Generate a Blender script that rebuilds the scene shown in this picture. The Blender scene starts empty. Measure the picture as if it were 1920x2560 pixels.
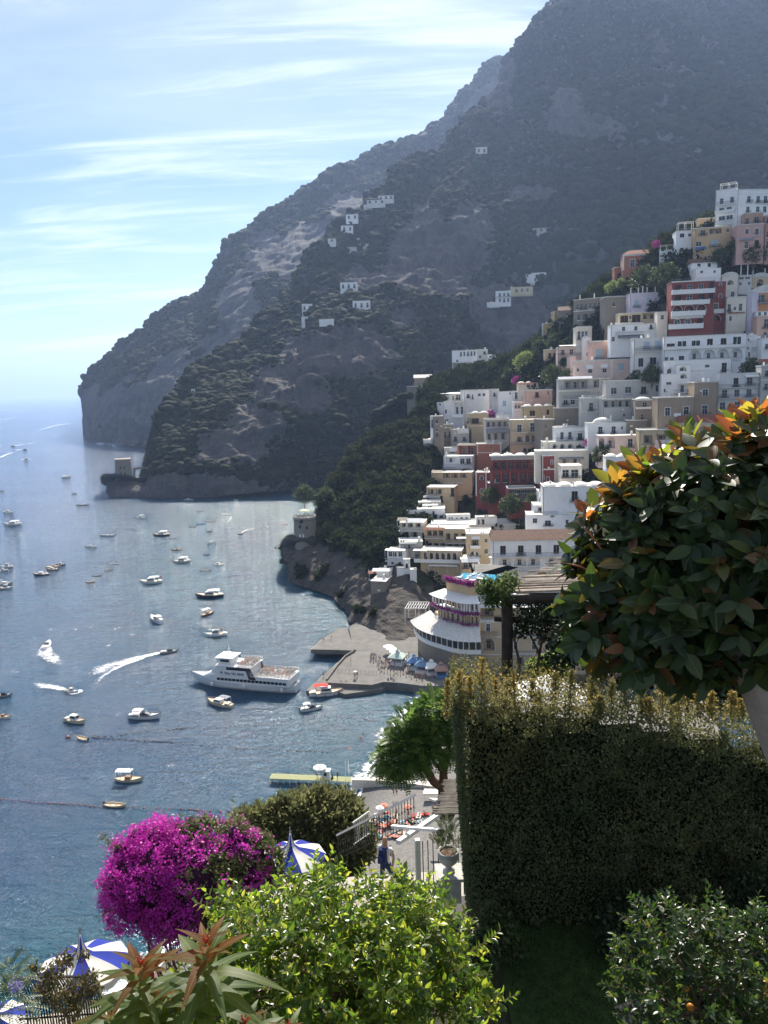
import bpy, bmesh, math, random
import numpy as np
from mathutils import Vector, Matrix
R = math.radians
rnd = random.Random(7)
nr = np.random.default_rng(11)
S = bpy.context.scene
COL = S.collection

# ------------------------------------------------------------ camera
CZ = 85.0            # the camera stands 85 m above the sea
FP = 1934.0          # focal length in pixels of the 1920 x 2560 photograph
PITCH, ROLL = R(9.25), R(1.8)
_f = Vector((0, math.cos(PITCH), -math.sin(PITCH)))
_r0 = Vector((1, 0, 0)); _u0 = Vector((0, math.sin(PITCH), math.cos(PITCH)))
_r = _r0*math.cos(ROLL) - _u0*math.sin(ROLL)
_u = _u0*math.cos(ROLL) + _r0*math.sin(ROLL)
cam_d = bpy.data.cameras.new('camera'); cam = bpy.data.objects.new('camera', cam_d); COL.objects.link(cam)
cam_d.sensor_fit = 'VERTICAL'; cam_d.angle = 2*math.atan(1280/FP)
cam_d.clip_start = 0.1; cam_d.clip_end = 90000
cam.matrix_world = Matrix(((_r.x, _u.x, -_f.x, 0), (_r.y, _u.y, -_f.y, 0), (_r.z, _u.z, -_f.z, CZ), (0, 0, 0, 1)))
S.camera = cam
S.render.resolution_x, S.render.resolution_y = 768, 1024

# ------------------------------------------------------------ light
SUN_EL, SUN_AZ = R(39), R(3)       # azimuth clockwise from the view direction (+Y)
w = bpy.data.worlds.new('World'); S.world = w; w.use_nodes = True
nt = w.node_tree; N = nt.nodes; L = nt.links; N.clear()
out = N.new('ShaderNodeOutputWorld'); bg = N.new('ShaderNodeBackground')
sky = N.new('ShaderNodeTexSky'); sky.sky_type = 'NISHITA'; sky.sun_disc = False
sky.sun_elevation = SUN_EL; sky.sun_rotation = SUN_AZ
sky.altitude = 50; sky.air_density = 1.0; sky.dust_density = 0.0; sky.ozone_density = 4
SKY_STRENGTH = 0.05
bg.inputs['Strength'].default_value = SKY_STRENGTH
# thin cirrus streaks, laid out on the sky's own directions
tc = N.new('ShaderNodeTexCoord')
sep = N.new('ShaderNodeSeparateXYZ'); L.new(tc.outputs['Generated'], sep.inputs[0])
def wmath(op, a, b=None, c=None):
    m = N.new('ShaderNodeMath'); m.operation = op
    for i, v in enumerate((a, b, c)):
        if v is None: continue
        if isinstance(v, (int, float)): m.inputs[i].default_value = v
        else: L.new(v, m.inputs[i])
    return m.outputs[0]
zc = wmath('MAXIMUM', wmath('ADD', sep.outputs[2], 0.16), 0.05)
cu = wmath('DIVIDE', sep.outputs[0], zc); cv = wmath('DIVIDE', sep.outputs[1], zc)
cmb = N.new('ShaderNodeCombineXYZ'); L.new(cu, cmb.inputs[0]); L.new(cv, cmb.inputs[1])
def cloud(scale, rot, sx, sy, detail, lo, hi, off):
    mp = N.new('ShaderNodeMapping'); mp.inputs['Rotation'].default_value = (0, 0, R(rot)); mp.inputs['Scale'].default_value = (sx, sy, 1)
    mp.inputs['Location'].default_value = (off, off*.7, off*.3)
    L.new(cmb.outputs[0], mp.inputs[0])
    n = N.new('ShaderNodeTexNoise'); n.inputs['Scale'].default_value = scale; n.inputs['Detail'].default_value = detail
    n.inputs['Roughness'].default_value = 0.58; n.inputs['Distortion'].default_value = 0.5
    L.new(mp.outputs[0], n.inputs[0])
    mr = N.new('ShaderNodeMapRange'); mr.inputs[1].default_value = lo; mr.inputs[2].default_value = hi; mr.interpolation_type = 'SMOOTHSTEP'
    L.new(n.outputs[0], mr.inputs[0]); return mr.outputs[0]
c1 = cloud(1.1, -12, 0.55, 1.5, 9, 0.47, 0.78, 3.1)
c2 = cloud(2.6, 10, 0.35, 2.2, 9, 0.48, 0.74, 7.7)
c3 = cloud(0.7, -5, 0.6, 1.0, 6, 0.42, 0.78, 12.3)
cl = wmath('MINIMUM', wmath('ADD', 0.03, wmath('ADD', wmath('MULTIPLY', c1, 0.62), wmath('ADD', wmath('MULTIPLY', c2, 0.34), wmath('MULTIPLY', c3, 0.22)))), 0.92)
mix = N.new('ShaderNodeMix'); mix.data_type = 'RGBA'
L.new(cl, mix.inputs[0]); L.new(sky.outputs[0], mix.inputs[6]); mix.inputs[7].default_value = (14, 14.2, 14.8, 1)
L.new(mix.outputs[2], bg.inputs[0]); L.new(bg.outputs[0], out.inputs[0])

sd = bpy.data.lights.new('sun', 'SUN'); sd.energy = 4.4; sd.angle = R(0.5); sd.color = (1.0, 0.93, 0.82)
sun = bpy.data.objects.new('sun', sd); COL.objects.link(sun)
_sv = Vector((math.sin(SUN_AZ)*math.cos(SUN_EL), math.cos(SUN_AZ)*math.cos(SUN_EL), math.sin(SUN_EL)))
sun.rotation_euler = _sv.to_track_quat('Z', 'Y').to_euler(); sun.location = (0, 0, 300)
V = S.view_settings; V.view_transform = 'Standard'; V.look = 'None'; V.exposure = 1.25; V.gamma = 1; V.use_curve_mapping = False
S.cycles.volume_bounces = 0; S.cycles.max_bounces = 8; S.cycles.transparent_max_bounces = 12
HAZE = 0.00008

# ------------------------------------------------------------ helpers
def ray(px, py):
    return _f + _r*((px-960)/FP) + _u*((1280-py)/FP)
def W(px, py, Y):                       # the point at distance Y (world +Y) seen at that place
    d = ray(px, py); t = Y/d.y; return Vector((d.x*t, Y, CZ+d.z*t))
def Z(px, py, z=0.0):                   # the point of the level z seen at that place
    d = ray(px, py); t = (z-CZ)/d.z; return Vector((d.x*t, d.y*t, z))
def mpp(px, py, Y):                     # metres per photo pixel there
    return (W(px+1, py, Y)-W(px, py, Y)).length

def tag(o, label=None, cat=None, group=None, kind=None):
    if label: o['label'] = label
    if cat: o['category'] = cat
    if group: o['group'] = group
    if kind: o['kind'] = kind
    return o
def empty(name, loc, rz=0.0, label=None, cat=None, group=None):
    o = bpy.data.objects.new(name, None); COL.objects.link(o); o.location = loc; o.rotation_euler = (0, 0, rz)
    o.empty_display_size = 0.3
    return tag(o, label, cat, group)
def link(name, me, parent=None, loc=None, rot=None, scl=None):
    o = bpy.data.objects.new(name, me); COL.objects.link(o)
    if parent is not None: o.parent = parent
    if loc is not None: o.location = loc
    if rot is not None: o.rotation_euler = rot
    if scl is not None: o.scale = scl
    return o
_kids = {}
def copy_tree(o, parent=None):
    c = o.copy(); COL.objects.link(c); c.parent = parent
    for ch in list(o.children): copy_tree(ch, c)
    return c

class MB:
    """collects polygons for one mesh"""
    def __init__(s): s.v = []; s.f = []; s.m = []
    def add(s, vs, fs, m=0):
        b = len(s.v); s.v += [tuple(p) for p in vs]; s.f += [tuple(i+b for i in f) for f in fs]; s.m += [m]*len(fs); return s
    def quad(s, a, b, c, d, m=0): return s.add((a, b, c, d), ((0, 1, 2, 3),), m)
    def box(s, x0, x1, y0, y1, z0, z1, m=0):
        return s.add([(x0,y0,z0),(x1,y0,z0),(x1,y1,z0),(x0,y1,z0),(x0,y0,z1),(x1,y0,z1),(x1,y1,z1),(x0,y1,z1)],
                     [(0,3,2,1),(4,5,6,7),(0,1,5,4),(1,2,6,5),(2,3,7,6),(3,0,4,7)], m)
    def bar(s, a, b, w, h=None, m=0):        # rectangular bar from a to b
        a = Vector(a); b = Vector(b); d = (b-a).normalized(); h = h or w
        up = Vector((0, 0, 1)) if abs(d.z) < .95 else Vector((0, 1, 0))
        sx = d.cross(up).normalized()*w/2; sz = sx.normalized().cross(d)*h/2
        vs = [a-sx-sz, a+sx-sz, a+sx+sz, a-sx+sz, b-sx-sz, b+sx-sz, b+sx+sz, b-sx+sz]
        return s.add(vs, [(0,1,2,3),(4,7,6,5),(0,4,5,1),(1,5,6,2),(2,6,7,3),(3,7,4,0)], m)
    def tube(s, pts, rad, n=8, m=0, cap=True):
        pts = [Vector(p) for p in pts]
        if not isinstance(rad, (list, tuple)): rad = [rad]*len(pts)
        vs = []; fs = []
        for i, p in enumerate(pts):
            d = (pts[min(i+1, len(pts)-1)]-pts[max(i-1, 0)]).normalized()
            up = Vector((0, 0, 1)) if abs(d.z) < .9 else Vector((1, 0, 0))
            a = d.cross(up).normalized(); b = a.cross(d)
            for k in range(n):
                t = 2*math.pi*k/n; vs.append(p+(a*math.cos(t)+b*math.sin(t))*rad[i])
        for i in range(len(pts)-1):
            for k in range(n):
                fs.append((i*n+k, i*n+(k+1) % n, (i+1)*n+(k+1) % n, (i+1)*n+k))
        if cap: fs.append(tuple(range(n))[::-1]); fs.append(tuple((len(pts)-1)*n+k for k in range(n)))
        return s.add(vs, fs, m)
    def lathe(s, prof, c=(0, 0, 0), n=16, m=0, flute=0, fr=(0, 0)):
        vs = []; fs = []
        for i, (r, z) in enumerate(prof):
            for k in range(n):
                t = 2*math.pi*k/n; rr = r
                if flute and fr[0] <= i <= fr[1]: rr = r*(1+flute*abs(math.sin(t*n/8)))
                vs.append((c[0]+rr*math.cos(t), c[1]+rr*math.sin(t), c[2]+z))
        for i in range(len(prof)-1):
            for k in range(n): fs.append((i*n+k, i*n+(k+1) % n, (i+1)*n+(k+1) % n, (i+1)*n+k))
        fs.append(tuple(range(n))[::-1]); fs.append(tuple((len(prof)-1)*n+k for k in range(n)))
        return s.add(vs, fs, m)
    def dome(s, cx, cy, z, rx, ry, h, n=14, r=4, m=0, arc=1.0):
        vs = []; fs = []
        for i in range(r):
            a = math.pi/2*i/r
            for k in range(n):
                t = 2*math.pi*k/n; vs.append((cx+rx*math.cos(a)*math.cos(t), cy+ry*math.cos(a)*math.sin(t), z+h*math.sin(a)))
        vs.append((cx, cy, z+h)); top = len(vs)-1
        for i in range(r-1):
            for k in range(n): fs.append((i*n+k, i*n+(k+1) % n, (i+1)*n+(k+1) % n, (i+1)*n+k))
        for k in range(n): fs.append(((r-1)*n+k, (r-1)*n+(k+1) % n, top))
        return s.add(vs, fs, m)
    def mesh(s, name, mats, smooth=False):
        me = bpy.data.meshes.new(name); me.from_pydata(s.v, [], s.f)
        if not isinstance(mats, (list, tuple)): mats = [mats]
        for x in mats: me.materials.append(x)
        if len(mats) > 1: me.polygons.foreach_set('material_index', s.m)
        if smooth: me.polygons.foreach_set('use_smooth', [True]*len(s.f))
        me.update(); return me
    def build(s, name, mats, parent=None, smooth=False, **k):
        return link(name, s.mesh(name, mats, smooth), parent, **k)

def np_mesh(name, verts, faces, mats, smooth=True, attr=None, midx=None):
    """fast mesh from numpy arrays; faces is (n,3) or (n,4)"""
    me = bpy.data.meshes.new(name); n, k = faces.shape
    me.vertices.add(len(verts)); me.vertices.foreach_set('co', np.ascontiguousarray(verts, np.float32).ravel())
    me.loops.add(n*k); me.loops.foreach_set('vertex_index', np.ascontiguousarray(faces, np.int32).ravel())
    me.polygons.add(n); me.polygons.foreach_set('loop_start', np.arange(0, n*k, k, dtype=np.int32))
    me.polygons.foreach_set('loop_total', np.full(n, k, np.int32))
    if smooth: me.polygons.foreach_set('use_smooth', np.ones(n, bool))
    if not isinstance(mats, (list, tuple)): mats = [mats]
    for x in mats: me.materials.append(x)
    if midx is not None: me.polygons.foreach_set('material_index', midx.astype(np.int32))
    if attr:
        for an, arr in attr.items():
            a = me.attributes.new(an, 'FLOAT', 'POINT'); a.data.foreach_set('value', np.ascontiguousarray(arr, np.float32))
    me.update(calc_edges=True); return me

# numpy gradient-free value noise, enough for rocks and ground
def _h(ix, iy, iz, seed):
    n = (ix*374761393 + iy*668265263 + iz*2147483647 + seed*144665) & 0xffffffff
    n = ((n ^ (n >> 13))*1274126177) & 0xffffffff
    return ((n ^ (n >> 16)) & 0xffff)/65535.0
def vnoise(p, seed=0):
    i = np.floor(p).astype(np.int64); f = p-i; f = f*f*(3-2*f); o = 0
    for dx in (0, 1):
        for dy in (0, 1):
            for dz in (0, 1):
                wgt = (f[:, 0] if dx else 1-f[:, 0])*(f[:, 1] if dy else 1-f[:, 1])*(f[:, 2] if dz else 1-f[:, 2])
                o = o + wgt*_h(i[:, 0]+dx, i[:, 1]+dy, i[:, 2]+dz, seed)
    return o*2-1
def fbm(p, scale, octv=4, seed=0, ridged=False, rough=0.5):
    o = 0; a = 1.0; tot = 0; q = p/scale
    for k in range(octv):
        n = vnoise(q, seed+k*17)
        o = o + a*((1-2*np.abs(n)) if ridged else n); tot += a; a *= rough; q = q*2.03+5.1
    return o/tot

# ------------------------------------------------------------ materials
class NT:
    def __init__(s, name):
        s.m = bpy.data.materials.new(name); s.m.use_nodes = True; s.t = s.m.node_tree; s.t.nodes.clear()
        s.o = s.n('ShaderNodeOutputMaterial')
    def n(s, kind, **kw):
        x = s.t.nodes.new(kind)
        for k, v in kw.items(): setattr(x, k, v)
        return x
    def l(s, a, b): s.t.links.new(a, b)
    def set(s, node, key, v):
        if hasattr(v, 'links') or isinstance(v, bpy.types.NodeSocket): s.l(v, node.inputs[key])
        else: node.inputs[key].default_value = v
    def coord(s, kind='Object'):
        return s.n('ShaderNodeTexCoord').outputs[kind]
    def pos(s): return s.n('ShaderNodeNewGeometry').outputs['Position']
    def mapping(s, vec, scale=(1, 1, 1), rot=(0, 0, 0), loc=(0, 0, 0)):
        m = s.n('ShaderNodeMapping'); s.l(vec, m.inputs[0]); m.inputs['Scale'].default_value = scale; m.inputs['Rotation'].default_value = rot
        m.inputs['Location'].default_value = loc; return m.outputs[0]
    def noise(s, vec, scale, detail=4, rough=.55, dist=0):
        x = s.n('ShaderNodeTexNoise'); s.l(vec, x.inputs[0]); x.inputs['Scale'].default_value = scale
        x.inputs['Detail'].default_value = detail; x.inputs['Roughness'].default_value = rough; x.inputs['Distortion'].default_value = dist
        return x.outputs[0]
    def ramp(s, f, stops, interp='LINEAR'):
        x = s.n('ShaderNodeValToRGB'); s.l(f, x.inputs[0]); e = x.color_ramp.elements; x.color_ramp.interpolation = interp
        while len(e) < len(stops): e.new(.5)
        for i, (p, c) in enumerate(stops):
            e[i].position = p; e[i].color = (*c, 1) if not isinstance(c, (int, float)) else (c, c, c, 1)
        return x.outputs[0]
    def mix(s, f, a, b, mode='MIX'):
        x = s.n('ShaderNodeMix', data_type='RGBA', blend_type=mode)
        for k, v in ((0, f), (6, a), (7, b)):
            if isinstance(v, bpy.types.NodeSocket): s.l(v, x.inputs[k])
            elif isinstance(v, (int, float)): x.inputs[k].default_value = v
            else: x.inputs[k].default_value = (*v[:3], 1)
        return x.outputs[2]
    def math(s, op, a, b=0.0, c=None, clamp=False):
        x = s.n('ShaderNodeMath', operation=op, use_clamp=clamp)
        for i, v in enumerate((a, b, c)):
            if v is None: continue
            if isinstance(v, bpy.types.NodeSocket): s.l(v, x.inputs[i])
            else: x.inputs[i].default_value = v
        return x.outputs[0]
    def rng(s, v, a, b, c=0.0, d=1.0):
        x = s.n('ShaderNodeMapRange'); s.l(v, x.inputs[0])
        for i, q in enumerate((a, b, c, d)): x.inputs[i+1].default_value = q
        return x.outputs[0]
    def bump(s, h, strength=.5, dist=.1, normal=None):
        x = s.n('ShaderNodeBump'); x.inputs['Strength'].default_value = strength; x.inputs['Distance'].default_value = dist
        s.l(h, x.inputs['Height'])
        if normal is not None: s.l(normal, x.inputs['Normal'])
        return x.outputs[0]
    def attr(s, name):
        return s.n('ShaderNodeAttribute', attribute_name=name).outputs['Fac']
    def orand(s): return s.n('ShaderNodeObjectInfo').outputs['Random']
    def bsdf(s, col, rough=.7, spec=.3, metal=0, normal=None, **kw):
        b = s.n('ShaderNodeBsdfPrincipled'); s.set(b, 'Base Color', col if isinstance(col, bpy.types.NodeSocket) else (*col[:3], 1))
        s.set(b, 'Roughness', rough); s.set(b, 'Specular IOR Level', spec); s.set(b, 'Metallic', metal)
        if normal is not None: s.l(normal, b.inputs['Normal'])
        for k, v in kw.items(): s.set(b, k, v)
        return b.outputs[0]
    def out(s, sh): s.l(sh, s.o.inputs['Surface']); return s.m

_mc = {}
def plain(name, col, rough=.6, spec=.4, metal=0, var=.18, scale=2.0, bump=0):
    """a painted / worn surface with soft mottling"""
    k = ('p', name)
    if k in _mc: return _mc[k]
    m = NT(name); c = m.coord(); n = m.noise(c, scale, 5)
    n2 = m.noise(c, scale*7, 3)
    f = m.math('ADD', m.math('MULTIPLY', n, .7), m.math('MULTIPLY', n2, .3))
    lo = tuple(x*(1-var*1.6) for x in col); hi = tuple(min(1, x*(1+var)) for x in col)
    cc = m.ramp(f, [(.3, lo), (.7, hi)])
    nm = m.bump(n2, .4, bump) if bump else None
    _mc[k] = m.out(m.bsdf(cc, rough, spec, metal, nm)); return _mc[k]

def wall_mat(name, col, dirt=.35):
    """lime plaster with rain streaks and patched places"""
    k = ('w', name)
    if k in _mc: return _mc[k]
    m = NT(name); c = m.coord(); p = m.pos()
    big = m.noise(p, .22, 5, .6); st = m.noise(m.mapping(p, (1.6, 1.6, .18)), 1.1, 5, .65); fine = m.noise(p, 5, 3)
    d = m.math('MULTIPLY', m.rng(st, .48, .78), m.rng(big, .35, .7, .3, 1))
    tint = m.ramp(big, [(.25, tuple(x*.86 for x in col)), (.5, col), (.8, tuple(min(.9, x*1.08+.01) for x in col))])
    grey = tuple(x*.45+.03 for x in col)
    cc = m.mix(m.math('MULTIPLY', d, dirt), tint, grey)
    cc = m.mix(m.rng(fine, .3, .7, 0, .12), cc, tuple(x*.7 for x in col))
    _mc[k] = m.out(m.bsdf(cc, .9, .15, 0, m.bump(fine, .25, .03))); return _mc[k]

def leaf_mat(name, stops, trans=.45, rough=.45, spec=.35, trc=None, attr='tint', coat=0):
    """foliage: colour from a per-leaf tint, light passes through"""
    k = ('l', name)
    if k in _mc: return _mc[k]
    m = NT(name)
    a = m.attr(attr) if attr else m.orand()
    c = m.ramp(a, stops)
    b = m.bsdf(c, rough, spec)
    t = m.n('ShaderNodeBsdfTranslucent')
    tcx = m.mix(.55, c, trc, 'MIX') if trc else c
    br = m.n('ShaderNodeBrightContrast'); m.l(tcx, br.inputs[0]); br.inputs[1].default_value = .02
    m.l(br.outputs[0], t.inputs[0])
    x = m.n('ShaderNodeMixShader'); x.inputs[0].default_value = trans; m.l(b, x.inputs[1]); m.l(t.outputs[0], x.inputs[2])
    _mc[k] = m.out(x.outputs[0]); return _mc[k]
# ------------------------------------------------------------ sea
def sea_material():
    m = NT('sea_water'); p = m.pos()
    at = m.attr('shallow')
    swell = m.noise(m.mapping(p, (.045, .10, 1), (0, 0, R(12))), 1, 5, .6)
    chop = m.noise(m.mapping(p, (.22, .5, 1), (0, 0, R(-8))), 1, 5, .62, .3)
    fine = m.noise(m.mapping(p, (1.1, 1.9, 1), (0, 0, R(20))), 1, 4, .65)
    n1 = m.bump(swell, .5, 2.8); n2 = m.bump(chop, .8, 1.2, n1); n3 = m.bump(fine, 1.0, .42, n2)
    patch = m.noise(m.mapping(p, (.006, .012, 1)), 1, 4)
    deep = m.mix(m.rng(patch, .35, .65), (.007, .036, .085), (.014, .055, .115))
    tq = m.mix(m.rng(chop, .3, .7), (.010, .085, .10), (.02, .12, .13))
    c = m.mix(at, deep, tq)
    return m.out(m.bsdf(c, .12, .5, 0, n3, IOR=1.33))

def grid_faces(nu, nv):
    i = np.arange(nu-1)[:, None]*nv+np.arange(nv-1)[None, :]
    return np.stack([i, i+nv, i+nv+1, i+1], -1).reshape(-1, 4)
turq = [((760, 1290), 120, .55), ((900, 1380), 110, .75), ((690, 1400), 60, .5), ((640, 1330), 60, .35), ((560, 1650), 60, .1), ((200, 1640), 60, .15), ((60, 1560), 60, .15), ((90, 1750), 50, .12),
        ((780, 1900), 50, .25), ((880, 1850), 35, .5), ((950, 1800), 30, .5), ((250, 2370), 20, .3), ((100, 2520), 22, .45), ((330, 2460), 16, .55), ((450, 2330), 14, .4)]
def sea():
    # a fan of real ripples: fine where the bay is seen, coarse beyond it
    az = np.concatenate([np.radians(np.linspace(-86, -34, 20)), np.radians(np.linspace(-33, 33, 660)), np.radians(np.linspace(34, 86, 20))])
    th = np.concatenate([np.linspace(R(75), R(46), 10), np.linspace(R(45), R(1.0), 560), np.linspace(R(.97), R(.15), 50)]); D = 85/np.tan(th); D = np.concatenate([D, [45000, 60000]])
    A, Dm = np.meshgrid(az, D, indexing='ij'); X = Dm*np.sin(A); Y = Dm*np.cos(A); v = np.stack([X, Y, 0*X], -1).reshape(-1, 3); d = Dm.ravel()
    sp_ = d*np.radians(.1); amp = np.clip(sp_*.26, .03, .34)*np.clip(1-(np.abs(A.ravel())-R(33))*20, 0, 1)
    q = v*np.array([.8, 1.3, 1]); z = fbm(q/np.maximum(sp_, .4)[:, None], 2.3, 2, 5)*1.0+.8*fbm(v*np.array([.6, 1.2, 1]), 4.5, 3, 9, True)*np.clip(250/d, 0, 1)
    v[:, 2] = z*amp; sh = np.zeros(len(v))
    for (px, py), r, a in turq:
        c = Z(px, py); dd = np.hypot(v[:, 0]-c.x, (v[:, 1]-c.y)*.8); sh = np.maximum(sh, a*np.exp(-(dd/r)**2))
    sh = np.clip(sh*(1+.5*fbm(v, 60, 3)), 0, 1)
    tag(link('sea', np_mesh('sea', v, grid_faces(len(az), len(D))[:, ::-1], sea_material(), True, {'shallow': sh})), kind='structure')
sea()
# sea bed / ground far below so that nothing ends in a void
MB().quad((-60000, -3000, -3), (60000, -3000, -3), (60000, 62000, -3), (-60000, 62000, -3)).build('sea_bed', plain('sea_bed', (.03, .05, .06)))['kind'] = 'structure'

# ------------------------------------------------------------ hills
def rock_material(name, green, rock, scale, bias=0.0, lit=(.06, .065, .025)):
    m = NT(name); p = m.pos(); g = m.n('ShaderNodeNewGeometry')
    nz = m.n('ShaderNodeSeparateXYZ'); m.l(g.outputs['Normal'], nz.inputs[0])
    a = m.noise(p, .02*scale, 8, .62); b = m.noise(m.mapping(p, (1, 1, .35)), .12*scale, 6, .65); f = m.noise(p, .6*scale, 5, .6)
    strata = m.noise(m.mapping(p, (.15, .15, 1.0), (R(8), R(5), 0)), .09*scale, 6, .7)
    rc = m.ramp(b, [(.25, tuple(x*.45 for x in rock)), (.5, rock), (.72, (rock[0]*1.5, rock[1]*1.3, rock[2]*1.15))])
    rc = m.mix(m.rng(strata, .4, .7, 0, .5), rc, tuple(x*.55 for x in rock))
    rc = m.mix(m.rng(f, .3, .7, 0, .4), rc, tuple(x*.4 for x in rock))
    gc = m.ramp(f, [(.3, tuple(x*.5 for x in green)), (.55, green), (.75, lit)])
    mask = m.math('ADD', m.math('MULTIPLY', nz.outputs[2], 1.1), m.math('MULTIPLY', a, 1.3))
    mask = m.math('SUBTRACT', m.rng(mask, 1.02+bias, 1.22+bias), m.math('MULTIPLY', m.rng(m.math('ADD', m.attr('rocky'), m.math('MULTIPLY', m.math('SUBTRACT', b, .5), 1.6)), .38, .58), 1.2), None, True)
    c = m.mix(mask, rc, gc)
    n = m.bump(b, .9, 5/scale, m.bump(f, .7, 1.2/scale))
    return m.out(m.bsdf(c, .95, .1, 0, n))

def catmull(P, t):
    """P (n,...) control rows; t float array in [0,n-1]"""
    n = len(P); i = np.clip(np.floor(t).astype(int), 0, n-2); f = (t-i).reshape(-1, *([1]*(P.ndim-1)))
    a = P[np.clip(i-1, 0, n-1)]; b = P[i]; c = P[i+1]; d = P[np.clip(i+2, 0, n-1)]
    return .5*((2*b)+(-a+c)*f+(2*a-5*b+4*c-d)*f*f+(-a+3*b-3*c+d)*f**3)

def projpx(p):
    q = p-np.array([0, 0, CZ]); d = q@np.array(_f); d = np.maximum(d, 1); return 960+FP*(q@np.array(_r))/d, 1280-FP*(q@np.array(_u))/d
# bare cliffs (centre, half width, half height in the photograph)
CLIFFS = dict(mountain=[(1080, 640, 130, 110), (1180, 560, 60, 60), (830, 880, 150, 70), (700, 960, 90, 60), (590, 1110, 110, 70), (780, 1000, 60, 40), (1480, 630, 120, 45), (1290, 810, 90, 70), (1230, 760, 60, 60), (1470, 315, 110, 32), (1420, 280, 45, 55),
                         (1700, 190, 40, 30), (1010, 790, 40, 30), (900, 700, 50, 40), (480, 1215, 240, 32), (1250, 180, 40, 120), (1060, 560, 50, 60), (300, 1215, 60, 30), (640, 1060, 90, 50), (1330, 480, 60, 20)],
              far_cape=[(330, 1030, 140, 85), (450, 960, 80, 90), (600, 760, 60, 90), (700, 640, 90, 60), (560, 880, 70, 60), (230, 1020, 60, 70), (1230, 260, 60, 60), (400, 1080, 80, 40), (780, 600, 80, 50), (880, 520, 60, 40)],
              gorge_slope=[], village_hill=[(790, 1420, 110, 75), (870, 1500, 120, 60), (950, 1560, 110, 90), (960, 1470, 90, 60), (1020, 1500, 60, 60), (1060, 1560, 300, 110), (1400, 1650, 500, 80), (735, 1420, 40, 70)], back_peak=[])
def relief(name, cols, nu, nv, mat, amp, nscale, seed, back=200, smooth_rows=False, clampz=-4, cliff=1.0, calm=None):
    """cols: list of columns, each a list of (px, py, Y or None) from base to crest, all the same length"""
    P = np.array([[list(W(*c) if c[2] is not None else Z(c[0], c[1])) for c in col] for col in cols], float)
    # a back slope behind the crest so that the hill has a body
    top = P[:, -1]; rows = [P]
    b1 = top+np.array([0, back*.5, -back*.15]); b2 = top+np.array([0, back*1.6, 0]); b2[:, 2] = np.minimum(b2[:, 2]*.3, b2[:, 2]-back*.8)
    P = np.concatenate([P, b1[:, None], b2[:, None]], 1)
    U = catmull(P, np.linspace(0, len(cols)-1, nu))
    nr_ = P.shape[1]-1; tv = np.linspace(0, nr_-2, nv); tv = np.concatenate([tv, np.linspace(nr_-2, nr_, max(6, nv//8))[1:]])
    G = np.swapaxes(catmull(np.swapaxes(U, 0, 1), tv), 0, 1)      # nu, nv, 3
    sh = G.shape; v = G.reshape(-1, 3).copy()
    # normals of the smooth surface
    du = np.gradient(G, axis=0); dv = np.gradient(G, axis=1); nn = np.cross(du, dv); nn /= np.linalg.norm(nn, axis=2, keepdims=True)+1e-9
    nn = nn.reshape(-1, 3)
    nn[nn[:, 1] > 0] *= -1
    q = v*np.array([1, 1, .55])
    d = amp*(.55*fbm(q, nscale, 5, seed, True)+.45*fbm(v, nscale*.35, 5, seed+5, True)+.22*fbm(v, nscale*.09, 4, seed+9))
    if calm is not None: d = d*calm(*projpx(v))
    v += nn*np.array([1, 1, .55])*d[:, None]
    v[:, 2] = np.maximum(v[:, 2], clampz)
    me = np_mesh(name, v, grid_faces(sh[0], sh[1])[:, ::-1], mat, True, {'rocky': rocky(name, v)})
    o = link(name, me); tag(o, kind='structure')
    return o, v.reshape(sh), nn.reshape(sh)

green_far = (.018, .026, .011); rock_far = (.17, .15, .13)
M_far = rock_material('far_hill_rock', green_far, (.115, .118, .125), .45, -.02)
M_mid = rock_material('massif_rock', (.022, .034, .012), (.115, .110, .106), .8, -.05)
M_near = rock_material('village_hill_rock', (.035, .045, .018), (.12, .108, .095), 2.2, .22)

def rocky(name, v):
    x, y = projpx(v); r = np.zeros(len(v)); n = fbm(v, 60 if name != 'village_hill' else 14, 4, 51)
    for cx, cy, rx, ry in CLIFFS[name]: r = np.maximum(r, 1.25-np.hypot((x-cx)/rx, (y-cy)/ry))
    return np.clip(r*2+n*1.1, 0, 1)
def lerp(a, b, t): return a+(b-a)*t
def columns(spec, fr, dfr=None, lastrow=None):
    """spec rows: (px_base, py_base, px_top, py_top, Ytop); fr: list of (t_pixel, t_depth) between base and crest"""
    out = []
    for s in spec:
        bx, by, tx, ty, Yt = s[:5]; base = Z(bx, by); Yb = base.y
        col = [(bx, by, Yb*1.0)]
        for tp, td in fr: col.append((lerp(bx, tx, tp), lerp(by, ty, tp), lerp(Yb, Yt, td)))
        col.append((tx, ty, Yt)); out.append(col)
    return out
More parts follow.
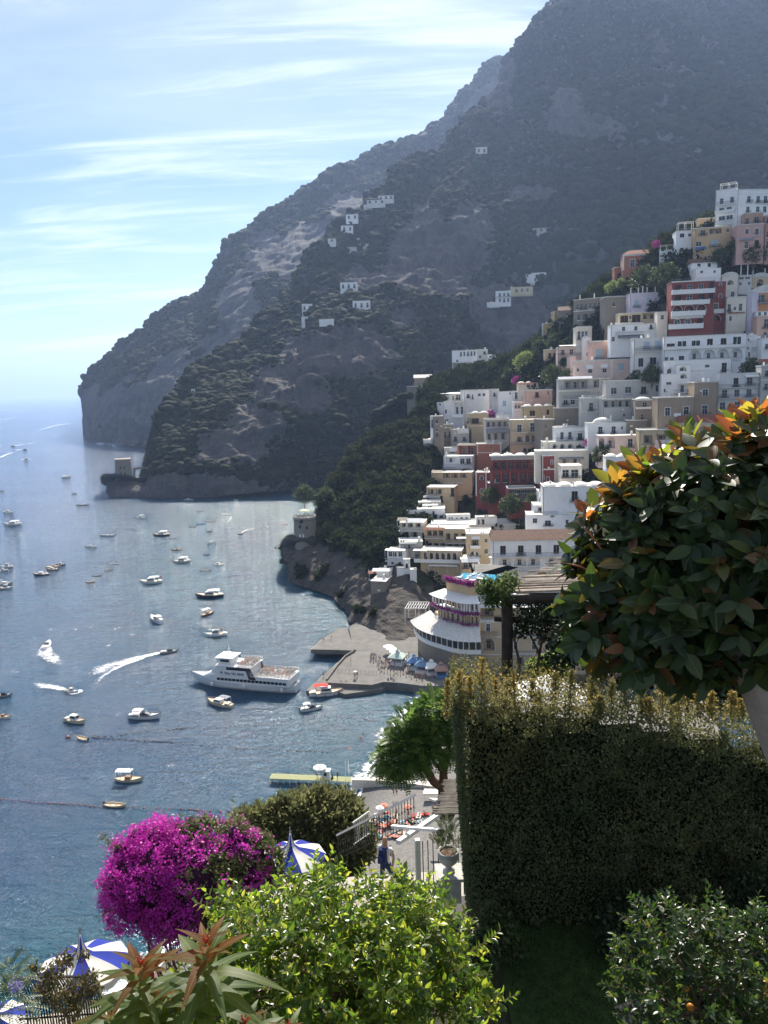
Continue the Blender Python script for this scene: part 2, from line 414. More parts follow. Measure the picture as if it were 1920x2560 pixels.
# far cape and the ridge behind
fr = [(.22, .04), (.42, .12), (.6, .3), (.78, .55), (.92, .85)]
A = columns([(240, 1086, 226, 985, 2300), (216, 1088, 211, 990, 1800), (214, 1092, 209, 978, 1660), (228, 1103, 232, 946, 1650), (290, 1111, 300, 888, 1640), (345, 1116, 360, 840, 1600),
             (400, 1120, 405, 815, 1600), (450, 1125, 460, 776, 1620), (500, 1130, 535, 738, 1650), (530, 1132, 556, 690, 1650), (570, 1135, 600, 612, 1680), (620, 1137, 650, 575, 1720),
             (680, 1140, 710, 532, 1750), (740, 1140, 780, 490, 1800), (800, 1140, 845, 438, 1850), (860, 1140, 905, 413, 1900), (930, 1140, 965, 380, 1950), (1000, 1140, 1035, 352, 2000),
             (1080, 1140, 1120, 308, 2100), (1120, 1140, 1150, 262, 2150), (1160, 1140, 1200, 214, 2200), (1200, 1140, 1235, 166, 2250), (1240, 1140, 1268, 164, 2260), (1270, 1140, 1300, 210, 2260), (1400, 1140, 1420, 300, 2300)], fr)
A_o, A_v, A_n = relief('far_cape', A, 420, 170, M_far, 34, 170, 3, 500, calm=lambda x, y: np.clip(.3+(x-210)/200, .3, 1))
# small rock islet at the foot of the cape
# back peak, top right
D_ = columns([(1300, 1140, 1340, 120, 1950), (1340, 1140, 1375, 50, 1900), (1400, 1140, 1425, -10, 1800), (1500, 1140, 1540, -30, 1700), (1700, 1140, 1740, -30, 1700), (2100, 1140, 2150, -30, 1700)], fr)
D_o, D_v, D_n = relief('back_peak', D_, 160, 120, M_far, 40, 150, 8, 500)
# the massif with the tower headland
fr = [(.12, .02), (.26, .06), (.42, .16), (.58, .33), (.74, .55), (.88, .80)]
B = columns([(330, 1222, 320, 1205, 760), (282, 1230, 280, 1216, 700), (274, 1236, 276, 1200, 668), (290, 1241, 296, 1194, 668), (330, 1244, 332, 1195, 668), (372, 1245, 368, 1198, 680), (388, 1246, 384, 1140, 720), (404, 1246, 400, 1082, 740), (430, 1246, 425, 1030, 760),
             (470, 1245, 455, 1000, 790), (505, 1244, 500, 940, 830), (560, 1242, 560, 893, 880), (610, 1238, 620, 860, 920), (650, 1235, 680, 822, 960), (690, 1231, 735, 752, 1010),
             (725, 1228, 800, 690, 1050), (760, 1225, 845, 612, 1100), (800, 1218, 905, 560, 1160), (840, 1210, 960, 508, 1210), (890, 1200, 1022, 436, 1270), (950, 1190, 1100, 380, 1330),
             (1010, 1180, 1160, 322, 1380), (1080, 1170, 1228, 264, 1430), (1140, 1160, 1275, 206, 1470), (1200, 1150, 1290, 155, 1500), (1260, 1145, 1345, 88, 1520), (1330, 1140, 1400, 28, 1540), (1430, 1140, 1490, 5, 1550), (1520, 1140, 1590, 18, 1530),
             (1620, 1140, 1680, 66, 1500), (1720, 1140, 1790, 130, 1460), (1850, 1140, 1910, 206, 1420), (2000, 1140, 2060, 290, 1400)], fr)
B_o, B_v, B_n = relief('mountain', B, 620, 360, M_mid, 44, 110, 21, 450, calm=lambda x, y: np.clip(.12+(x-380)/450, .12, 1))
# the hill the village climbs
Cspec = [(760, 1440, 752, 1368, 395), (726, 1447, 722, 1362, 372), (730, 1455, 730, 1346, 362), (765, 1468, 762, 1340, 360), (800, 1480, 795, 1330, 366), (835, 1494, 815, 1262, 392), (866, 1512, 850, 1200, 410), (882, 1532, 895, 1140, 430), (890, 1556, 940, 1098, 440),
         (925, 1592, 985, 1078, 440), (975, 1625, 1045, 1058, 440), (1040, 1655, 1085, 960, 480), (1100, 1675, 1150, 935, 510), (1180, 1690, 1285, 895, 490), (1270, 1698, 1365, 835, 455), (1380, 1702, 1485, 735, 435),
         (1500, 1702, 1600, 655, 415), (1650, 1702, 1700, 590, 400), (1800, 1702, 1830, 545, 398), (2000, 1702, 2020, 520, 398), (2300, 1702, 2320, 480, 400)]
frC = [(.10, .06), (.25, .16), (.42, .30), (.60, .50), (.80, .74)]
Cc = columns(Cspec, frC)
for col in Cc:                       # the built hill starts a little behind the house fronts
    pass
C_o, C_v, C_n = relief('village_hill', [[(a, b, Y+(13 if a > 980 else 0)*min(1, max(0, (a-980)/120)) if i else Y) for i, (a, b, Y) in enumerate(c)] for c in Cc], 360, 260, M_near, 5.5, 38, 33, 160, calm=lambda x, y: np.clip(1-(x-1040)/120, .25, 1))
Espec = [(900, 1150, 930, 1045, 560), (940, 1150, 968, 1012, 556), (985, 1150, 1012, 990, 552), (1050, 1150, 1075, 986, 552), (1110, 1150, 1130, 975, 560), (1150, 1150, 1165, 925, 585), (1230, 1150, 1240, 915, 590), (1290, 1150, 1300, 898, 600), (1350, 1150, 1360, 860, 620), (1450, 1150, 1450, 820, 650)]
E_o, E_v, E_n = relief('gorge_slope', columns([(a, b, c, d, e) for a, b, c, d, e in Espec], [(.25, .45), (.5, .7), (.75, .86)]), 90, 60, M_near, 2.5, 25, 44, 60, calm=lambda x, y: 1.0)
def surfY(px, py):
    v = B_v.reshape(-1, 3); X, Y = projpx(v); return float(v[np.argmin(np.hypot(X-px, Y-py)+(v[:, 1] > 1800)*1e5), 1])
def hillY(px, py):
    """distance of the village hill front at a pixel"""
    tt = None
    for k in range(1, len(Cspec)-1):
        s0, s1 = Cspec[k], Cspec[k+1]
        def at(s):
            bx, by, tx, ty, Yt = s; t = (by-py)/(by-ty); t = min(1, max(0, t)); return lerp(bx, tx, t), t, s
        a, b = at(s0), at(s1)
        if a[0] <= px <= b[0] or k == len(Cspec)-2 or (k == 1 and px < a[0]):
            u = min(1, max(0, (px-a[0])/max(1e-6, b[0]-a[0])))
            r = []
            for (_, t, s) in (a, b):
                Yb = Z(s[0], s[1]).y; tp = [0]+[q[0] for q in frC]+[1]; td = [0]+[q[1] for q in frC]+[1]
                r.append(lerp(Yb, s[4], float(np.interp(t, tp, td))))
            return lerp(r[0], r[1], u)
    return 300.0
# ------------------------------------------------------------ haze
def haze():
    m = NT('haze_air'); v = m.n('ShaderNodeVolumePrincipled'); v.inputs['Color'].default_value = (.45, .62, 1.0, 1)
    v.inputs['Density'].default_value = HAZE; v.inputs['Anisotropy'].default_value = .35
    m.l(v.outputs[0], m.o.inputs['Volume'])
    o = MB().box(-70000, 70000, -4000, 70000, -5, 960).build('haze', m.m); o['kind'] = 'stuff'
haze()
# ------------------------------------------------------------ village builder
C_ = dict(W=(.88,.87,.85), WC=(.78,.71,.60), G=(.52,.50,.46), PK=(.60,.38,.33), LP=(.76,.58,.50), PO=(.72,.47,.37), Y=(.60,.47,.30), YL=(.66,.54,.34), OR=(.62,.29,.14),
          RD=(.26,.07,.06), RU=(.42,.18,.12), BR=(.36,.28,.20), ST=(.29,.25,.20), LV=(.66,.62,.70), TN=(.46,.37,.24), MU=(.45,.34,.14), GW=(.70,.68,.65), PB=(.50,.32,.23), OB=(.60,.43,.25))
WM = {k: wall_mat('plaster_'+k.lower(), v, .5 if k in ('ST', 'G', 'BR', 'TN') else .34) for k, v in C_.items()}
trim_m = plain('white_trim', (.78, .77, .74), .7, .2, 0, .08)
frame_m = plain('painted_window_wood', (.42, .43, .43), .5, .4, 0, .05)
dark_m = plain('dark_interior', (.025, .026, .03), .8, .2, 0, .3)
shut_m = plain('brown_shutter', (.040, .026, .022), .6, .3, 0, .2, 6)
gshut_m = plain('green_shutter', (.022, .034, .032), .6, .3, 0, .2, 6)
bshut_m = plain('pale_blue_shutter', (.42, .52, .60), .6, .3, 0, .1, 6)
rail_m = plain('painted_railing', (.20, .20, .22), .5, .4, 0, .1)
darkrail_m = plain('wrought_iron', (.03, .03, .035), .5, .5, .4, .1)
tile_m = plain('clay_roof_tile', (.30, .12, .075), .85, .2, 0, .35, 1.5)
btile_m = plain('brown_roof_tile', (.20, .12, .085), .85, .2, 0, .35, 1.5)
slate_m = plain('grey_roof_sheet', (.26, .26, .27), .8, .2, 0, .15, .6)
roof_m = plain('limewashed_roof', (.70, .68, .62), .85, .2, 0, .22, .7)
canvas_m = plain('white_canvas', (.80, .79, .76), .8, .1, 0, .05)
gcanvas_m = plain('grey_awning', (.26, .27, .29), .8, .1, 0, .1)
bcanvas_m = plain('blue_awning', (.08, .16, .34), .8, .1, 0, .1)
cane_m = plain('bleached_cane', (.38, .33, .27), .9, .1, 0, .3, 3)
_g = NT('window_glass'); glass_m = _g.out(_g.bsdf(_g.ramp(_g.noise(_g.pos(), .8, 2), [(.35, (.008, .010, .014)), (.65, (.03, .04, .05))]), .15, .3))
# shared unit window: 1 wide, 1 high, origin at its foot in the middle
def unit_window(arch=False, muntin=1):
    b = MB(); t = .07
    b.box(-.5, -.5+t, -.06, .06, 0, 1); b.box(.5-t, .5, -.06, .06, 0, 1); b.box(-.5+t, .5-t, -.06, .06, 1-t*.7, 1); b.box(-.5+t, .5-t, -.06, .06, 0, t*.7)
    for k in range(muntin): x = -.5+(k+1)/(muntin+1); b.box(x-.03, x+.03, -.05, .05, t*.7, 1-t*.7)
    b.box(-.5+t, .5-t, -.03, .03, .60, .64)
    return b.mesh('window', frame_m)
_uw = unit_window()
_up = MB().quad((-.5, .02, 0), (.5, .02, 0), (.5, .02, 1), (-.5, .02, 1)).mesh('pane', glass_m)
def _shut(mat):
    b = MB()
    b.box(-.5, -.02, -.04, .04, 0, 1); b.box(.02, .5, -.04, .04, 0, 1)
    for k in range(9): z = .06+k*.1; b.box(-.44, -.08, -.07, -.042, z, z+.05); b.box(.08, .44, -.07, -.042, z, z+.05)
    return b.mesh('shutter', mat)
_us = {'k': _shut(shut_m), 'g': _shut(gshut_m), 'l': _shut(bshut_m)}
def _open_shut(mat):
    b = MB()
    for s in (-1, 1):
        x0, x1 = (s*.52, s*.98); b.box(min(x0, x1), max(x0, x1), -.09, -.05, 0, 1)
    return b.mesh('shutter', mat)
_uo = _open_shut(shut_m)
_ub = MB().box(-.75, .75, -.8, -.003, -.12, 0).box(-.75, .75, -.8, -.74, .85, .93)
for _i in range(9): _ub.box(-.74+_i*.18, -.70+_i*.18, -.79, -.75, 0, .85)
_ub = _ub.mesh('balcony', darkrail_m); _us2 = MB().box(-.62, .62, -.16, -.003, -.1, 0).mesh('sill', trim_m)
_surr = {}
def surround(w, h, mat, arch):
    key = (round(w, 1), round(h, 1), mat.name, arch)
    if key not in _surr:
        b = MB(); t = .16; w2 = w/2
        b.box(-w2-t, -w2, -.07, .03, 0, h if not arch else h-w2); b.box(w2, w2+t, -.07, .03, 0, h if not arch else h-w2)
        if not arch: b.box(-w2-t, w2+t, -.07, .03, h, h+t)
        else:
            n = 8; r0, r1 = w2, w2+t; zc = h-w2
            vs = []; 
            for y in (-.07, .03):
                for k in range(n+1):
                    a = math.pi*k/n
                    vs += [(r0*math.cos(a), y, zc+r0*math.sin(a)), (r1*math.cos(a), y, zc+r1*math.sin(a))]
            o = 2*(n+1); fs = []
            for k in range(n):
                i = 2*k; fs += [(i, i+1, i+3, i+2), (i+1, o+i+1, o+i+3, i+3), (i, i+2, o+i+2, o+i)]
            b.add(vs, fs)
        _surr[key] = b.mesh('surround', mat)
    return _surr[key]

FR = dict(K2=(1320, 440, 2.765), K3=(1320, 800, 2.765), K4=(920, 840, 3.318), K5=(900, 1160, 2.765), K6=(680, 1040, 3.318), P=(0, 0, 1.0), K1=(1000, 400, 1.803))
def kx(K, x): return FR[K][0]+x/FR[K][2]
def ky(K, y): return FR[K][1]+y/FR[K][2]
def sp(a, b, n): return [a+(b-a)*i/(n-1) for i in range(n)]
BLD = []
def H(K, label, x0, x1, yt, yb, col, feats=(), roof='flat', rot=None, dY=0, D=9.0, on=None, name='house', cat='house', ext=7.0, Y=None):
    """a building block whose front fills the given rectangle; feats cut openings and hang balconies on it"""
    a, b, t, bo = kx(K, x0), kx(K, x1), ky(K, yt), ky(K, yb); mid = (a+b)/2
    if Y is None: Y = hillY(mid, bo)+dY
    p0 = W(a, bo, Y); p1 = W(b, bo, Y)
    view = math.atan2((p0.x+p1.x)/2, Y)
    if rot is None: rot = -view*.45+R(rnd.uniform(-3, 3))
    else: rot = R(rot)
    ca, sa = math.cos(rot), math.sin(rot)
    # the far corner lies on the ray of the right edge
    dR = ray(b, (t+bo)/2); kx_ = dR.x/dR.y
    # p0 + L*(ca, sa) = (kx_*Yq, Yq); the middle of the front keeps the distance Y
    Y1 = Y
    for _ in range(3):
        p0 = W(a, bo, Y1); Lw = max((kx_*Y1-p0.x)/(ca-kx_*sa), 1.0); Y1 = Y-Lw*sa/2
    p0 = W(a, bo, Y1)
    ztop = W(mid, t, Y).z; zb = W(mid, bo, Y).z
    Hh = ztop-zb; k = Lw/(b-a); kz = Hh/(bo-t)
    base = zb
    lx = lambda x: (kx(K, x)-a)*k
    lz = lambda y: (bo-ky(K, y))*kz
    if on is None:
        root = empty(name, (p0.x, p0.y, base), rot, label, cat); root['_rot'] = rot
        off = Vector((0, 0, 0))
        del root['_rot']
        BLD.append(root); T = None
        root_loc, root_rot = Vector((p0.x, p0.y, base)), rot
        root_info[root.name] = (root_loc, root_rot)
    else:
        root = on; root_loc, root_rot = root_info[root.name]
    Mloc = Matrix.Rotation(-root_rot, 4, 'Z') @ Matrix.Translation(Vector((p0.x, p0.y, base))-root_loc) @ Matrix.Rotation(rot, 4, 'Z')
    def put(o):
        o.matrix_local = Mloc @ o.matrix_local if o.matrix_local != Matrix.Identity(4) else Mloc
        return o
    def place(nm, me, x, y, z, sx=1, sz=1, parent=None):
        o = link(nm, me, root); o.matrix_local = Mloc @ Matrix.Translation((x, y, z)) @ Matrix.Diagonal((sx, 1, sz, 1)); return o
    mat = WM[col] if isinstance(col, str) else col
    # ---- wall with real openings
    holes = []
    for f in feats:
        kd = f[0]
        if kd in ('w', 'k', 'g', 'l', 'd', 's', 'a', 'A', 'o'):
            y0, y1, xs, wd = f[1:5]
            for xc in xs:
                g_ = 1.22 if kd in 'wkgls' and wd < 60 else 1.0; e_ = (y1-y0)*.06*(g_ > 1)
                h = (max(.05, lx(xc-wd/2*g_)), min(Lw-.05, lx(xc+wd/2*g_)), max(0.0, lz(y1+e_)), min(Hh-.15, lz(y0-e_)), kd)
                if h[1]-h[0] > .2 and h[3]-h[2] > .2: holes.append(h)
    X = sorted({0.0, Lw}|{h[0] for h in holes}|{h[1] for h in holes}); ZZ = sorted({-ext, 0.0, Hh}|{h[2] for h in holes}|{h[3] for h in holes})
    wb = MB()
    for i in range(len(X)-1):
        if X[i+1]-X[i] < 1e-4: continue
        cx = (X[i]+X[i+1])/2; z0 = None
        for j in range(len(ZZ)-1):
            cz = (ZZ[j]+ZZ[j+1])/2; hole = any(h[0] < cx < h[1] and h[2] < cz < h[3] for h in holes)
            if not hole and z0 is None: z0 = ZZ[j]
            if z0 is not None and (hole or j == len(ZZ)-2):
                z1 = ZZ[j] if hole else ZZ[j+1]
                wb.quad((X[i], 0, z0), (X[i+1], 0, z0), (X[i+1], 0, z1), (X[i], 0, z1)); z0 = None
    wb.quad((0, D, -ext), (0, 0, -ext), (0, 0, Hh), (0, D, Hh)); wb.quad((Lw, 0, -ext), (Lw, D, -ext), (Lw, D, Hh), (Lw, 0, Hh)); wb.quad((Lw, D, -ext), (0, D, -ext), (0, D, Hh), (Lw, D, Hh))
    for (h0, h1, z0, z1, kd) in holes:
        r = .30 if kd in 'wkgldsa' else 2.1
        if kd == 'A': r = 2.0
        wb.quad((h0, 0, z0), (h0, r, z0), (h0, r, z1), (h0, 0, z1)); wb.quad((h1, r, z0), (h1, 0, z0), (h1, 0, z1), (h1, r, z1))
        wb.quad((h0, 0, z1), (h0, r, z1), (h1, r, z1), (h1, 0, z1)); wb.quad((h0, r, z0), (h0, 0, z0), (h1, 0, z0), (h1, r, z0))
        wb.quad((h0, r, z0), (h1, r, z0), (h1, r, z1), (h0, r, z1))
        if kd in 'aA':                                   # spandrels turn the opening into an arch
            w2 = (h1-h0)/2; xc = (h0+h1)/2; zc = max(z0+.1, z1-w2); n = 6
            for s in (-1, 1):
                cor = (xc+s*w2, -.004, z1); pts = [(xc+s*w2*math.cos(math.pi/2*q/n), -.004, zc+(z1-zc)*math.sin(math.pi/2*q/n)) for q in range(n+1)]
                for q in range(n):
                    tri = (cor, pts[q], pts[q+1]) if s < 0 else (cor, pts[q+1], pts[q]); wb.add(tri, [(0, 1, 2)])
                    a_, b_ = pts[q], pts[q+1]; wb.quad(a_, b_, (b_[0], r*.5, b_[2]), (a_[0], r*.5, a_[2]))
    wall = put(wb.build('wall', mat, root))
    # ---- fill the openings
    for (h0, h1, z0, z1, kd) in holes:
        xc = (h0+h1)/2; w_ = h1-h0; h_ = z1-z0
        if kd in 'wdsa':
            o = place('window', _uw, xc, .17, z0, w_, h_); p = link('pane', _up, o)
            if kd == 'd' or kd == 'a': place('surround', surround(w_, h_, trim_m, kd == 'a'), xc, 0, z0)
            if kd in 'w' and h_ > .9: place(*(('balcony', _ub, xc, 0, z0, w_*1.15, 1) if h_ > 1.9 and rnd.random() < .6 else ('sill', _us2, xc, 0, z0, w_, h_)))
            if kd == 's': place('shutter', _uo, xc, .04, z0, w_, h_)
        elif kd in 'kgl':
            place('shutter', _us[kd], xc, .15, z0, w_, h_); place(*(('balcony', _ub, xc, 0, z0, w_*1.15, 1) if h_ > 2.2 and rnd.random() < .6 else ('sill', _us2, xc, 0, z0, w_, h_)))
        else:                                            # loggia or deep arch: doors at the back
            r = 2.1 if kd == 'o' else 2.0; n = max(1, int(w_/2.6)); zt = h_*(.82 if kd == 'o' else .66)
            for q in range(n):
                x = h0+w_*(q+.5)/n; ww = min(1.3, w_/n*.55)
                o = place('window', _uw, x, r-.06, z0, ww, zt); p = link('pane', _up, o)
            if kd == 'A': place('surround', surround(w_, h_, trim_m, True), xc, 0, z0)
    # ---- balconies, awnings, pergolas
    for f in feats:
        kd = f[0]
        if kd in ('b', 'r', 'R'):                       # y_top, y_bottom, xa, xb, depth
            y0, y1, xa, xb = f[1:5]; dp = f[5] if len(f) > 5 else 1.3
            X0, X1, z1, z0 = lx(xa), lx(xb), lz(y0), lz(y1)
            bm = MB(); bm.box(X0, X1, -dp, -.003, z0-.16, z0)
            put(bm.build('balcony', trim_m if kd != 'R' else mat, root))
            rb = MB()
            if kd == 'b':
                rb.box(X0, X1, -dp, -dp+.12, z0+.002, z1); rb.box(X0, X0+.12, -dp+.12, -.003, z0+.002, z1); rb.box(X1-.12, X1, -dp+.12, -.003, z0+.002, z1)
                n = max(2, int((X1-X0)/3.2)+1)
                for q in range(n): x = X0+(X1-X0-.3)*q/(n-1); rb.box(x-.02, x+.32, -dp-.03, -dp+.16, z1+.002, z1+.28)
                put(rb.build('parapet', trim_m, root))
            else:
                rm = rail_m if kd == 'r' else darkrail_m
                h_ = max(.8, z1-z0); rb.box(X0, X1, -dp, -dp+.08, z0+h_-.10, z0+h_)
                n = max(3, int((X1-X0)/.34)); n = min(n, 60)
                for q in range(n+1): x = X0+(X1-X0-.05)*q/n; rb.box(x, x+.08, -dp+.01, -dp+.05, z0+.02, z0+h_-.07)
                for x in (X0, X1-.06): rb.box(x, x+.06, -dp+.06, -.003, z0+h_-.07, z0+h_)
                put(rb.build('railing', rm, root))
        elif kd == 'n':                                   # awning: y_top, y_bottom(front edge), xa, xb, mat key, depth
            y0, y1, xa, xb, mk = f[1:6]; dp = f[6] if len(f) > 6 else 1.8
            mm = dict(w=canvas_m, g=gcanvas_m, b=bcanvas_m, c=cane_m, t=tile_m)[mk]
            X0, X1, z1, z0 = lx(xa), lx(xb), lz(y0), lz(y1)+dp*.25; bm = MB(); n = max(1, int((X1-X0)/1.0))
            for q in range(n):
                u0 = X0+(X1-X0)*q/n+.01; u1 = X0+(X1-X0)*(q+1)/n-.01
                bm.add([(u0, -.01, z1), (u1, -.01, z1), (u1, -dp, z0), (u0, -dp, z0), (u0, -.01, z1-.05), (u1, -.01, z1-.05), (u1, -dp, z0-.05), (u0, -dp, z0-.05)],
                       [(0, 1, 2, 3)[::-1], (4, 5, 6, 7), (2, 3, 7, 6), (0, 3, 7, 4), (1, 2, 6, 5)])
            for q in range(n+1): u = X0+(X1-X0)*q/n; bm.bar((u, -.02, z1-.06), (u, -dp, z0-.06), .05)
            put(bm.build('awning', mm, root))
            if dp > 2.2:
                bm = MB(); n = max(2, int((X1-X0)/3)+1)
                for q in range(n): u = X0+.1+(X1-X0-.2)*q/(n-1); bm.box(u-.06, u+.06, -dp+.05, -dp+.17, z0-2.4, z0-.07)
                put(bm.build('awning_post', trim_m, root))
        elif kd == 'p':                                   # roof pergola: y_top, xa, xb
            y0, xa, xb = f[1:4]; X0, X1, z1 = lx(xa), lx(xb), lz(y0); bm = MB(); n = max(2, int((X1-X0)/2.4)+1); dp = min(D-1, 4)
            for q in range(n):
                u = X0+.1+(X1-X0-.2)*q/(n-1)
                for v in (.5, .5+dp): bm.box(u-.09, u+.09, v-.09, v+.09, Hh, z1)
                bm.box(u-.06, u+.06, .3, .7+dp, z1, z1+.16)
            bm.box(X0, X1, .42, .58, z1+.16, z1+.28); bm.box(X0, X1, .42+dp, .58+dp, z1+.16, z1+.28)
            for q in range(int((X1-X0)/.7)): u = X0+.2+q*.7; bm.box(u, u+.1, .3, .7+dp, z1+.28, z1+.34)
            put(bm.build('pergola', trim_m, root))
        elif kd == 'm':                                   # moulding band: y, thickness px
            y0, y1 = f[1:3]; xa, xb = (f[3], f[4]) if len(f) > 3 else (x0, x1); put(MB().box(lx(xa)-.06, lx(xb)+.06, -.1, -.003, lz(y1), lz(y0)).build('cornice', trim_m, root))
        elif kd == 'v':                                   # painted pilaster band xa, xb
            xa, xb = f[1:3]; put(MB().box(lx(xa), lx(xb), -.08, -.003, 0, Hh).build('pilaster', trim_m, root))
        elif kd == 'ch':                                   # chimneys or vent pipes at xs up to y
            y0, xs = f[1:3]
            for xc in xs:
                z1 = max(lz(y0), Hh+.6); u = lx(xc); bm = MB().box(u-.22, u+.22, 1.2, 1.64, Hh, z1); bm.box(u-.3, u+.3, 1.12, 1.72, z1, z1+.14)
                put(bm.build('chimney', trim_m, root))
        elif kd == 'dm':                                   # dome: xa, xb, y_top
            xa, xb, y0 = f[1:4]; u = (lx(xa)+lx(xb))/2; r_ = (lx(xb)-lx(xa))/2; ry = min(r_, D/2-.3)
            put(MB().dome(u, D/2, Hh+.02, r_, ry, max(.5, (lz(y0)-Hh)*1.1)).build('dome', roof_m, root, smooth=True))
    # ---- roof
    rb = MB()
    if roof in ('flat', 'rail', 'bare'):
        rb.quad((0, 0, Hh-.02), (Lw, 0, Hh-.02), (Lw, D, Hh-.02), (0, D, Hh-.02))
        o = .12; hh = .35 if roof == 'flat' else .12
        rb.box(-o, Lw+o, -o, .18, Hh, Hh+hh); rb.box(-o, Lw+o, D-.18, D+o, Hh, Hh+hh); rb.box(-o, .18, .18, D-.18, Hh, Hh+hh); rb.box(Lw-.18, Lw+o, .18, D-.18, Hh, Hh+hh)
        put(rb.build('roof', roof_m, root))
        if roof == 'rail':
            q = MB(); q.box(0, Lw, .02, .07, Hh+1.05, Hh+1.1)
            n = min(70, max(3, int(Lw/.4)))
            for i in range(n+1): u = Lw*i/n; q.box(u-.025, u+.025, .02, .07, Hh+.12, Hh+1.05)
            q.box(-.02, .03, .07, D, Hh+1.05, Hh+1.1)
            put(q.build('railing', rail_m, root))
    elif roof in ('tile', 'btile', 'slate', 'hip'):
        e = .45; hr = min(2.6, D*.28); mm = dict(tile=tile_m, btile=btile_m, slate=slate_m, hip=tile_m)[roof]; ins = D*.45 if roof == 'hip' else 0
        P = [(-e, -e, Hh), (Lw+e, -e, Hh), (Lw+e, D+e, Hh), (-e, D+e, Hh), (-e+ins, D/2, Hh+hr), (Lw+e-ins, D/2, Hh+hr)]
        rb.add([(x, y, z+.02) for x, y, z in P], [(0, 1, 5, 4), (2, 3, 4, 5), (1, 2, 5), (3, 0, 4), (3, 2, 1, 0)])
        if roof != 'slate':
            n = int((Lw+2*e)/.42)
            for i in range(n+1):
                u = -e+(Lw+2*e)*i/n; v = min(max(u, -e+ins), Lw+e-ins)
                if ins and not (-e+ins <= u <= Lw+e-ins): continue
                rb.bar((u, -e-.02, Hh+.06), (u, D/2, Hh+hr+.06), .2, .1)
        put(rb.build('roof', mm, root))
    elif roof == 'vault':
        n = 10; vs = []; fs = []; hr = min(Lw*.28, 3)
        for y in (-.15, D):
            for i in range(n+1): a_ = math.pi*i/n; vs.append((Lw/2-(Lw/2+.15)*math.cos(a_), y, Hh+hr*math.sin(a_)))
        for i in range(n): fs.append((i+1, i, n+1+i, n+2+i))
        fs.append(tuple(range(n+1))); fs.append(tuple(range(n+1, 2*n+2))[::-1]); rb.add(vs, fs)
        put(rb.build('roof', roof_m, root, smooth=False))
    elif roof == 'domes':
        rb.quad((0, 0, Hh-.02), (Lw, 0, Hh-.02), (Lw, D, Hh-.02), (0, D, Hh-.02)); rb.box(-.1, Lw+.1, -.1, .2, Hh, Hh+.22); rb.box(-.1, .2, .2, D, Hh, Hh+.22); rb.box(Lw-.2, Lw+.1, .2, D, Hh, Hh+.22)
        n = max(1, round(Lw/5))
        for i in range(n): rb.dome((i+.5)*Lw/n, D/2, Hh+.02, Lw/n*.46, D*.42, 1.1, 12, 4)
        put(rb.build('roof', roof_m, root, smooth=True))
    # small things that stand on nearly every flat roof
    if roof in ('flat', 'domes') and rnd.random() < .6 and Lw > 5:
        u = rnd.uniform(.8, Lw-1.4); hgt = rnd.uniform(.8, 1.5)
        put(MB().box(u, u+.5, D*.6, D*.6+.5, Hh, Hh+hgt).box(u-.08, u+.58, D*.6-.08, D*.6+.58, Hh+hgt, Hh+hgt+.12).build('chimney', trim_m, root))
    if Lw > 4 and Hh > 3:
        if rnd.random() < .45: u = rnd.choice((.25, Lw-.35)); put(MB().box(u, u+.12, -.12, -.004, 0, Hh).build('drainpipe', plain('old_drainpipe', (.20, .17, .14)), root))
        if rnd.random() < .4: u = rnd.uniform(1, Lw-1.6); z = rnd.uniform(.2, .8)*Hh; put(MB().box(u, u+.9, -.4, -.004, z, z+.6).build('air_conditioner', trim_m, root)) if not any(h_[0]-1 < u < h_[1]+.2 and h_[2]-.7 < z < h_[3]+.1 for h_ in holes) else None
    if roof in ('flat', 'rail', 'bare', 'domes') and Lw > 5:
        for _ in range(rnd.randint(0, 2)):
            u, v = rnd.uniform(.8, Lw-.8), rnd.uniform(1, D-1); kk = rnd.random()
            if kk < .35: put(MB().lathe([(.05, .5), (.5, .55), (.5, 1.6), (.05, 1.7)], (u, v, Hh), 10).box(u-.4, u+.4, v-.4, v+.4, Hh, Hh+.5).build('water_tank', trim_m, root))
            elif kk < .7: q = MB(); q.tube([(u, v, Hh), (u, v, Hh+2.8)], .04, 4); [q.bar((u-.6+.1*k, v, Hh+2.1+k*.2), (u+.6-.1*k, v, Hh+2.1+k*.2), .04) for k in range(4)]; put(q.build('aerial', darkrail_m, root))
            else: q = MB(); [q.lathe([(.02, 0), (.3, 0), (.4, .5), (.02, .5)], (u+k*.9-.9, v, Hh), 8) or q.dome(u+k*.9-.9, v, Hh+.5, .5, .5, .8, 8, 3) for k in range(2)]; put(q.build('potted_shrub', plain('potted_green', (.04, .07, .02), .9), root))
    return root
root_info = {}
# ------------------------------------------------------------ the village, from the top terrace down
h = H('K2', 'tall white hotel at the very top of the village, pergola on its roof', 1284, 1432, 95, 530, 'W',
      [('d', 150, 190, [1328, 1403], 26), ('r', 178, 200, 1290, 1425), ('w', 218, 248, [1330, 1385], 30), ('b', 236, 254, 1285, 1428), ('w', 275, 300, [1335, 1390], 40), ('r', 305, 335, 1290, 1428), ('w', 345, 370, [1340, 1395], 24), ('p', 52, 1312, 1428)],
      rot=-34, D=14, name='hotel', cat='hotel')
H('K2', '', 1432, 1740, 95, 530, 'W', [('w', 140, 180, [1514, 1580, 1632, 1690], 20), ('R', 165, 183, 1498, 1540, .8), ('R', 172, 188, 1565, 1605, .8), ('R', 175, 192, 1617, 1660, .8), ('w', 212, 250, [1510, 1580, 1630, 1690], 19), ('m', 122, 127)], rot=4, D=13, on=h, dY=0)
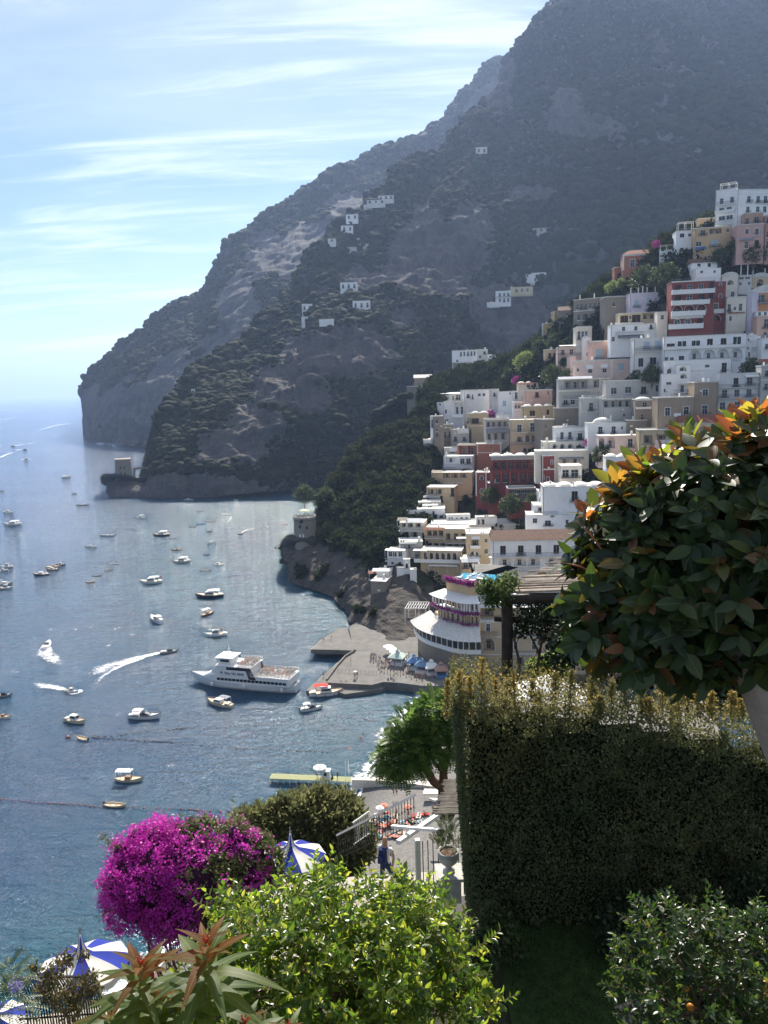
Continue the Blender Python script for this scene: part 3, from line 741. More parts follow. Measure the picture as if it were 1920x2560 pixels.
H('K2', 'ochre house with blue awning below the tall white hotel', 1146, 1406, 357, 548, 'OB', [('w', 372, 402, [1205], 30), ('o', 366, 400, [1292], 86), ('l', 443, 485, [1290], 42), ('w', 450, 478, [1178], 34), ('n', 482, 512, 1155, 1228, 'b'), ('w', 535, 550, [1168], 16), ('w', 372, 392, [1378], 16)], dY=-3)
H('K2', 'small beige rooftop house with one dark door, beside the tall white hotel', 1174, 1300, 294, 350, 'OB', [('w', 316, 349, [1228], 24)], dY=10, Y=398, ext=4)
H('K2', 'slim white tower house with netted roof terrace left of the ochre house', 1018, 1146, 382, 556, 'W', [('g', 398, 422, [1062], 25), ('w', 400, 418, [1115], 17), ('a', 500, 540, [1095], 20), ('p', 320, 1036, 1142), ('r', 360, 380, 1020, 1140, .2)], rot=-10)
h = H('K2', 'pink two-storey house under the tall white hotel at the right edge', 1440, 1632, 336, 500, 'PK', [('a', 362, 398, [1510], 26), ('d', 366, 410, [1580], 26), ('w', 452, 496, [1510], 20), ('k', 448, 495, [1583], 24), ('n', 425, 445, 1460, 1560, 'g', 1.0), ('r', 392, 412, 1556, 1606, .7)], dY=-14)
H('K2', '', 1490, 1626, 256, 336, 'PB', [('w', 285, 320, [1580], 28), ('w', 290, 330, [1514], 22)], on=h, Y=hillY(1870, 620)-10)
H('K2', 'brownish house cut off by the right edge beside the pink house', 1634, 1745, 270, 500, (WM['PB']), [('w', 285, 318, [1650, 1700], 18), ('w', 380, 420, [1655, 1700], 18), ('w', 450, 490, [1660], 20)], dY=-12)
h = H('K2', 'terracotta villa with two pale windows and tiled roof on the ridge', 652, 900, 538, 645, 'RU', [('d', 574, 628, [722, 790], 32), ('v', 652, 664), ('m', 538, 548)], 'hip', dY=0, D=9, name='villa', cat='villa')
H('K2', '', 598, 652, 632, 712, 'RU', [], on=h)
H('K2', 'small white house with purple pergola between terracotta villa and white tower', 906, 1010, 512, 606, 'W', [('w', 540, 552, [930, 955], 18), ('w', 575, 600, [955], 20), ('b', 520, 545, 908, 965), ('p', 480, 908, 1004)], rot=-24)
h = H('K2', 'white house with brown tiled gable roof above the red hotel', 1128, 1308, 598, 690, 'W', [('k', 605, 628, [1180, 1252], 18)], 'btile', rot=-6, D=8)
H('K2', '', 1150, 1334, 640, 700, 'W', [('w', 652, 668, [1200], 16), ('w', 655, 670, [1290], 14)], 'bare', on=h, dY=-5)
h = H('K2', 'dark red hotel with four tiers of white scalloped balconies', 986, 1286, 724, 1100, 'RD',
      [('k', 752, 798, [1032], 36), ('w', 752, 798, [1112, 1190], 30), ('k', 742, 785, [1265], 30), ('b', 784, 812, 984, 1283, 1.6), ('k', 822, 872, [1032, 1197], 34), ('w', 822, 870, [1112], 34), ('k', 815, 850, [1265], 30), ('b', 858, 886, 984, 1250, 1.6),
       ('A', 890, 948, [1030, 1112, 1197], 66), ('b', 932, 962, 984, 1222, 1.6), ('a', 985, 1034, [1030, 1105], 42), ('k', 980, 1028, [1190], 30), ('b', 1020, 1052, 968, 1212, 1.4), ('m', 964, 982, 986, 1212), ('m', 722, 730)], 'rail', rot=-10, D=12, name='hotel', cat='hotel')
H('K2', '', 1232, 1364, 730, 1004, 'RD', [('d', 742, 762, [1325], 17), ('a', 815, 845, [1327], 22), ('d', 880, 930, [1297], 34), ('b', 920, 948, 1255, 1352, 1.2), ('A', 960, 1000, [1303], 62)], 'flat', on=h, dY=3, rot=-4)
h = H('K2', 'cream vaulted house with wide arched window right of the red hotel', 1340, 1450, 692, 850, 'WC', [('A', 720, 752, [1395], 46), ('a', 798, 838, [1415], 26)], 'vault', dY=8)
H('K2', '', 1368, 1508, 838, 1004, 'WC', [('w', 886, 932, [1388, 1468], 20), ('w', 905, 925, [1428], 14), ('a', 965, 1000, [1400], 18), ('n', 940, 950, 1380, 1500, 't', .5)], on=h, dY=2)
H('K2', 'cream terrace house between two vaulted roofs with white chimney posts', 1452, 1545, 690, 835, 'GW', [('w', 735, 752, [1465, 1527], 14), ('w', 690+8, 712, [1470, 1515], 30), ('ch', 610, [1425+45, 1518])], dY=12)
H('K2', 'tan vaulted house with tall arch at the right edge above orange house', 1546, 1668, 700, 800, 'YL', [('A', 712, 770, [1602], 46), ('ch', 640, [1556, 1640])], 'vault', dY=12)
h = H('K2', 'orange house with railed balcony at the right edge', 1550, 1740, 800, 930, 'OR', [('w', 822, 876, [1607], 50), ('r', 855, 876, 1550, 1700, .9), ('w', 822, 870, [1690], 30), ('m', 795, 806)], 'vault', dY=0)
H('K2', '', 1508, 1550, 805, 985, 'LV', [], on=h, dY=1, rot=-50)
H('K2', '', 1576, 1740, 935, 985, 'W', [('w', 905+35, 965, [1600, 1640], 16)], 'bare', on=h, dY=-4)
H('K2', 'salmon house with tall white window at the right edge below orange house', 1580, 1740, 968, 1120, 'PO', [('w', 990, 1046, [1648], 34), ('w', 1080, 1110, [1640], 20)], dY=-3)
H('K2', 'lavender house with hooked white chimneys left of the red hotel', 702, 990, 806, 945, 'LV', [('l', 855, 900, [750], 27), ('l', 845, 890, [835], 20), ('l', 838, 888, [923], 27), ('ch', 768, [712, 765, 826, 882]), ('ch', 762, [795])], 'rail', dY=6, D=11)
h = H('K2', 'long grey-brown weathered house with a row of narrow windows', 536, 674, 835, 1060, 'ST', [('w', 872, 900, [592], 20)], 'flat', rot=-4, D=14, dY=2)
H('K2', '', 312, 536, 850, 1060, 'ST', [('w', 880, 915, [340, 368, 398, 430, 460, 490, 520], 11), ('w', 950, 990, [350, 385, 440, 470, 505], 14), ('m', 925, 930), ('ch', 850-35, [350, 450])], on=h, rot=-38, dY=8)
H('K2', 'pale yellow house with two dark double doors under a long terrace', 628, 890, 948, 1026, 'YL', [('k', 964, 1020, [665], 44), ('k', 962, 1016, [748], 48), ('w', 965, 985, [707], 12), ('o', 952, 990, [838], 90), ('b', 1012, 1030, 600, 800, 1.3)], dY=-4)
H('K2', 'white house block beside pale yellow house and red hotel', 892, 964, 942, 1085, 'WC', [('w', 963, 990, [927], 18), ('m', 948, 953)], dY=-5)
H('K2', 'white terraced house with grey awning below the pale yellow house', 570, 890, 1028, 1140, 'W', [('w', 1040, 1066, [660, 745], 18), ('w', 1026, 1060, [850], 16), ('r', 1075, 1095, 600, 790, 1.4), ('n', 1096, 1128, 620, 800, 'g'), ('w', 1108, 1135, [590], 16)], dY=-9)
h = H('K2', 'mustard chapel-like house with white arched window, leftmost on the ridge', 96, 178, 1020, 1130, 'MU', [('A', 1056, 1104, [148], 40), ('v', 96, 104)], 'flat', rot=-14, D=8)
H('K2', '', 174, 214, 940, 1100, 'MU', [('v', 174, 182), ('v', 206, 214)], on=h, dY=5)
H('K2', '', 214, 312, 930, 1110, 'ST', [('w', 990, 1010, [250], 18), ('w', 1040, 1060, [270], 14)], 'btile', on=h, dY=9, rot=-10)
H('K2', 'small cream house with three dark doors below the weathered house', 332, 442, 1046, 1135, 'WC', [('w', 1075, 1125, [352, 378, 403], 15), ('m', 1038, 1048)], dY=-8)
H('K2', 'white house with rounded parapet above the green hillside', 424, 526, 800, 870, 'W', [('w', 830, 845, [470], 14)], 'vault', dY=22, D=5)
H('K2', 'little white cube house behind the bright bushes', 530, 612, 716, 790, 'W', [('w', 735, 752, [560], 12)], Y=505)
# second tier
h = H('K3', 'long white hotel with a row of arched balconies', 935, 1505, 106, 290, 'W',
      [('k', 155, 188, [985], 46), ('g', 143, 192, [1048, 1080, 1146, 1176], 22), ('k', 134, 186, [1258, 1352], 32), ('g', 128, 182, [1430, 1458], 20), ('b', 176, 194, 935, 1500, 1.3),
       ('A', 206, 268, [1157, 1257, 1350, 1443], 84), ('k', 245, 288, [1063], 30), ('w', 248, 280, [957], 20), ('w', 252, 300-12, [995], 22), ('r', 262, 280, 1118, 1480, .8), ('m', 104, 112)], 'rail', D=12, name='hotel', cat='hotel')
H('K3', '', 1505, 1605, 112, 260, 'W', [('w', 128, 142, [1520], 10), ('w', 185, 200, [1518], 10), ('w', 222, 245, [1528], 12), ('r', 190, 205, 1545, 1600, .8)], 'domes', on=h, dY=4)
H('K3', '', 940, 1412, 275, 366, 'W', [('k', 305, 360, [1357], 28), ('w', 312, 328, [1240], 26), ('a', 330, 366, [976], 30)], 'bare', on=h, dY=-4, D=5)
H('K3', 'white balconied house adjoining the long white hotel on its left', 728, 937, 128, 335, 'GW', [('l', 150, 194, [820], 30), ('l', 148, 194, [895], 32), ('r', 192, 216, 728, 932, 1.5), ('g', 265, 318, [780], 28), ('k', 262, 304, [865], 36), ('m', 250, 256)], dY=-3)
H('K3', 'salmon house with three tall pale blue doors', 436, 728, 144, 270, 'PO', [('l', 202, 262, [490], 36), ('l', 196, 262, [583], 36), ('l', 190, 254, [662], 36), ('m', 140, 147)], 'flat', rot=-5, D=10)
H('K3', 'peach house with two small white window awnings', 326, 712, 278, 410, 'LP', [('w', 338, 362, [430, 530], 24), ('n', 308, 338, 400, 450, 'w', .9), ('n', 305, 332, 500, 550, 'w', .9), ('l', 306, 350, [642], 36), ('v', 575, 585), ('m', 272, 280), ('w', 330, 350, [345], 12)], dY=-2)
H('K3', 'narrow white-blue house left of the salmon house', 376, 436, 120, 252, 'W', [('w', 146, 190, [416], 13), ('a', 220, 250, [415], 20), ('b', 168, 190, 402, 432, .5)], 'domes', dY=3)
h = H('K3', 'pinkish terrace house with tiers of railed balconies beside salmon house', 205, 378, 188, 300, 'LP', [('w', 205, 240, [240, 300, 345], 20), ('r', 228, 245, 200, 376, 1.6), ('w', 268, 300, [238, 250, 300], 13), ('n', 172, 186, 215, 370, 'w', 2.0)], dY=0)
H('K3', '', 290, 330, 255, 410, 'LP', [('w', 330, 352, [310], 10)], on=h, dY=-4)
H('K3', 'small yellow house at the green slope edge', 116, 206, 205, 330, 'Y', [('k', 230, 262, [150, 185], 15), ('r', 270, 290, 118, 200, 1), ('a', 300, 328, [160], 36)], dY=4)
h = H('K3', 'open-air restaurant terrace with pale canopy and railing', 212, 572, 408, 610, 'G', [('o', 415, 472, [275, 330, 385], 50), ('o', 415, 470, [470, 530], 40), ('r', 455, 480, 210, 445, 1.6), ('n', 388, 412, 205, 440, 'w', 1.9), ('m', 482, 492, 212, 445), ('r', 520, 545, 240, 362, 1), ('w', 550, 580, [260, 310], 26)], dY=-1, name='restaurant_terrace', cat='restaurant')
H('K3', '', 370, 572, 378, 408, 'G', [], 'slate', on=h, dY=4, D=6)
h = H('K3', 'long grey house with four windows and small balconies in the middle', 536, 932, 418, 540, 'G', [('w', 466, 506, [593], 34), ('w', 463, 502, [693], 38), ('k', 465, 506, [800], 28), ('a', 455, 500, [892], 22), ('r', 505, 525, 573, 613, .7), ('r', 500, 525, 668, 718, .7), ('r', 500, 524, 780, 820, .7), ('m', 412, 419)], dY=0)
H('K3', '', 366, 538, 520, 560, 'GW', [], 'rail', on=h, dY=-3, D=5)
h = H('K3', 'grey house with long recessed loggia below the long grey house', 366, 515, 542, 740, 'G', [('w', 575, 626, [435], 24), ('m', 632, 637)], dY=-3)
H('K3', '', 515, 738, 548, 696, 'G', [('o', 552, 602, [570, 668], 95), ('w', 650, 668, [665], 10)], on=h, dY=-1, rot=-3)
H('K3', 'small grey house with white roof vent beside brown house', 738, 860, 552, 700, 'ST', [('w', 570, 606, [806], 28), ('w', 652, 690, [790], 13), ('m', 548, 556), ('b', 600, 612, 742, 850, .8)], 'domes', dY=-2)
H('K3', 'narrow white house block right of the long grey house', 922, 1028, 376, 536, 'W', [('w', 430, 446, [972], 30), ('w', 475, 498, [944], 11)], dY=2)
h = H('K3', 'white house with twin arched windows left of the domed pavilion', 1026, 1122, 312, 505, 'W', [('A', 322, 352, [1067], 50), ('A', 370, 404, [1072], 44), ('o', 440, 500, [1075], 80), ('r', 480, 502, 1000, 1120, 2)], dY=2)
h = H('K3', 'white domed pavilion with railed balcony on top of the brown house', 1124, 1290, 334, 440, 'W', [('w', 364, 398, [1210], 30), ('w', 368, 384, [1158], 14), ('r', 402, 425, 1118, 1296, 1.2), ('dm', 1140, 1262, 298), ('n', 345, 352, 1118, 1298, 'w', 1.6)], 'bare', dY=3, D=8, name='domed_pavilion', cat='pavilion')
h = H('K3', 'large plain brown house with white-framed windows', 1142, 1310, 432, 705, 'BR', [('d', 478, 524, [1222], 40), ('d', 588, 655, [1222], 40), ('R', 636, 658, 1192, 1262, .8)], 'flat', dY=-4, rot=-8, D=10)
H('K3', '', 892, 1142, 538, 760, 'BR', [('d', 603, 662, [963], 36), ('d', 600, 656, [1093], 38), ('R', 640, 658, 1075, 1125, .7), ('w', 722, 738, [967], 36), ('n', 645, 668, 1008, 1056, 'w', .4)], 'flat', on=h, dY=-5, rot=-8, D=10)
H('K3', 'pale three-tier terrace house with white awning right of brown house', 1310, 1598, 372, 645, 'GW',
  [('k', 403, 456, [1432], 28), ('w', 403, 448, [1528], 34), ('n', 385, 402, 1495, 1588, 'w'), ('r', 442, 464, 1308, 1598, 1.2), ('w', 482, 528, [1355, 1442, 1527], 30), ('r', 512, 538, 1308, 1606, 1.4), ('d', 566, 626, [1343], 40), ('d', 564, 622, [1447], 38), ('k', 562, 600, [1550], 32), ('r', 606, 634, 1312, 1600, 1.4), ('m', 368, 374)], dY=-2)
h = H('K3', 'yellow house with long glazed loggia under a red tiled roof', 1058, 1520, 708, 826, 'YL', [('o', 738, 802, [1130, 1235], 98), ('w', 742, 780, [1370, 1400, 1430], 26), ('w', 760, 776, [1316], 14), ('b', 800, 820, 1062, 1290, .8), ('m', 702, 712)], 'tile', dY=-4, D=9)
H('K3', '', 890, 1230, 832, 890, 'LP', [('a', 858, 888, [978], 44)], 'bare', on=h, dY=-7)
H('K3', 'white house with tiled lean-to, cut off by the right edge', 1612, 1740, 125, 300, 'W', [('w', 165, 195, [1645], 16), ('n', 268, 305, 1590, 1700, 't', 2), ('g', 168, 200, [1690], 16)], dY=-2)
H('K3', 'grey house with stacked windows, cut off by the right edge', 1600, 1740, 318, 640, 'G', [('w', 350, 385, [1640, 1690], 20), ('w', 440, 475, [1640, 1690], 20), ('w', 530, 570, [1640, 1690], 20), ('m', 410, 416)], dY=-5)
h = H('K3', 'white house over pink arches in the middle of the village', 412, 764, 710, 800, 'W', [('w', 738, 785, [500, 593], 24), ('w', 738, 756, [650], 11), ('w', 735, 786, [707], 28), ('r', 765, 786, 485, 520, .6), ('n', 798, 808, 640, 764, 'c', .5), ('dm', 455, 600, 678), ('ch', 665, [575])], 'bare', dY=-4)
H('K3', '', 488, 764, 800, 896, 'LP', [('A', 812, 888, [502], 50), ('A', 806, 886, [573], 54), ('w', 825, 878, [707], 28)], 'bare', on=h, dY=-7)
h = H('K3', 'white three-storey house with railed terraces left of the pink arches', 188, 418, 746, 845, 'W', [('w', 776, 822, [235, 290], 19), ('w', 786, 826, [360], 26), ('r', 808, 826, 180, 305, 1.2), ('n', 760, 772, 300, 415, 'w'), ('R', 820, 838, 335, 385, .6), ('p', 738, 190, 330)], 'flat', dY=-4)
H('K3', '', 104, 420, 845, 905, 'WC', [('A', 855, 898, [185, 238, 292], 30), ('w', 872, 914, [345], 20), ('b', 890, 905, 50, 310, 1.4)], 'flat', on=h, dY=-7)
H('K3', '', 50, 420, 905, 1010, 'WC', [('o', 945, 1005, [255, 330], 60), ('n', 948, 965, 215, 385, 'g', 1.5)], 'bare', on=h, dY=-10)
H('K3', '', 228, 372, 1008, 1110, 'WC', [('w', 1037, 1086, [258, 323], 42), ('v', 232, 238)], 'bare', on=h, dY=-11)
H('K3', 'tan house with two wide dark loggias in the middle', 766, 1026, 762, 900, 'TN', [('o', 794, 852, [828], 62), ('o', 792, 850, [922], 60), ('r', 852, 868, 780, 960, .6), ('w', 865, 885, [810], 18)], dY=-6)
H('K3', 'dark brown wall block above the tan house', 684, 822, 696, 765, 'ST', [], dY=0)
H('K3', 'grey dry-stone retaining wall between white house and grey house', 180, 362, 606, 742, 'ST', [('m', 604, 610)], 'bare', dY=0, D=4, name='retaining_wall', cat='wall')
h = H('K3', 'white house partly behind the rubber tree, domed roof', 536, 800, 950, 1130, 'W', [('w', 978, 1014, [695], 20), ('w', 1050, 1080, [560, 620], 20), ('r', 1030, 1050, 515, 640, 1.5)], 'domes', dY=-9)
# left shoulder
h = H('K4', 'white villa with a row of small windows below the cliff', 697, 905, 120, 222, 'W', [('w', 132, 164, [772, 800, 830, 858, 884], 11), ('w', 195, 218, [740], 12)], 'flat', rot=-12, name='villa', cat='villa', Y=583, ext=14)
H('K4', '', 905, 992, 112, 215, 'GW', [('w', 128, 150, [968], 16), ('w', 160, 180, [930], 12)], on=h, Y=583, ext=14, rot=6)
H('K4', '', 992, 1076, 152, 215, 'W', [('w', 165, 178, [1020], 22)], 'bare', on=h, Y=578, ext=14)
H('K4', '', 705, 905, 215, 262, 'ST', [('w', 222, 250, [790], 30), ('m', 214, 220)], 'bare', on=h, Y=579, ext=14)
H('K4', 'low white house with two arches in front of the white villa', 866, 1050, 216, 280, 'W', [('a', 240, 268, [900, 942], 26)], 'bare', Y=559, ext=14, D=7)
h = H('K4', 'grey stone building with a large sloping roof, alone at the left', 384, 612, 346, 412, 'ST', [('w', 385, 400, [420, 450, 480, 510], 8)], 'slate', Y=565, ext=14, D=34, name='grey_building', cat='building')
H('K4', 'stone terrace wall with a white colonnade along its top', 322, 790, 412, 486, 'ST', [('p', 374, 540, 780), ('m', 408, 414, 322, 790)], 'bare', Y=550, ext=14, D=7, name='terrace_wall', cat='wall')
H('K4', 'cream two-tier terrace house at the end of the white colonnade', 792, 1046, 335, 425, 'GW', [('w', 352, 385, [830, 880], 20), ('r', 372, 392, 792, 860, 1), ('w', 342, 365, [1020], 22), ('p', 306, 800, 1030), ('o', 392, 420, [820, 870], 40)], 'flat', Y=535, ext=14)
H('K4', 'white terrace house with slatted sun roof above the big white house', 1040, 1222, 378, 440, 'GW', [('w', 390, 432, sp(1050, 1165, 7), 10), ('n', 366, 380, 1035, 1180, 'w', 1.5)], 'flat', Y=520, ext=14)
h = H('K4', 'big white house with blank wall at the left edge of the village', 796, 1016, 450, 620, 'W', [('w', 482, 510, [833], 20), ('w', 478, 498, [925], 18), ('w', 478, 498, [962], 18), ('w', 485, 520, [868], 8)], 'flat', rot=2, dY=-3, D=14)
H('K4', '', 626, 796, 548, 730, 'W', [('A', 556, 650, [736], 38), ('A', 556, 650, [776], 30), ('w', 610, 640, [648], 14), ('r', 528, 548, 700, 796, .6), ('n', 652, 680, 700, 785, 'w', 1.2)], 'flat', on=h, rot=-16, dY=-3)
H('K4', '', 640, 796, 478, 548, 'W', [('a', 492, 530, [700], 24), ('w', 490, 528, [740, 765], 20), ('n', 466, 486, 640, 830, 'w', 2.5)], 'bare', on=h, dY=-3)
H('K4', '', 572, 626, 556, 660, 'W', [('w', 560, 576, [598], 12)], on=h, dY=-3, rot=-30)
H('K4', 'white canopied roof terrace at the outer left corner of the big white house', 556, 700, 492, 556, 'W', [('o', 500, 535, [600, 650], 38), ('n', 474, 488, 548, 700, 'w', 2.4)], 'bare', dY=-3, D=5)
H('K4', 'pale grey house wall between two white houses, left side', 1018, 1088, 444, 640, 'GW', [('w', 470, 500, [1050], 14)], dY=-3)
H('K4', 'white cube house with one small shuttered window', 1086, 1206, 464, 645, 'W', [('l', 538, 578, [1132], 24), ('w', 470, 485, [1180], 10)], dY=-3)
h = H('K4', 'coral house with white conservatory and white arches', 1306, 1528, 450, 580, 'PO', [('k', 468, 505, [1402], 22), ('w', 462, 492, [1495], 8), ('m', 445, 452)], 'flat', dY=-3)
H('K4', '', 1210, 1308, 456, 545, 'W', [('w', 468, 520, [1232, 1262, 1290], 24), ('r', 512, 540, 1205, 1306, 1)], 'bare', on=h, dY=-3)
H('K4', '', 1205, 1308, 545, 645, 'W', [('A', 555, 622, [1228, 1256, 1285], 24), ('b', 600, 625, 1208, 1300, .4)], 'bare', on=h, dY=-3)
H('K4', 'ornate terracotta-roofed cream house above the coral house', 1240, 1440, 392, 450, 'WC', [('w', 402, 425, [1330, 1425], 22), ('n', 386, 402, 1240, 1370, 't', 1.2)], 'domes', dY=-3)
h = H('K4', 'tall ochre house with white dome roof and two arched loggias', 1284, 1546, 585, 695, 'TN', [('k', 620, 660, [1363], 36), ('k', 615, 655, [1492], 18), ('m', 686, 692)], 'domes', rot=-6, dY=-3, D=10)
H('K4', '', 1180, 1452, 695, 965, 'Y', [('d', 732, 796, [1257], 38), ('d', 720, 796, [1367], 44), ('r', 775, 798, 1186, 1320, 1.1), ('r', 775, 798, 1330, 1400, .7), ('A', 824, 878, [1258], 58), ('A', 800, 880, [1350], 96), ('R', 876, 900, 1186, 1400, .8), ('A', 925, 963, [1302], 38), ('m', 880, 886)], 'bare', on=h, dY=-3, rot=-9)
H('K4', '', 1452, 1546, 695, 905, 'ST', [('w', 735, 765, [1475], 12)], on=h, dY=-3, rot=14)
h = H('K4', 'small tan house with brown shutters and white shell roof', 858, 1000, 642, 815, 'TN', [('k', 684, 722, [888], 54), ('w', 780, 800, [840], 12), ('m', 742, 746)], 'domes', dY=-3)
H('K4', '', 820, 858, 645, 815, 'TN', [('w', 680, 720, [832, 848], 8)], on=h, dY=-3, rot=-50)
H('K4', 'white terraced café with dark awnings below the purple bush', 976, 1172, 690, 870, 'GW', [('o', 706, 755, [1025, 1118], 86), ('n', 686, 698, 975, 1172, 'g', 1.2), ('r', 734, 756, 976, 1168, .5), ('n', 764, 806, 978, 1170, 'g', 2.0), ('o', 800, 862, [1010, 1065, 1125], 46)], 'flat', dY=-3, name='cafe', cat='cafe')
H('K4', 'white vault-roofed house in front of white cube house', 1062, 1240, 652, 692, 'W', [('w', 660, 680, [1200], 14), ('b', 640+30, 690, 1200, 1270, 1)], 'domes', dY=-3)
h = H('K4', 'stone tower house joined to a slim white chapel front', 548, 628, 668, 940, 'ST', [('w', 692, 725, [575], 18), ('w', 770, 790, [572], 12), ('w', 800, 830, [575], 12)], 'flat', dY=-3, rot=6, name='tower_house')
H('K4', '', 520, 550, 672, 900, 'W', [('a', 694, 765, [536], 17)], on=h, dY=-3, rot=-30)
H('K4', '', 462, 526, 858, 930, 'W', [('w', 870, 900, [490, 508], 12), ('b', 862, 885, 460, 525, 1)], 'bare', on=h, dY=-3)
H('K4', 'weathered pinkish stone house with white railed balcony', 626, 706, 735, 850, 'ST', [('w', 795, 840, [640, 678], 14), ('r', 730+8, 760, 622, 700, 1.2)], dY=-3)
H('K4', 'grey terraced house with white doors below the stone tower house', 690, 838, 778, 905, 'G', [('w', 835, 870, [722, 730], 14), ('b', 768+12, 806, 745, 835, 1.0), ('w', 800+40, 870, [800], 20)], dY=-3)
h = H('K4', 'red house with pale outlined wall panel and flat roof', 905, 1108, 896, 985, 'RU', [('w', 920, 936, [1025], 10), ('m', 890, 898), ('m', 964, 970), ('v', 905, 914), ('v', 1096, 1106)], 'flat', dY=-3, rot=-6)
H('K4', '', 742, 905, 905, 1010, 'RU', [('o', 912, 985, [790, 860], 60), ('n', 894, 912, 745, 900, 'c', 1.6), ('r', 988, 1008, 740, 860, 1.4)], 'flat', on=h, dY=-3, rot=-18)
h = H('K4', 'dark red hotel with covered loggias and glazed veranda', 1012, 1420, 1000, 1250, 'RD',
      [('o', 1032, 1100, sp(1065, 1365, 6), 50), ('n', 1000, 1032, 1020, 1410, 'c', 2.0), ('R', 1092, 1112, 1010, 1400, 1.0), ('o', 1135, 1222, sp(1070, 1360, 5), 56), ('R', 1215, 1232, 1040, 1390, 1.0), ('m', 990, 1000)], 'domes', dY=-3, rot=-8, D=12, name='hotel', cat='hotel')
H('K4', '', 1446, 1556, 992, 1245, 'RD', [('d', 1030, 1066, [1525], 14), ('d', 1170, 1206, [1492], 20), ('d', 1155, 1190, [1424+30], 12), ('v', 1446, 1454), ('v', 1546, 1555), ('m', 1100, 1110), ('m', 988, 996)], 'flat', on=h, dY=-3, rot=2)
H('K5', '', 800, 905, 62, 222, 'RD', [('a', 80, 110, [842], 22), ('a', 170, 205, [842], 22), ('v', 800, 808), ('v', 868, 876), ('w', 120, 150, [890], 14)], 'flat', on=h, dY=-3, rot=-14)
H('K5', '', 888, 1022, 132, 242, 'RD', [('a', 160, 200, [902], 22), ('d', 168, 205, [938], 18), ('d', 175, 235, [988], 18), ('m', 128, 134)], 'bare', on=h, dY=-3)
H('K5', '', 1022, 1216, 168, 262, 'RD', [('w', 178, 248, sp(1045, 1200, 7), 22), ('n', 150, 166, 1020, 1205, 'g', .9), ('m', 255, 262)], 'bare', on=h, dY=-3)
# lower town
h = H('K5', 'white house with low domes and corner loggia beside the rubber tree', 1262, 1700, 158, 340, 'W', [('k', 192, 256, [1485], 34), ('R', 226, 258, 1458, 1512, .6), ('w', 195, 255, [1582], 26), ('w', 298, 312, [1508], 16), ('ch', 130, [1480])], 'domes', dY=-3, rot=-8, D=12)
H('K5', '', 1236, 1388, 192, 285, 'W', [('w', 200, 246, [1256], 18), ('w', 200, 225, [1316], 14), ('o', 195, 250, [1360], 46), ('n', 178, 190, 1235, 1410, 't', .8)], 'bare', on=h, dY=-3)
h2 = H('K5', 'white house with stepped parapet and balustrade just above the tiled villa', 1152, 1500, 352, 445, 'W', [('w', 376, 405, [1210], 26), ('w', 392, 424, [1300], 34), ('w', 388, 414, [1432], 17), ('r', 330, 352, 1200, 1370, -.2), ('o', 355, 370, [1330], 30)], 'bare', dY=-3, D=9)
H('K5', '', 1200, 1500, 285, 352, 'W', [('A', 300, 345, [1440], 60), ('o', 300, 345, [1260, 1330], 56), ('n', 282, 296, 1232, 1400, 'c', 1.5)], 'bare', on=h2, dY=-3)
h = H('K5', 'long yellow hotel with four tiers of balconies and brown tiled eaves', 452, 738, 452, 600, 'Y',
      [('o', 462, 500, [482, 522, 562], 32), ('o', 478, 528, sp(612, 716, 3), 30), ('r', 492, 512, 450, 590, 1.1), ('r', 518, 545, 592, 738, 1.1), ('o', 548, 590, sp(480, 716, 6), 34), ('r', 575, 596, 425, 738, 1.3), ('n', 438, 456, 450, 590, 't', 1.5)], 'flat', dY=-3, rot=-14, D=10, name='hotel', cat='hotel')
H('K5', '', 420, 700, 600, 712, 'Y', [('A', 612, 668, sp(455, 655, 6), 26), ('b', 655, 676, 380, 700, 1.4), ('n', 590, 604, 376, 470, 'w', 2.4), ('n', 692, 706, 480, 680, 'w', 2.6)], 'bare', on=h, dY=-3, rot=-14, D=8)
H('K5', '', 738, 914, 486, 660, 'Y', [('w', 520, 542, [872], 18), ('o', 522, 575, [795], 50), ('A', 600, 642, [790], 62), ('w', 590, 620, [872], 20), ('n', 500, 520, 770, 830, 'w', 1.2), ('n', 500, 515, 668, 735, 'w', 1.2), ('b', 560, 578, 762, 832, 1), ('R', 630, 648, 760, 834, 1), ('m', 480, 488)], 'flat', on=h, dY=-3, rot=-4, D=12)
H('K5', '', 700, 830, 662, 740, 'Y', [('w', 680, 715, [730, 765, 800], 26), ('n', 655, 680, 700, 822, 'w', 1.6)], 'bare', on=h, dY=-3)
h = H('K5', 'two small white huts on the flat hotel roof', 600, 762, 358, 420, 'W', [('w', 368, 388, [618, 636], 8), ('w', 372, 386, [670], 12), ('k', 372, 414, [703], 14), ('w', 370, 388, [738], 12), ('m', 348, 358)], 'bare', dY=-3, D=6, name='roof_huts', cat='hut', ext=3)
H('K5', '', 806, 946, 372, 444, 'W', [('k', 385, 435, [822], 8), ('k', 385, 435, [850], 16), ('m', 362, 372)], 'bare', on=h, dY=-3, D=6, ext=3)
H('K5', 'wide white roof terrace with parapet behind the yellow hotel', 490, 1150, 424, 470, 'GW', [('m', 418, 426)], 'flat', dY=-3, D=14, rot=-6, name='roof_terrace', cat='terrace')
h = H('K5', 'white villa with brown tiled roof and two rows of arches', 918, 1500, 525, 752, 'W',
      [('k', 565, 620, [990, 1113, 1235, 1358], 32), ('r', 605, 634, 890, 1395, 1.6), ('A', 645, 706, [1005, 1108, 1203], 86), ('A', 650, 706, [1330], 70), ('r', 708, 738, 948, 1240, 1.4), ('w', 590, 620, [1440], 22)], 'btile', dY=-3, rot=-4, D=11, name='villa', cat='villa')
for xc in (990, 1113, 1235, 1358):
    pass
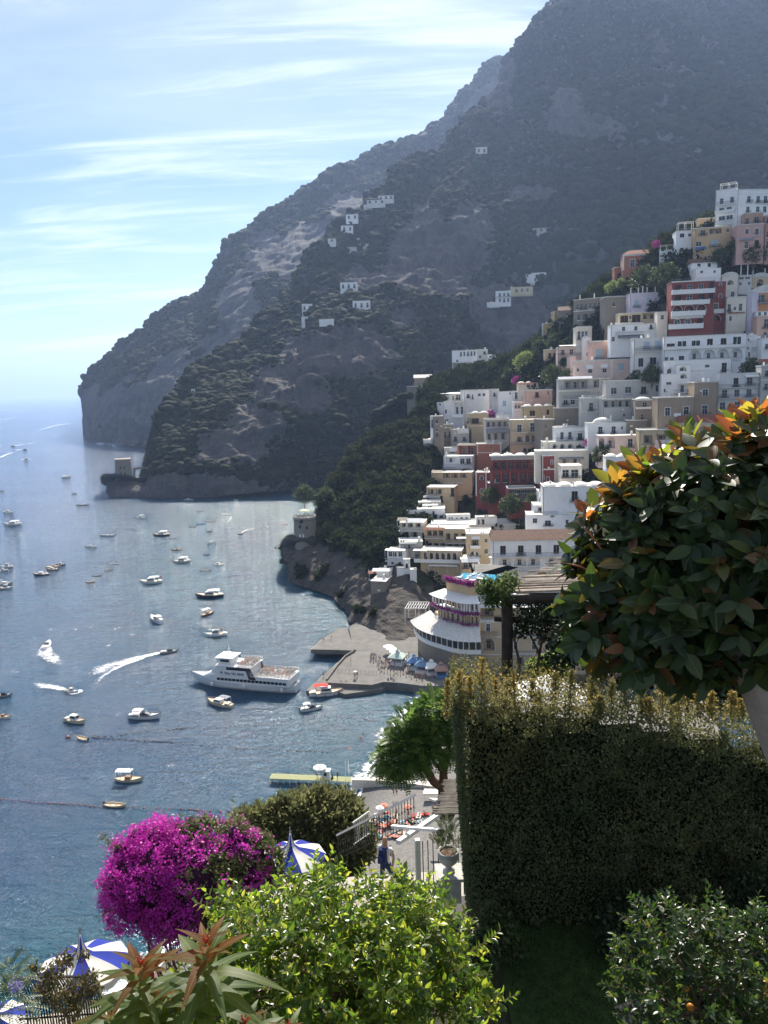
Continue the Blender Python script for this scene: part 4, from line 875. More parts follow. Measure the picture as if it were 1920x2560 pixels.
H('K5', '', 822, 1200, 715, 790, 'W', [('w', 725, 745, [855], 14), ('ch', 690, [825])], 'bare', on=h, dY=-3, rot=-4, D=5)
# stacked terraces on the seaward edge
h = H('K6', 'cream house with canopied terraces at the seaward edge of the village', 1062, 1260, 885, 1045, 'WC', [('o', 890, 925, [1100, 1150, 1215], 42), ('r', 912, 948, 1058, 1262, 1.4), ('o', 962, 1010, [1110, 1180], 56), ('r', 1002, 1035, 1060, 1210, 1.6), ('n', 840, 872, 1050, 1130, 'c', 2.4), ('n', 848, 884, 1120, 1250, 'w', 2.4)], 'bare', dY=-3, rot=-12)
H('K6', '', 1060, 1250, 1045, 1160, 'G', [('n', 1042, 1060, 1060, 1200, 'g', 2), ('w', 1070, 1100, [1090, 1140], 18), ('r', 1090, 1110, 1070, 1240, 1)], 'bare', on=h, dY=-3)
H('K6', 'small glazed white house with wide roof below the cream terraces', 958, 1110, 1118, 1235, 'W', [('w', 1130, 1165, [985, 1020, 1065], 26), ('r', 1175, 1200, 945, 1100, 1.4), ('n', 1100, 1118, 950, 1110, 'w', 2.3), ('w', 1205, 1230, [1000, 1060], 18)], 'bare', dY=-3, rot=-14, D=7)
h = H('K6', 'white cabin with canopies on a stone plinth at the cliff edge', 872, 980, 1290, 1370, 'W', [('k', 1310, 1350, [930], 22), ('n', 1262, 1290, 840, 980, 'w', 2.0), ('m', 1286, 1292)], 'bare', dY=-3, rot=-10, D=6, name='cabin', cat='cabin')
H('K6', '', 806, 872, 1308, 1372, 'WC', [('o', 1315, 1345, [838], 50), ('n', 1285, 1306, 800, 880, 't', 1.8), ('b', 1345, 1360, 800, 872, .8)], 'bare', on=h, dY=-3)
H('K6', '', 822, 945, 1372, 1480, 'ST', [('w', 1385, 1400, [890], 14)], 'bare', on=h, dY=-3, rot=-16)
h = H('K6', 'white stepped ruin wall with a tall arched doorway', 1096, 1146, 1190, 1300, 'W', [('A', 1212, 1270, [1120], 26)], 'bare', dY=-3, D=2, name='stepped_wall', cat='wall')
H('K6', '', 1036, 1096, 1262, 1320, 'W', [], 'bare', on=h, dY=-3, D=2)
H('K6', '', 1146, 1200, 1275, 1325, 'W', [], 'bare', on=h, dY=-3, D=3)
h = H('K6', 'white terrace walls with red flowers under the cream balconies', 1205, 1435, 770, 845, 'W', [('w', 790, 810, [1260, 1340], 14), ('b', 772, 800, 1120, 1250, 2), ('n', 728, 745, 1250, 1380, 'w', 1.6)], 'bare', dY=-3)
H('K6', '', 1215, 1400, 715, 772, 'WC', [('o', 722, 764, [1250, 1310, 1365], 44), ('r', 745, 765, 1170, 1300, 1.5)], 'bare', on=h, dY=-3)
h = H('K6', 'ochre house with stacked pergola terraces on the seaward edge', 1285, 1510, 592, 720, 'Y', [('o', 605, 650, [1320, 1385], 50), ('k', 600, 660, [1525-25], 24), ('n', 575, 596, 1325, 1450, 'w', 2.6), ('r', 640, 660, 1280, 1400, 1.6), ('k', 665, 710, [1405], 20), ('n', 640+20, 680, 1260, 1390, 'w', 1.4)], 'bare', dY=-3, rot=-16)
H('K6', '', 1330, 1660, 470, 600, 'Y', [('o', 475, 515, [1450, 1520, 1590], 60), ('r', 520, 552, 1328, 1590, 1.8), ('n', 448, 470, 1330, 1420, 'c', 2.4), ('k', 560, 590, [1520], 24)], 'rail', on=h, dY=-3, rot=-12)
h = H('K6', 'white house with bow-fronted balconies left of the red house', 1424, 1662, 335, 470, 'W', [('w', 350, 395, [1580, 1630], 30), ('o', 345, 385, [1480], 70), ('r', 395, 430, 1420, 1660, 1.7), ('r', 330, 350, 1560, 1660, 1.2), ('n', 398, 425, 1425, 1520, 'w', .6), ('w', 435, 465, [1600], 30)], 'bare', dY=-3, rot=-14)
H('K6', '', 1430, 1640, 262, 335, 'WC', [('o', 270, 310, [1500, 1590], 60), ('n', 262, 300, 1470, 1560, 'w', 2.2), ('n', 232, 250, 1540, 1660, 'g', 2.2), ('b', 310, 330, 1430, 1560, 1)], 'bare', on=h, dY=-3)
# ------------------------------------------------------------ foliage tools
def ico(sub=2, disp=.22, seed=1, squash=(1, 1, .85)):
    bm = bmesh.new(); bmesh.ops.create_icosphere(bm, subdivisions=sub, radius=1)
    v = np.array([q.co[:] for q in bm.verts]); f = np.array([[x.index for x in q.verts] for q in bm.faces]); bm.free()
    v = v*(1+disp*fbm(v, .8, 3, seed))[:, None]; v *= squash; return v, f
def leaf_cards(c, n, d, size, tmpl, tf, tint, name, mat, jitter=0.0):
    """one little leaf (tmpl: x across, y along, z up) at each c, growing along d with the face normal n"""
    d = d/np.linalg.norm(d, axis=1, keepdims=True); x = np.cross(d, n); x /= np.linalg.norm(x, axis=1, keepdims=True)+1e-9; z = np.cross(x, d)
    T = tmpl[None]*size[:, None, None]
    V_ = c[:, None]+T[..., 0:1]*x[:, None]+T[..., 1:2]*d[:, None]+T[..., 2:3]*z[:, None]
    k = len(tmpl); F_ = (tf[None]+(np.arange(len(c))*k)[:, None, None]).reshape(-1, tf.shape[1])
    return np_mesh(name, V_.reshape(-1, 3), F_, mat, False, {'tint': np.repeat(tint, k)})
LEAF4 = np.array([[0, 0, 0], [.3, .45, .05], [0, 1, -.04], [-.3, .45, .05]], float); LEAF4F = np.array([[0, 1, 2, 3]])
LEAF6 = np.array([[0, 0, 0], [.24, .3, .06], [.2, .7, .04], [0, 1, -.1], [-.2, .7, .04], [-.24, .3, .06], [0, .35, 0], [0, .7, 0]], float)
LEAF6F = np.array([[0, 1, 6, 0], [1, 2, 7, 6], [2, 3, 7, 2], [0, 6, 5, 0], [6, 7, 4, 5], [7, 3, 4, 7]])
LEAF6T = np.array([[0, 1, 6], [1, 2, 7], [1, 7, 6], [2, 3, 7], [0, 6, 5], [6, 7, 4], [6, 4, 5], [7, 3, 4]])
def rdir(n):
    v = nr.normal(size=(n, 3)); return v/np.linalg.norm(v, axis=1, keepdims=True)
def shell_points(n, blobs, inner=.55):
    """points through the outer part of a set of balls (x, y, z, r[, rz]); returns points and outward directions"""
    b = np.array([(q[0], q[1], q[2], q[3], q[4] if len(q) > 4 else q[3]) for q in blobs], float); wgt = b[:, 3]**2; wgt /= wgt.sum()
    i = nr.choice(len(b), n, p=wgt); d = rdir(n); r = (inner+(1-inner)*nr.random(n)**.6)
    p = b[i, :3]+d*np.stack([b[i, 3], b[i, 3], b[i, 4]], 1)*r[:, None]
    return p, d, r

def scatter(name, pts, sc, variants, rz=None, sz=None):
    """a mass of plants standing on points, as instances of a few shared meshes"""
    me = bpy.data.meshes.new(name); me.vertices.add(len(pts)); me.vertices.foreach_set('co', np.ascontiguousarray(pts, np.float32).ravel())
    a = me.attributes.new('sc', 'FLOAT_VECTOR', 'POINT'); sc = np.asarray(sc, np.float32)
    s3 = np.stack([sc, sc, sc*(1 if sz is None else sz)], 1); a.data.foreach_set('vector', s3.ravel())
    a = me.attributes.new('rt', 'FLOAT_VECTOR', 'POINT'); r3 = np.zeros((len(pts), 3), np.float32); r3[:, 2] = nr.random(len(pts))*6.28
    r3[:, 0] = nr.normal(0, .12, len(pts)); a.data.foreach_set('vector', r3.ravel())
    a = me.attributes.new('vi', 'INT', 'POINT'); a.data.foreach_set('value', nr.integers(0, len(variants), len(pts)).astype(np.int32))
    o = link(name, me)
    g = bpy.data.node_groups.new(name+'_nodes', 'GeometryNodeTree')
    g.interface.new_socket('Geometry', in_out='INPUT', socket_type='NodeSocketGeometry'); g.interface.new_socket('Geometry', in_out='OUTPUT', socket_type='NodeSocketGeometry')
    n = g.nodes; l = g.links; gi = n.new('NodeGroupInput'); go = n.new('NodeGroupOutput'); ip = n.new('GeometryNodeInstanceOnPoints')
    j = n.new('GeometryNodeJoinGeometry')
    for m in reversed(variants):
        so = bpy.data.objects.new(name+'_plant', m); oi = n.new('GeometryNodeObjectInfo'); oi.inputs['Object'].default_value = so; oi.inputs['As Instance'].default_value = True
        l.new(oi.outputs['Geometry'], j.inputs[0])
    l.new(gi.outputs[0], ip.inputs['Points']); l.new(j.outputs[0], ip.inputs['Instance']); ip.inputs['Pick Instance'].default_value = True
    def na(nm, dt):
        q = n.new('GeometryNodeInputNamedAttribute'); q.data_type = dt; q.inputs[0].default_value = nm; return q.outputs[0]
    l.new(na('vi', 'INT'), ip.inputs['Instance Index']); l.new(na('sc', 'FLOAT_VECTOR'), ip.inputs['Scale'])
    er = n.new('FunctionNodeEulerToRotation'); l.new(na('rt', 'FLOAT_VECTOR'), er.inputs[0]); l.new(er.outputs[0], ip.inputs['Rotation'])
    l.new(ip.outputs[0], go.inputs[0])
    md = o.modifiers.new('plants', 'NODES'); md.node_group = g
    tag(o, kind='stuff'); return o

def veg_mat(name, lo, hi, trans=.25):
    m = NT(name); r = m.orand(); p = m.pos(); n = m.noise(p, .9, 4, .7)
    c = m.mix(r, lo, hi); c = m.mix(m.rng(n, .35, .65), tuple(x*.45 for x in lo), c)
    big = m.noise(p, .012, 3); c = m.mix(m.rng(big, .45, .65, 0, .6), c, (.058, .06, .024))
    b = m.bsdf(c, .85, .12, 0, m.bump(m.noise(p, 1.6, 4, .7), 1, .8)); t = m.n('ShaderNodeBsdfTranslucent'); m.l(c, t.inputs[0])
    x = m.n('ShaderNodeMixShader'); x.inputs[0].default_value = trans; m.l(b, x.inputs[1]); m.l(t.outputs[0], x.inputs[2]); return m.out(x.outputs[0])
V_far = veg_mat('hillside_scrub', (.018, .030, .011), (.055, .072, .024), .25)
V_near = veg_mat('hillside_trees', (.022, .036, .012), (.075, .10, .030), .38)
def blob_mesh(name, mat, seed, sub=2):
    v, f = ico(sub, .45, seed, (1, 1, .8)); return np_mesh(name, v, f, mat, False)
def leafy_mesh(name, mat, seed, n=220, size=.30):
    blobs = [(nr.normal(0, .38), nr.normal(0, .38), nr.normal(.15, .3), nr.uniform(.35, .6)) for _ in range(6)]
    p, d, r = shell_points(n, blobs, .7); nrm = d+rdir(n)*.7
    me = leaf_cards(p, nrm, rdir(n)+d*.4, nr.uniform(.7, 1.3, n)*size, LEAF4*1.4, LEAF4F, nr.random(n), name, mat)
    return me
blobs_far = [blob_mesh('scrub', V_far, s) for s in range(4)]
def leafyblob(name, mat, seed):
    v, f = ico(2, .5, seed, (.8, .8, .7)); base = np.concatenate([f, f[:, :1]*0-1], 1)
    return np_mesh(name, v, f, mat, False)
trees_near = [leafy_mesh('tree_foliage', V_near, s, 260, .34) for s in range(4)]
def surf_samples(Vg, Ng, n, vmax, mask):
    nu, nv = Vg.shape[:2]; u = nr.random(n*3)*(nu-2); v = nr.random(n*3)*(vmax-1); i = u.astype(int); j = v.astype(int)
    # weight by cell area so that stretched parts are covered evenly
    a = np.linalg.norm(np.cross(Vg[i+1, j]-Vg[i, j], Vg[i, j+1]-Vg[i, j]), axis=1); a = np.minimum(a, np.percentile(a, 92)); keep = nr.random(len(a)) < a/a.max()
    i, j, u, v = i[keep], j[keep], u[keep]-i[keep], v[keep]-j[keep]
    p = Vg[i, j]*((1-u)*(1-v))[:, None]+Vg[i+1, j]*(u*(1-v))[:, None]+Vg[i, j+1]*((1-u)*v)[:, None]+Vg[i+1, j+1]*(u*v)[:, None]
    nn = np.cross(Vg[i+1, j]-Vg[i, j], Vg[i, j+1]-Vg[i, j]); nn /= np.linalg.norm(nn, axis=1, keepdims=True)+1e-9
    nn[nn[:, 2] < 0] *= -1
    k = mask(p, nn); return p[k], nn[k]
def mB(p, nn):
    g = fbm(p, 120, 4, 77)*.5+nn[:, 2]*1.2; return (g > .22+nr.normal(0, .12, len(p))) & (p[:, 2] > 6) & (rocky('mountain', p) < nr.uniform(.05, .8, len(p)))
p, nn = surf_samples(B_v, B_n, 115000, 362, mB); p = p[(projpx(p)[0] > 385)]
scatter('mountain_scrub', p, np.clip(nr.lognormal(.98, .36, len(p)), 1.3, 6), blobs_far, sz=nr.uniform(.7, 1.2, len(p)))
def mA(p, nn):
    g = fbm(p, 160, 4, 78)*.5+nn[:, 2]*1.2; return (g > .35+nr.normal(0, .12, len(p))) & (p[:, 2] > 20) & (rocky('far_cape', p) < nr.uniform(.05, .8, len(p)))
p, nn = surf_samples(A_v, A_n, 26000, 172, mA)
scatter('cape_scrub', p, np.clip(nr.lognormal(1.6, .35, len(p)), 2.5, 11), blobs_far, sz=nr.uniform(.7, 1.2, len(p)))
p, nn = surf_samples(D_v, D_n, 6000, 122, lambda p, nn: p[:, 2] > 200)
scatter('back_peak_scrub', p, np.clip(nr.lognormal(1.8, .35, len(p)), 3, 12), blobs_far)
# woods on the village hill: dense left of the houses, patches between them, bare cliffs at the foot
def hill_t(x, y):
    bx = np.array([s[0] for s in Cspec], float); return (np.interp(x, bx, [s[1] for s in Cspec])-y)/(np.interp(x, bx, [s[1] for s in Cspec])-np.interp(x, [s[2] for s in Cspec[2:]], [s[3] for s in Cspec[2:]]))
def mC(p, nn):
    x, y = projpx(p); wood = (x < 1095) & (y < 1338+np.clip((x-760)*.38, 0, 58))
    edge = (x > 700)
    inner = (x >= 1075) & (nr.random(len(p)) < .10) & (y < 1500) & (fbm(p, 18, 2, 90) > .1)
    inner |= (x >= 1075) & (p[:, 2] > 60) & (hill_t(x, y) > .86) & (nr.random(len(p)) < .8)
    low = (x < 1000) & (y >= 1300) & (nr.random(len(p)) < .02) & (p[:, 2] > 4)
    return (wood | inner | low) & edge
p, nn = surf_samples(E_v, E_n, 2600, 62, lambda p, nn: nr.random(len(p)) < .8)
scatter('gorge_scrub', p, np.clip(nr.lognormal(1.0, .35, len(p)), 1.4, 5), blobs_far)
p, nn = surf_samples(C_v, C_n, 26000, 262, mC); x_, y_ = projpx(p); p = p[~((x_ > 712) & (x_ < 812) & (y_ > 1225) & (y_ < 1420))]
scatter('hillside_wood', p+np.array([0, 0, .8]), np.clip(nr.lognormal(.85, .35, len(p)), 1.2, 4.6), trees_near, sz=nr.uniform(.8, 1.2, len(p)))
FR['K7'] = (380, 1500, 2.074); FR['K0'] = (0, 950, 2.304); FR['K8'] = (0, 1400, 3.403)
def KP(K, x, y): return kx(K, x), ky(K, y)
# ------------------------------------------------------------ beach, foam, quay
def pebble():
    m = NT('grey_pebble_beach'); p = m.pos(); n = m.noise(p, 2.2, 6, .75); b = m.noise(p, .12, 4)
    c = m.ramp(n, [(.3, (.10, .095, .09)), (.55, (.19, .18, .17)), (.75, (.30, .29, .27))])
    wet = m.rng(m.attr('wet'), .2, .9); c = m.mix(m.math('MULTIPLY', wet, .6), c, (.06, .06, .06)); c = m.mix(m.rng(b, .4, .7, 0, .3), c, (.22, .2, .17))
    return m.out(m.bsdf(c, .9, .2, 0, m.bump(n, .8, .12)))
def foam_mat(name, thr=.42, sc=1.0):
    m = NT(name); p = m.pos(); n = m.noise(p, 1.1*sc, 6, .7, .6); n2 = m.noise(p, .25*sc, 3)
    f = m.math('ADD', m.math('MULTIPLY', n, .75), m.math('MULTIPLY', n2, .35)); e = m.attr('edge')
    n3 = m.noise(p, 2.6*sc, 5, .75, 1.2); f = m.math('ADD', m.math('MULTIPLY', f, .6), m.math('MULTIPLY', n3, .5))
    a = m.rng(m.math('SUBTRACT', m.math('ADD', f, m.math('MULTIPLY', e, .30)), thr), .22, .34)
    s = m.bsdf((.80, .84, .86), .7, .2); t = m.n('ShaderNodeBsdfTransparent'); x = m.n('ShaderNodeMixShader'); m.l(a, x.inputs[0]); m.l(t.outputs[0], x.inputs[1]); m.l(s, x.inputs[2])
    return m.out(x.outputs[0])
foam_m = foam_mat('sea_foam', .48); surf_m = foam_mat('surf_foam', .46, .7)
shore_px = [(1130, 1690), (1082, 1715), (1062, 1735), (1030, 1770), (1002, 1806), (985, 1830), (966, 1865), (946, 1900), (925, 1935), (900, 1975), (870, 2010), (800, 2080), (700, 2170), (600, 2250), (500, 2325), (420, 2382), (350, 2440), (270, 2500), (180, 2570), (60, 2660)]
shore = [Z(x, y, 0) for x, y in shore_px]
def smooth_line(pts, n): return catmull(np.array([p[:] for p in pts], float), np.linspace(0, len(pts)-1, n))
SL = smooth_line(shore, 160)
def beach():
    t = np.gradient(SL, axis=0); t /= np.linalg.norm(t, axis=1, keepdims=True); nrm = np.stack([-t[:, 1], t[:, 0], t[:, 2]*0], 1)
    if (nrm[:, 0].mean() < 0): nrm = -nrm
    offs = [(-7, -.8, 1), (0, -.02, 1), (2.0, .25, 1), (4.5, .6, .6), (9, 1.0, .1), (20, 1.6, 0), (45, 2.6, 0), (75, 6, 0)]
    G = np.stack([SL+nrm*o+np.array([0, 0, z]) for o, z, _ in offs], 1); wet = np.tile([w for *_, w in offs], (160, 1))
    v = G.reshape(-1, 3); v[:, 2] += .12*fbm(v, 5, 3, 4)*(v[:, 2] > .3)
    o = link('beach', np_mesh('beach', v, grid_faces(160, len(offs)), pebble(), True, {'wet': wet.ravel()})); o['kind'] = 'structure'
    wob = fbm(SL, 9, 3, 66)*1.6
    ed = [(-7, 0, -.5), (-4.5, 0, .0), (-2.4, 0, .35), (-.8, 0, .85), (.3, 0, .35), (1.1, 0, .75), (1.8, 0, -.3)]
    G = np.stack([SL+nrm*(o+wob[:, None]*(.8 if o < 2 else .3))+np.array([0, 0, .05+max(0, o)*.16]) for o, _, _ in ed], 1)
    o = link('surf', np_mesh('surf', G.reshape(-1, 3), grid_faces(160, len(ed)), surf_m, True, {'edge': np.tile([q[2] for q in ed], (160, 1)).ravel()})); o['kind'] = 'stuff'
beach()
def slab(name, K, pts, ztop, zbot, mat, parent=None):
    P = [Z(*KP(K, x, y), ztop) for x, y in pts]; n = len(P); b = MB()
    vs = [(p.x, p.y, ztop) for p in P]+[(p.x, p.y, zbot) for p in P]
    area = sum(P[i].x*P[(i+1) % n].y-P[(i+1) % n].x*P[i].y for i in range(n))
    idx = list(range(n)) if area > 0 else list(range(n))[::-1]
    b.add(vs, [tuple(idx)]+[(i, (i+1) % n, n+(i+1) % n, n+i) for i in range(n)])
    return b.build(name, mat, parent)
def conc(name, c):
    m = NT(name); p = m.pos(); n = m.noise(p, .35, 5, .6); f = m.noise(p, 3, 4)
    cc = m.mix(m.rng(n, .35, .65), tuple(x*.7 for x in c), c); cc = m.mix(m.rng(f, .4, .7, 0, .3), cc, tuple(x*.5 for x in c))
    return m.out(m.bsdf(cc, .9, .2, 0, m.bump(f, .3, .05)))
quay_m = conc('quay_concrete', (.19, .18, .165)); dark_conc = conc('weathered_concrete', (.13, .12, .11))
o = slab('quay', 'K7', [(905, 428), (960, 350), (1000, 300), (1062, 262), (1018, 240), (1035, 215), (1020, 140), (1100, 90), (1300, 60), (1600, 100), (1640, 450), (1400, 444), (1290, 430), (1200, 424), (1140, 440)], 2.4, -2, quay_m); o['kind'] = 'structure'
o = slab('lower_quay', 'K7', [(798, 470), (868, 405), (990, 300), (1052, 262), (1180, 300), (1230, 440), (1190, 462), (1000, 488), (950, 470)], 1.1, -2, quay_m); o['kind'] = 'structure'
t = empty('concrete_pier', Z(*KP('K7', 930, 230), 0), 0, 'flat concrete pier under the cliff, sticking out over its dark shadow gap', 'pier')
o = slab('deck', 'K7', [(822, 256), (868, 212), (905, 186), (965, 146), (1012, 142), (1030, 200), (1046, 236), (1050, 262), (940, 258)], 3.0, 1.6, quay_m); o.parent = t; o.matrix_parent_inverse = Matrix.Translation(-t.location)
o = slab('base_wall', 'K7', [(840, 258), (900, 205), (965, 165), (1012, 160), (1036, 236), (1040, 260), (940, 262)], 1.59, -2, dark_conc); o.parent = t; o.matrix_parent_inverse = Matrix.Translation(-t.location)
def wpt(K, x, y, z): return Z(*KP(K, x, y), z)
# steps, low walls and a guard rail on the quay
def thing_at(name, K, x, y, z, label, cat, group=None): return empty(name, Z(*KP(K, x, y), z), 0, label, cat, group)
def rel(root, p): return Vector(p)-root.location
t = thing_at('quay_rail', 'K7', 1050, 380, 2.4, 'thin metal guard rail crossing the open part of the quay', 'railing')
a, b = wpt('K7', 965, 372, 2.4), wpt('K7', 1165, 384, 2.4); q = MB()
q.bar(rel(t, a)+Vector((0, 0, 1)), rel(t, b)+Vector((0, 0, 1)), .05); q.bar(rel(t, a)+Vector((0, 0, .5)), rel(t, b)+Vector((0, 0, .5)), .04); q.build('rail', darkrail_m, t)
for i in range(11):
    p = rel(t, a.lerp(b, i/10)); MB().box(p.x-.03, p.x+.03, p.y-.03, p.y+.03, 0, 1.0).build('post', darkrail_m, t)
t = thing_at('quay_wall', 'K7', 960, 340, 2.4, 'low kerb wall along the seaward edge of the quay', 'wall')
q = MB(); L_ = [wpt('K7', *c, 2.4) for c in ((905, 420), (960, 345), (1002, 297), (1050, 268))]
for i in range(3): q.bar(rel(t, L_[i])+Vector((0, 0, .3)), rel(t, L_[i+1])+Vector((0, 0, .3)), .5, .6)
q.build('kerb', quay_m, t)
t = thing_at('quay_steps', 'K7', 1115, 432, 1.1, 'short flight of concrete steps down the quay edge', 'steps')
for i in range(5):
    MB().box(-2.5, 2.5, -1.9+i*.38, -1.52+i*.38, 0, .24*(i+1)).build('step', quay_m, t)

# ------------------------------------------------------------ the curved seafront hotel
def hotel():
    root = empty('seafront_hotel', Z(*KP('K5', 640, 1340), 2.4), 0, 'curved yellow seafront hotel with long white awning and glazed restaurant', 'hotel'); O = root.location
    pts = [Z(*KP('K5', x, y), 9.0) for x, y in ((372, 1152), (412, 1200), (478, 1236), (560, 1262), (650, 1289), (740, 1300), (836, 1300))]
    PL = smooth_line(pts, 15); PL[:, 2] = 0
    t = np.gradient(PL, axis=0); t /= np.linalg.norm(t, axis=1, keepdims=True); inn = np.stack([-t[:, 1], t[:, 0], t[:, 2]*0], 1)
    if inn[:, 1].mean() < 0: inn = -inn
    def line(off, i0=0, i1=15): return (PL+inn*off)[i0:i1]
    def P(p, z): return (p[0]-O.x, p[1]-O.y, z-O.z)
    def strip(b, l0, z0, l1, z1, m=0):
        for i in range(len(l0)-1): b.quad(P(l0[i], z0), P(l0[i+1], z0), P(l1[i+1], z1), P(l1[i], z1), m)
        return b
    def band(nm, l, z0, z1, mat, th=.3, lin=None):
        b = MB(); l2 = l+inn[:len(l)]*th if lin is None else lin
        strip(b, l, z0, l, z1); strip(b, l2[::-1], z0, l2[::-1], z1); strip(b, l, z1, l2, z1); strip(b, l2, z0, l, z0)
        return b.build(nm, mat, root)
    y_m = wall_mat('hotel_plaster', (.62, .45, .27), .3)
    band('stone_base', line(1.2), 0, 8.4, WM['ST'], lin=line(10)); band('terrace_band', line(0), 8.3, 9.6, trim_m, .4)
    band('floor_slab', line(.2), 8.35, 8.7, trim_m, lin=line(9))
    band('restaurant_wall', line(7.0), 8.7, 14.8, y_m, 1)
    for i in range(0, 14):                                # glazing between white posts
        a, b_ = line(.25)[i], line(.25)[i+1]
        q = MB(); q.box(P(a, 0)[0]-.12, P(a, 0)[0]+.12, P(a, 0)[1]-.12, P(a, 0)[1]+.12, 9.6-O.z, 12.5-O.z); q.build('post', trim_m, root)
        q = MB(); q.quad(P(a+(b_-a)*.06, 9.62), P(a+(b_-a)*.94, 9.62), P(a+(b_-a)*.94, 12.4), P(a+(b_-a)*.06, 12.4)); q.build('glass_panel', glass_m, root)
    # long awning, panel by panel
    for i in range(14):
        l0, l1 = line(-1.2), line(5.5); e = .012
        q = MB(); A0 = l0[i]+(l0[i+1]-l0[i])*e; A1 = l0[i+1]-(l0[i+1]-l0[i])*e; B0 = l1[i]; B1 = l1[i+1]
        v = [P(A0, 12.4), P(A1, 12.4), P(B1, 15.2), P(B0, 15.2)]; v2 = [(x, y, z-.06) for x, y, z in v]
        q.add(v+v2, [(0, 1, 2, 3), (7, 6, 5, 4), (0, 4, 5, 1), (1, 5, 6, 2), (3, 2, 6, 7), (0, 3, 7, 4)]); q.build('awning_panel', plain('cream_awning', (.62, .60, .55), .8, .1), root)
    # two storeys of balconies above
    w0 = line(7.0, 2)
    def seg_wall(z0, z1, off, nm, i0):
        l = line(off, i0)
        for i in range(len(l)-1):
            a, b_ = l[i], l[i+1]; d = b_-a; Ls = np.linalg.norm(d); q = MB(); 
            h0, h1 = .28, .72
            for (u0, u1, zz0, zz1) in ((0, h0, z0, z1), (h1, 1, z0, z1), (h0, h1, z0+2.5, z1)):
                q.quad(P(a+d*u0, zz0), P(a+d*u1, zz0), P(a+d*u1, zz1), P(a+d*u0, zz1))
            nn = inn[i0+i]*.35
            q.quad(P(a+d*h0, z0), P(a+d*h0+nn, z0), P(a+d*h0+nn, z0+2.5), P(a+d*h0, z0+2.5)); q.quad(P(a+d*h1+nn, z0), P(a+d*h1, z0), P(a+d*h1, z0+2.5), P(a+d*h1+nn, z0+2.5)); q.quad(P(a+d*h0, z0+2.5), P(a+d*h0+nn, z0+2.5), P(a+d*h1+nn, z0+2.5), P(a+d*h1, z0+2.5))
            q.build(nm, y_m, root)
            o = link('window', _uw, root); c = a+d*.5+inn[i0+i]*.2; o.location = P(c, z0); o.rotation_euler = (0, 0, math.atan2(d[1], d[0])); o.scale = (Ls*.44, 1, 2.5); link('pane', _up, o)
    seg_wall(15.0, 18.6, 6.4, 'wall', 2); seg_wall(18.9, 22.6, 8.6, 'wall', 2)
    fm = flower_m
    for z, of in ((15.0, 5.2), (18.6, 4.6)):
        band('balcony', line(of, 2), z-.3, z, trim_m, lin=line(9, 2))
        l = line(of+.1, 2); q = MB()
        for i in range(len(l)-1):
            q.bar(P(l[i], z+1.0), P(l[i+1], z+1.0), .08)
            for k in range(6): p = l[i]+(l[i+1]-l[i])*k/6; x, y, zz = P(p, z); q.box(x-.03, x+.03, y-.03, y+.03, zz, zz+1)
        q.build('railing', rail_m, root)
    l = line(4.9, 2)
    for i in range(len(l)): x, y, z = P(l[i], 18.6); MB().box(x-.22, x+.22, y-.22, y+.22, z, 22.3-O.z).build('column', trim_m, root)
    l0, l1 = line(3.6, 2), line(8.8, 2)
    for i in range(len(l0)-1):
        for k in range(4):
            u0, u1 = (k+.04)/4, (k+.92)/4; v = [P(l0[i]+(l0[i+1]-l0[i])*u0, 22.2), P(l0[i]+(l0[i+1]-l0[i])*u1, 22.2), P(l1[i]+(l1[i+1]-l1[i])*u1, 23.4), P(l1[i]+(l1[i+1]-l1[i])*u0, 23.4)]
            q = MB(); q.add(v+[(x, y, z-.05) for x, y, z in v], [(0, 1, 2, 3), (7, 6, 5, 4), (0, 4, 5, 1), (3, 2, 6, 7)]); q.build('canopy_slat', canvas_m, root)
    band('curved_wall', line(8.7, 3), 22.6, 27.0, wall_mat('orange_plaster', (.66, .46, .26), .25), lin=line(9.2, 3))
    q = MB(); l = line(8.7, 3); lb = line(34, 3); strip(q, l, 27.0, lb, 27.0); strip(q, line(8.9, 2), 22.65, line(14, 2), 22.65); q.build('pool_terrace', quay_m, root)
    # pool
    pc = PL[11]+inn[11]*17; d = t[11]
    def pr(u, v): return pc+d*u+inn[11]*v
    q = MB(); q.quad(*[P(pr(u, v), 27.05) for u, v in ((-5, -3.5), (7, -3.5), (7, 3.5), (-5, 3.5))]); q.build('pool', plain('pool_water', (.05, .32, .48), .1, .6, 0, .05), root)
    # bougainvillea spilling over the balconies
    def fl(nm, off, z, i0, n, drop=.7):
        l = line(off, i0); k = nr.integers(0, len(l)-1, n); u = nr.random((n, 1)); p = l[k]+(l[k+1]-l[k])*u; p = p+nr.normal(0, .3, (n, 3)); p[:, 2] = z-nr.random(n)*drop
        p -= np.array(O); o = link(nm, leaf_cards(p, rdir(n), rdir(n), nr.uniform(.25, .5, n), LEAF4*1.3, LEAF4F, nr.random(n), nm, fm), root); o['kind'] = 'stuff'
    fl('flowers', 8.5, 27.6, 3, 2600, 1.3); fl('flowers', 4.6, 19.4, 2, 1300, .9); fl('flowers', 5.2, 15.8, 5, 260, .6)
    # loungers and parasols round the pool
    lm = MB(); lm.box(-.35, .35, 0, 1.3, .25, .35); lm.add([(-.35, 1.3, .25), (.35, 1.3, .25), (.35, 1.9, .75), (-.35, 1.9, .75), (-.35, 1.3, .35), (.35, 1.3, .35), (.35, 1.85, .85), (-.35, 1.85, .85)], [(0, 1, 2, 3), (4, 7, 6, 5), (0, 4, 5, 1), (2, 6, 7, 3), (1, 5, 6, 2), (0, 3, 7, 4)])
    for x in (-.3, .24):
        for y in (.1, 1.2): lm.box(x, x+.06, y, y+.06, 0, .249)
    lme = lm.mesh('sun_lounger', canvas_m)
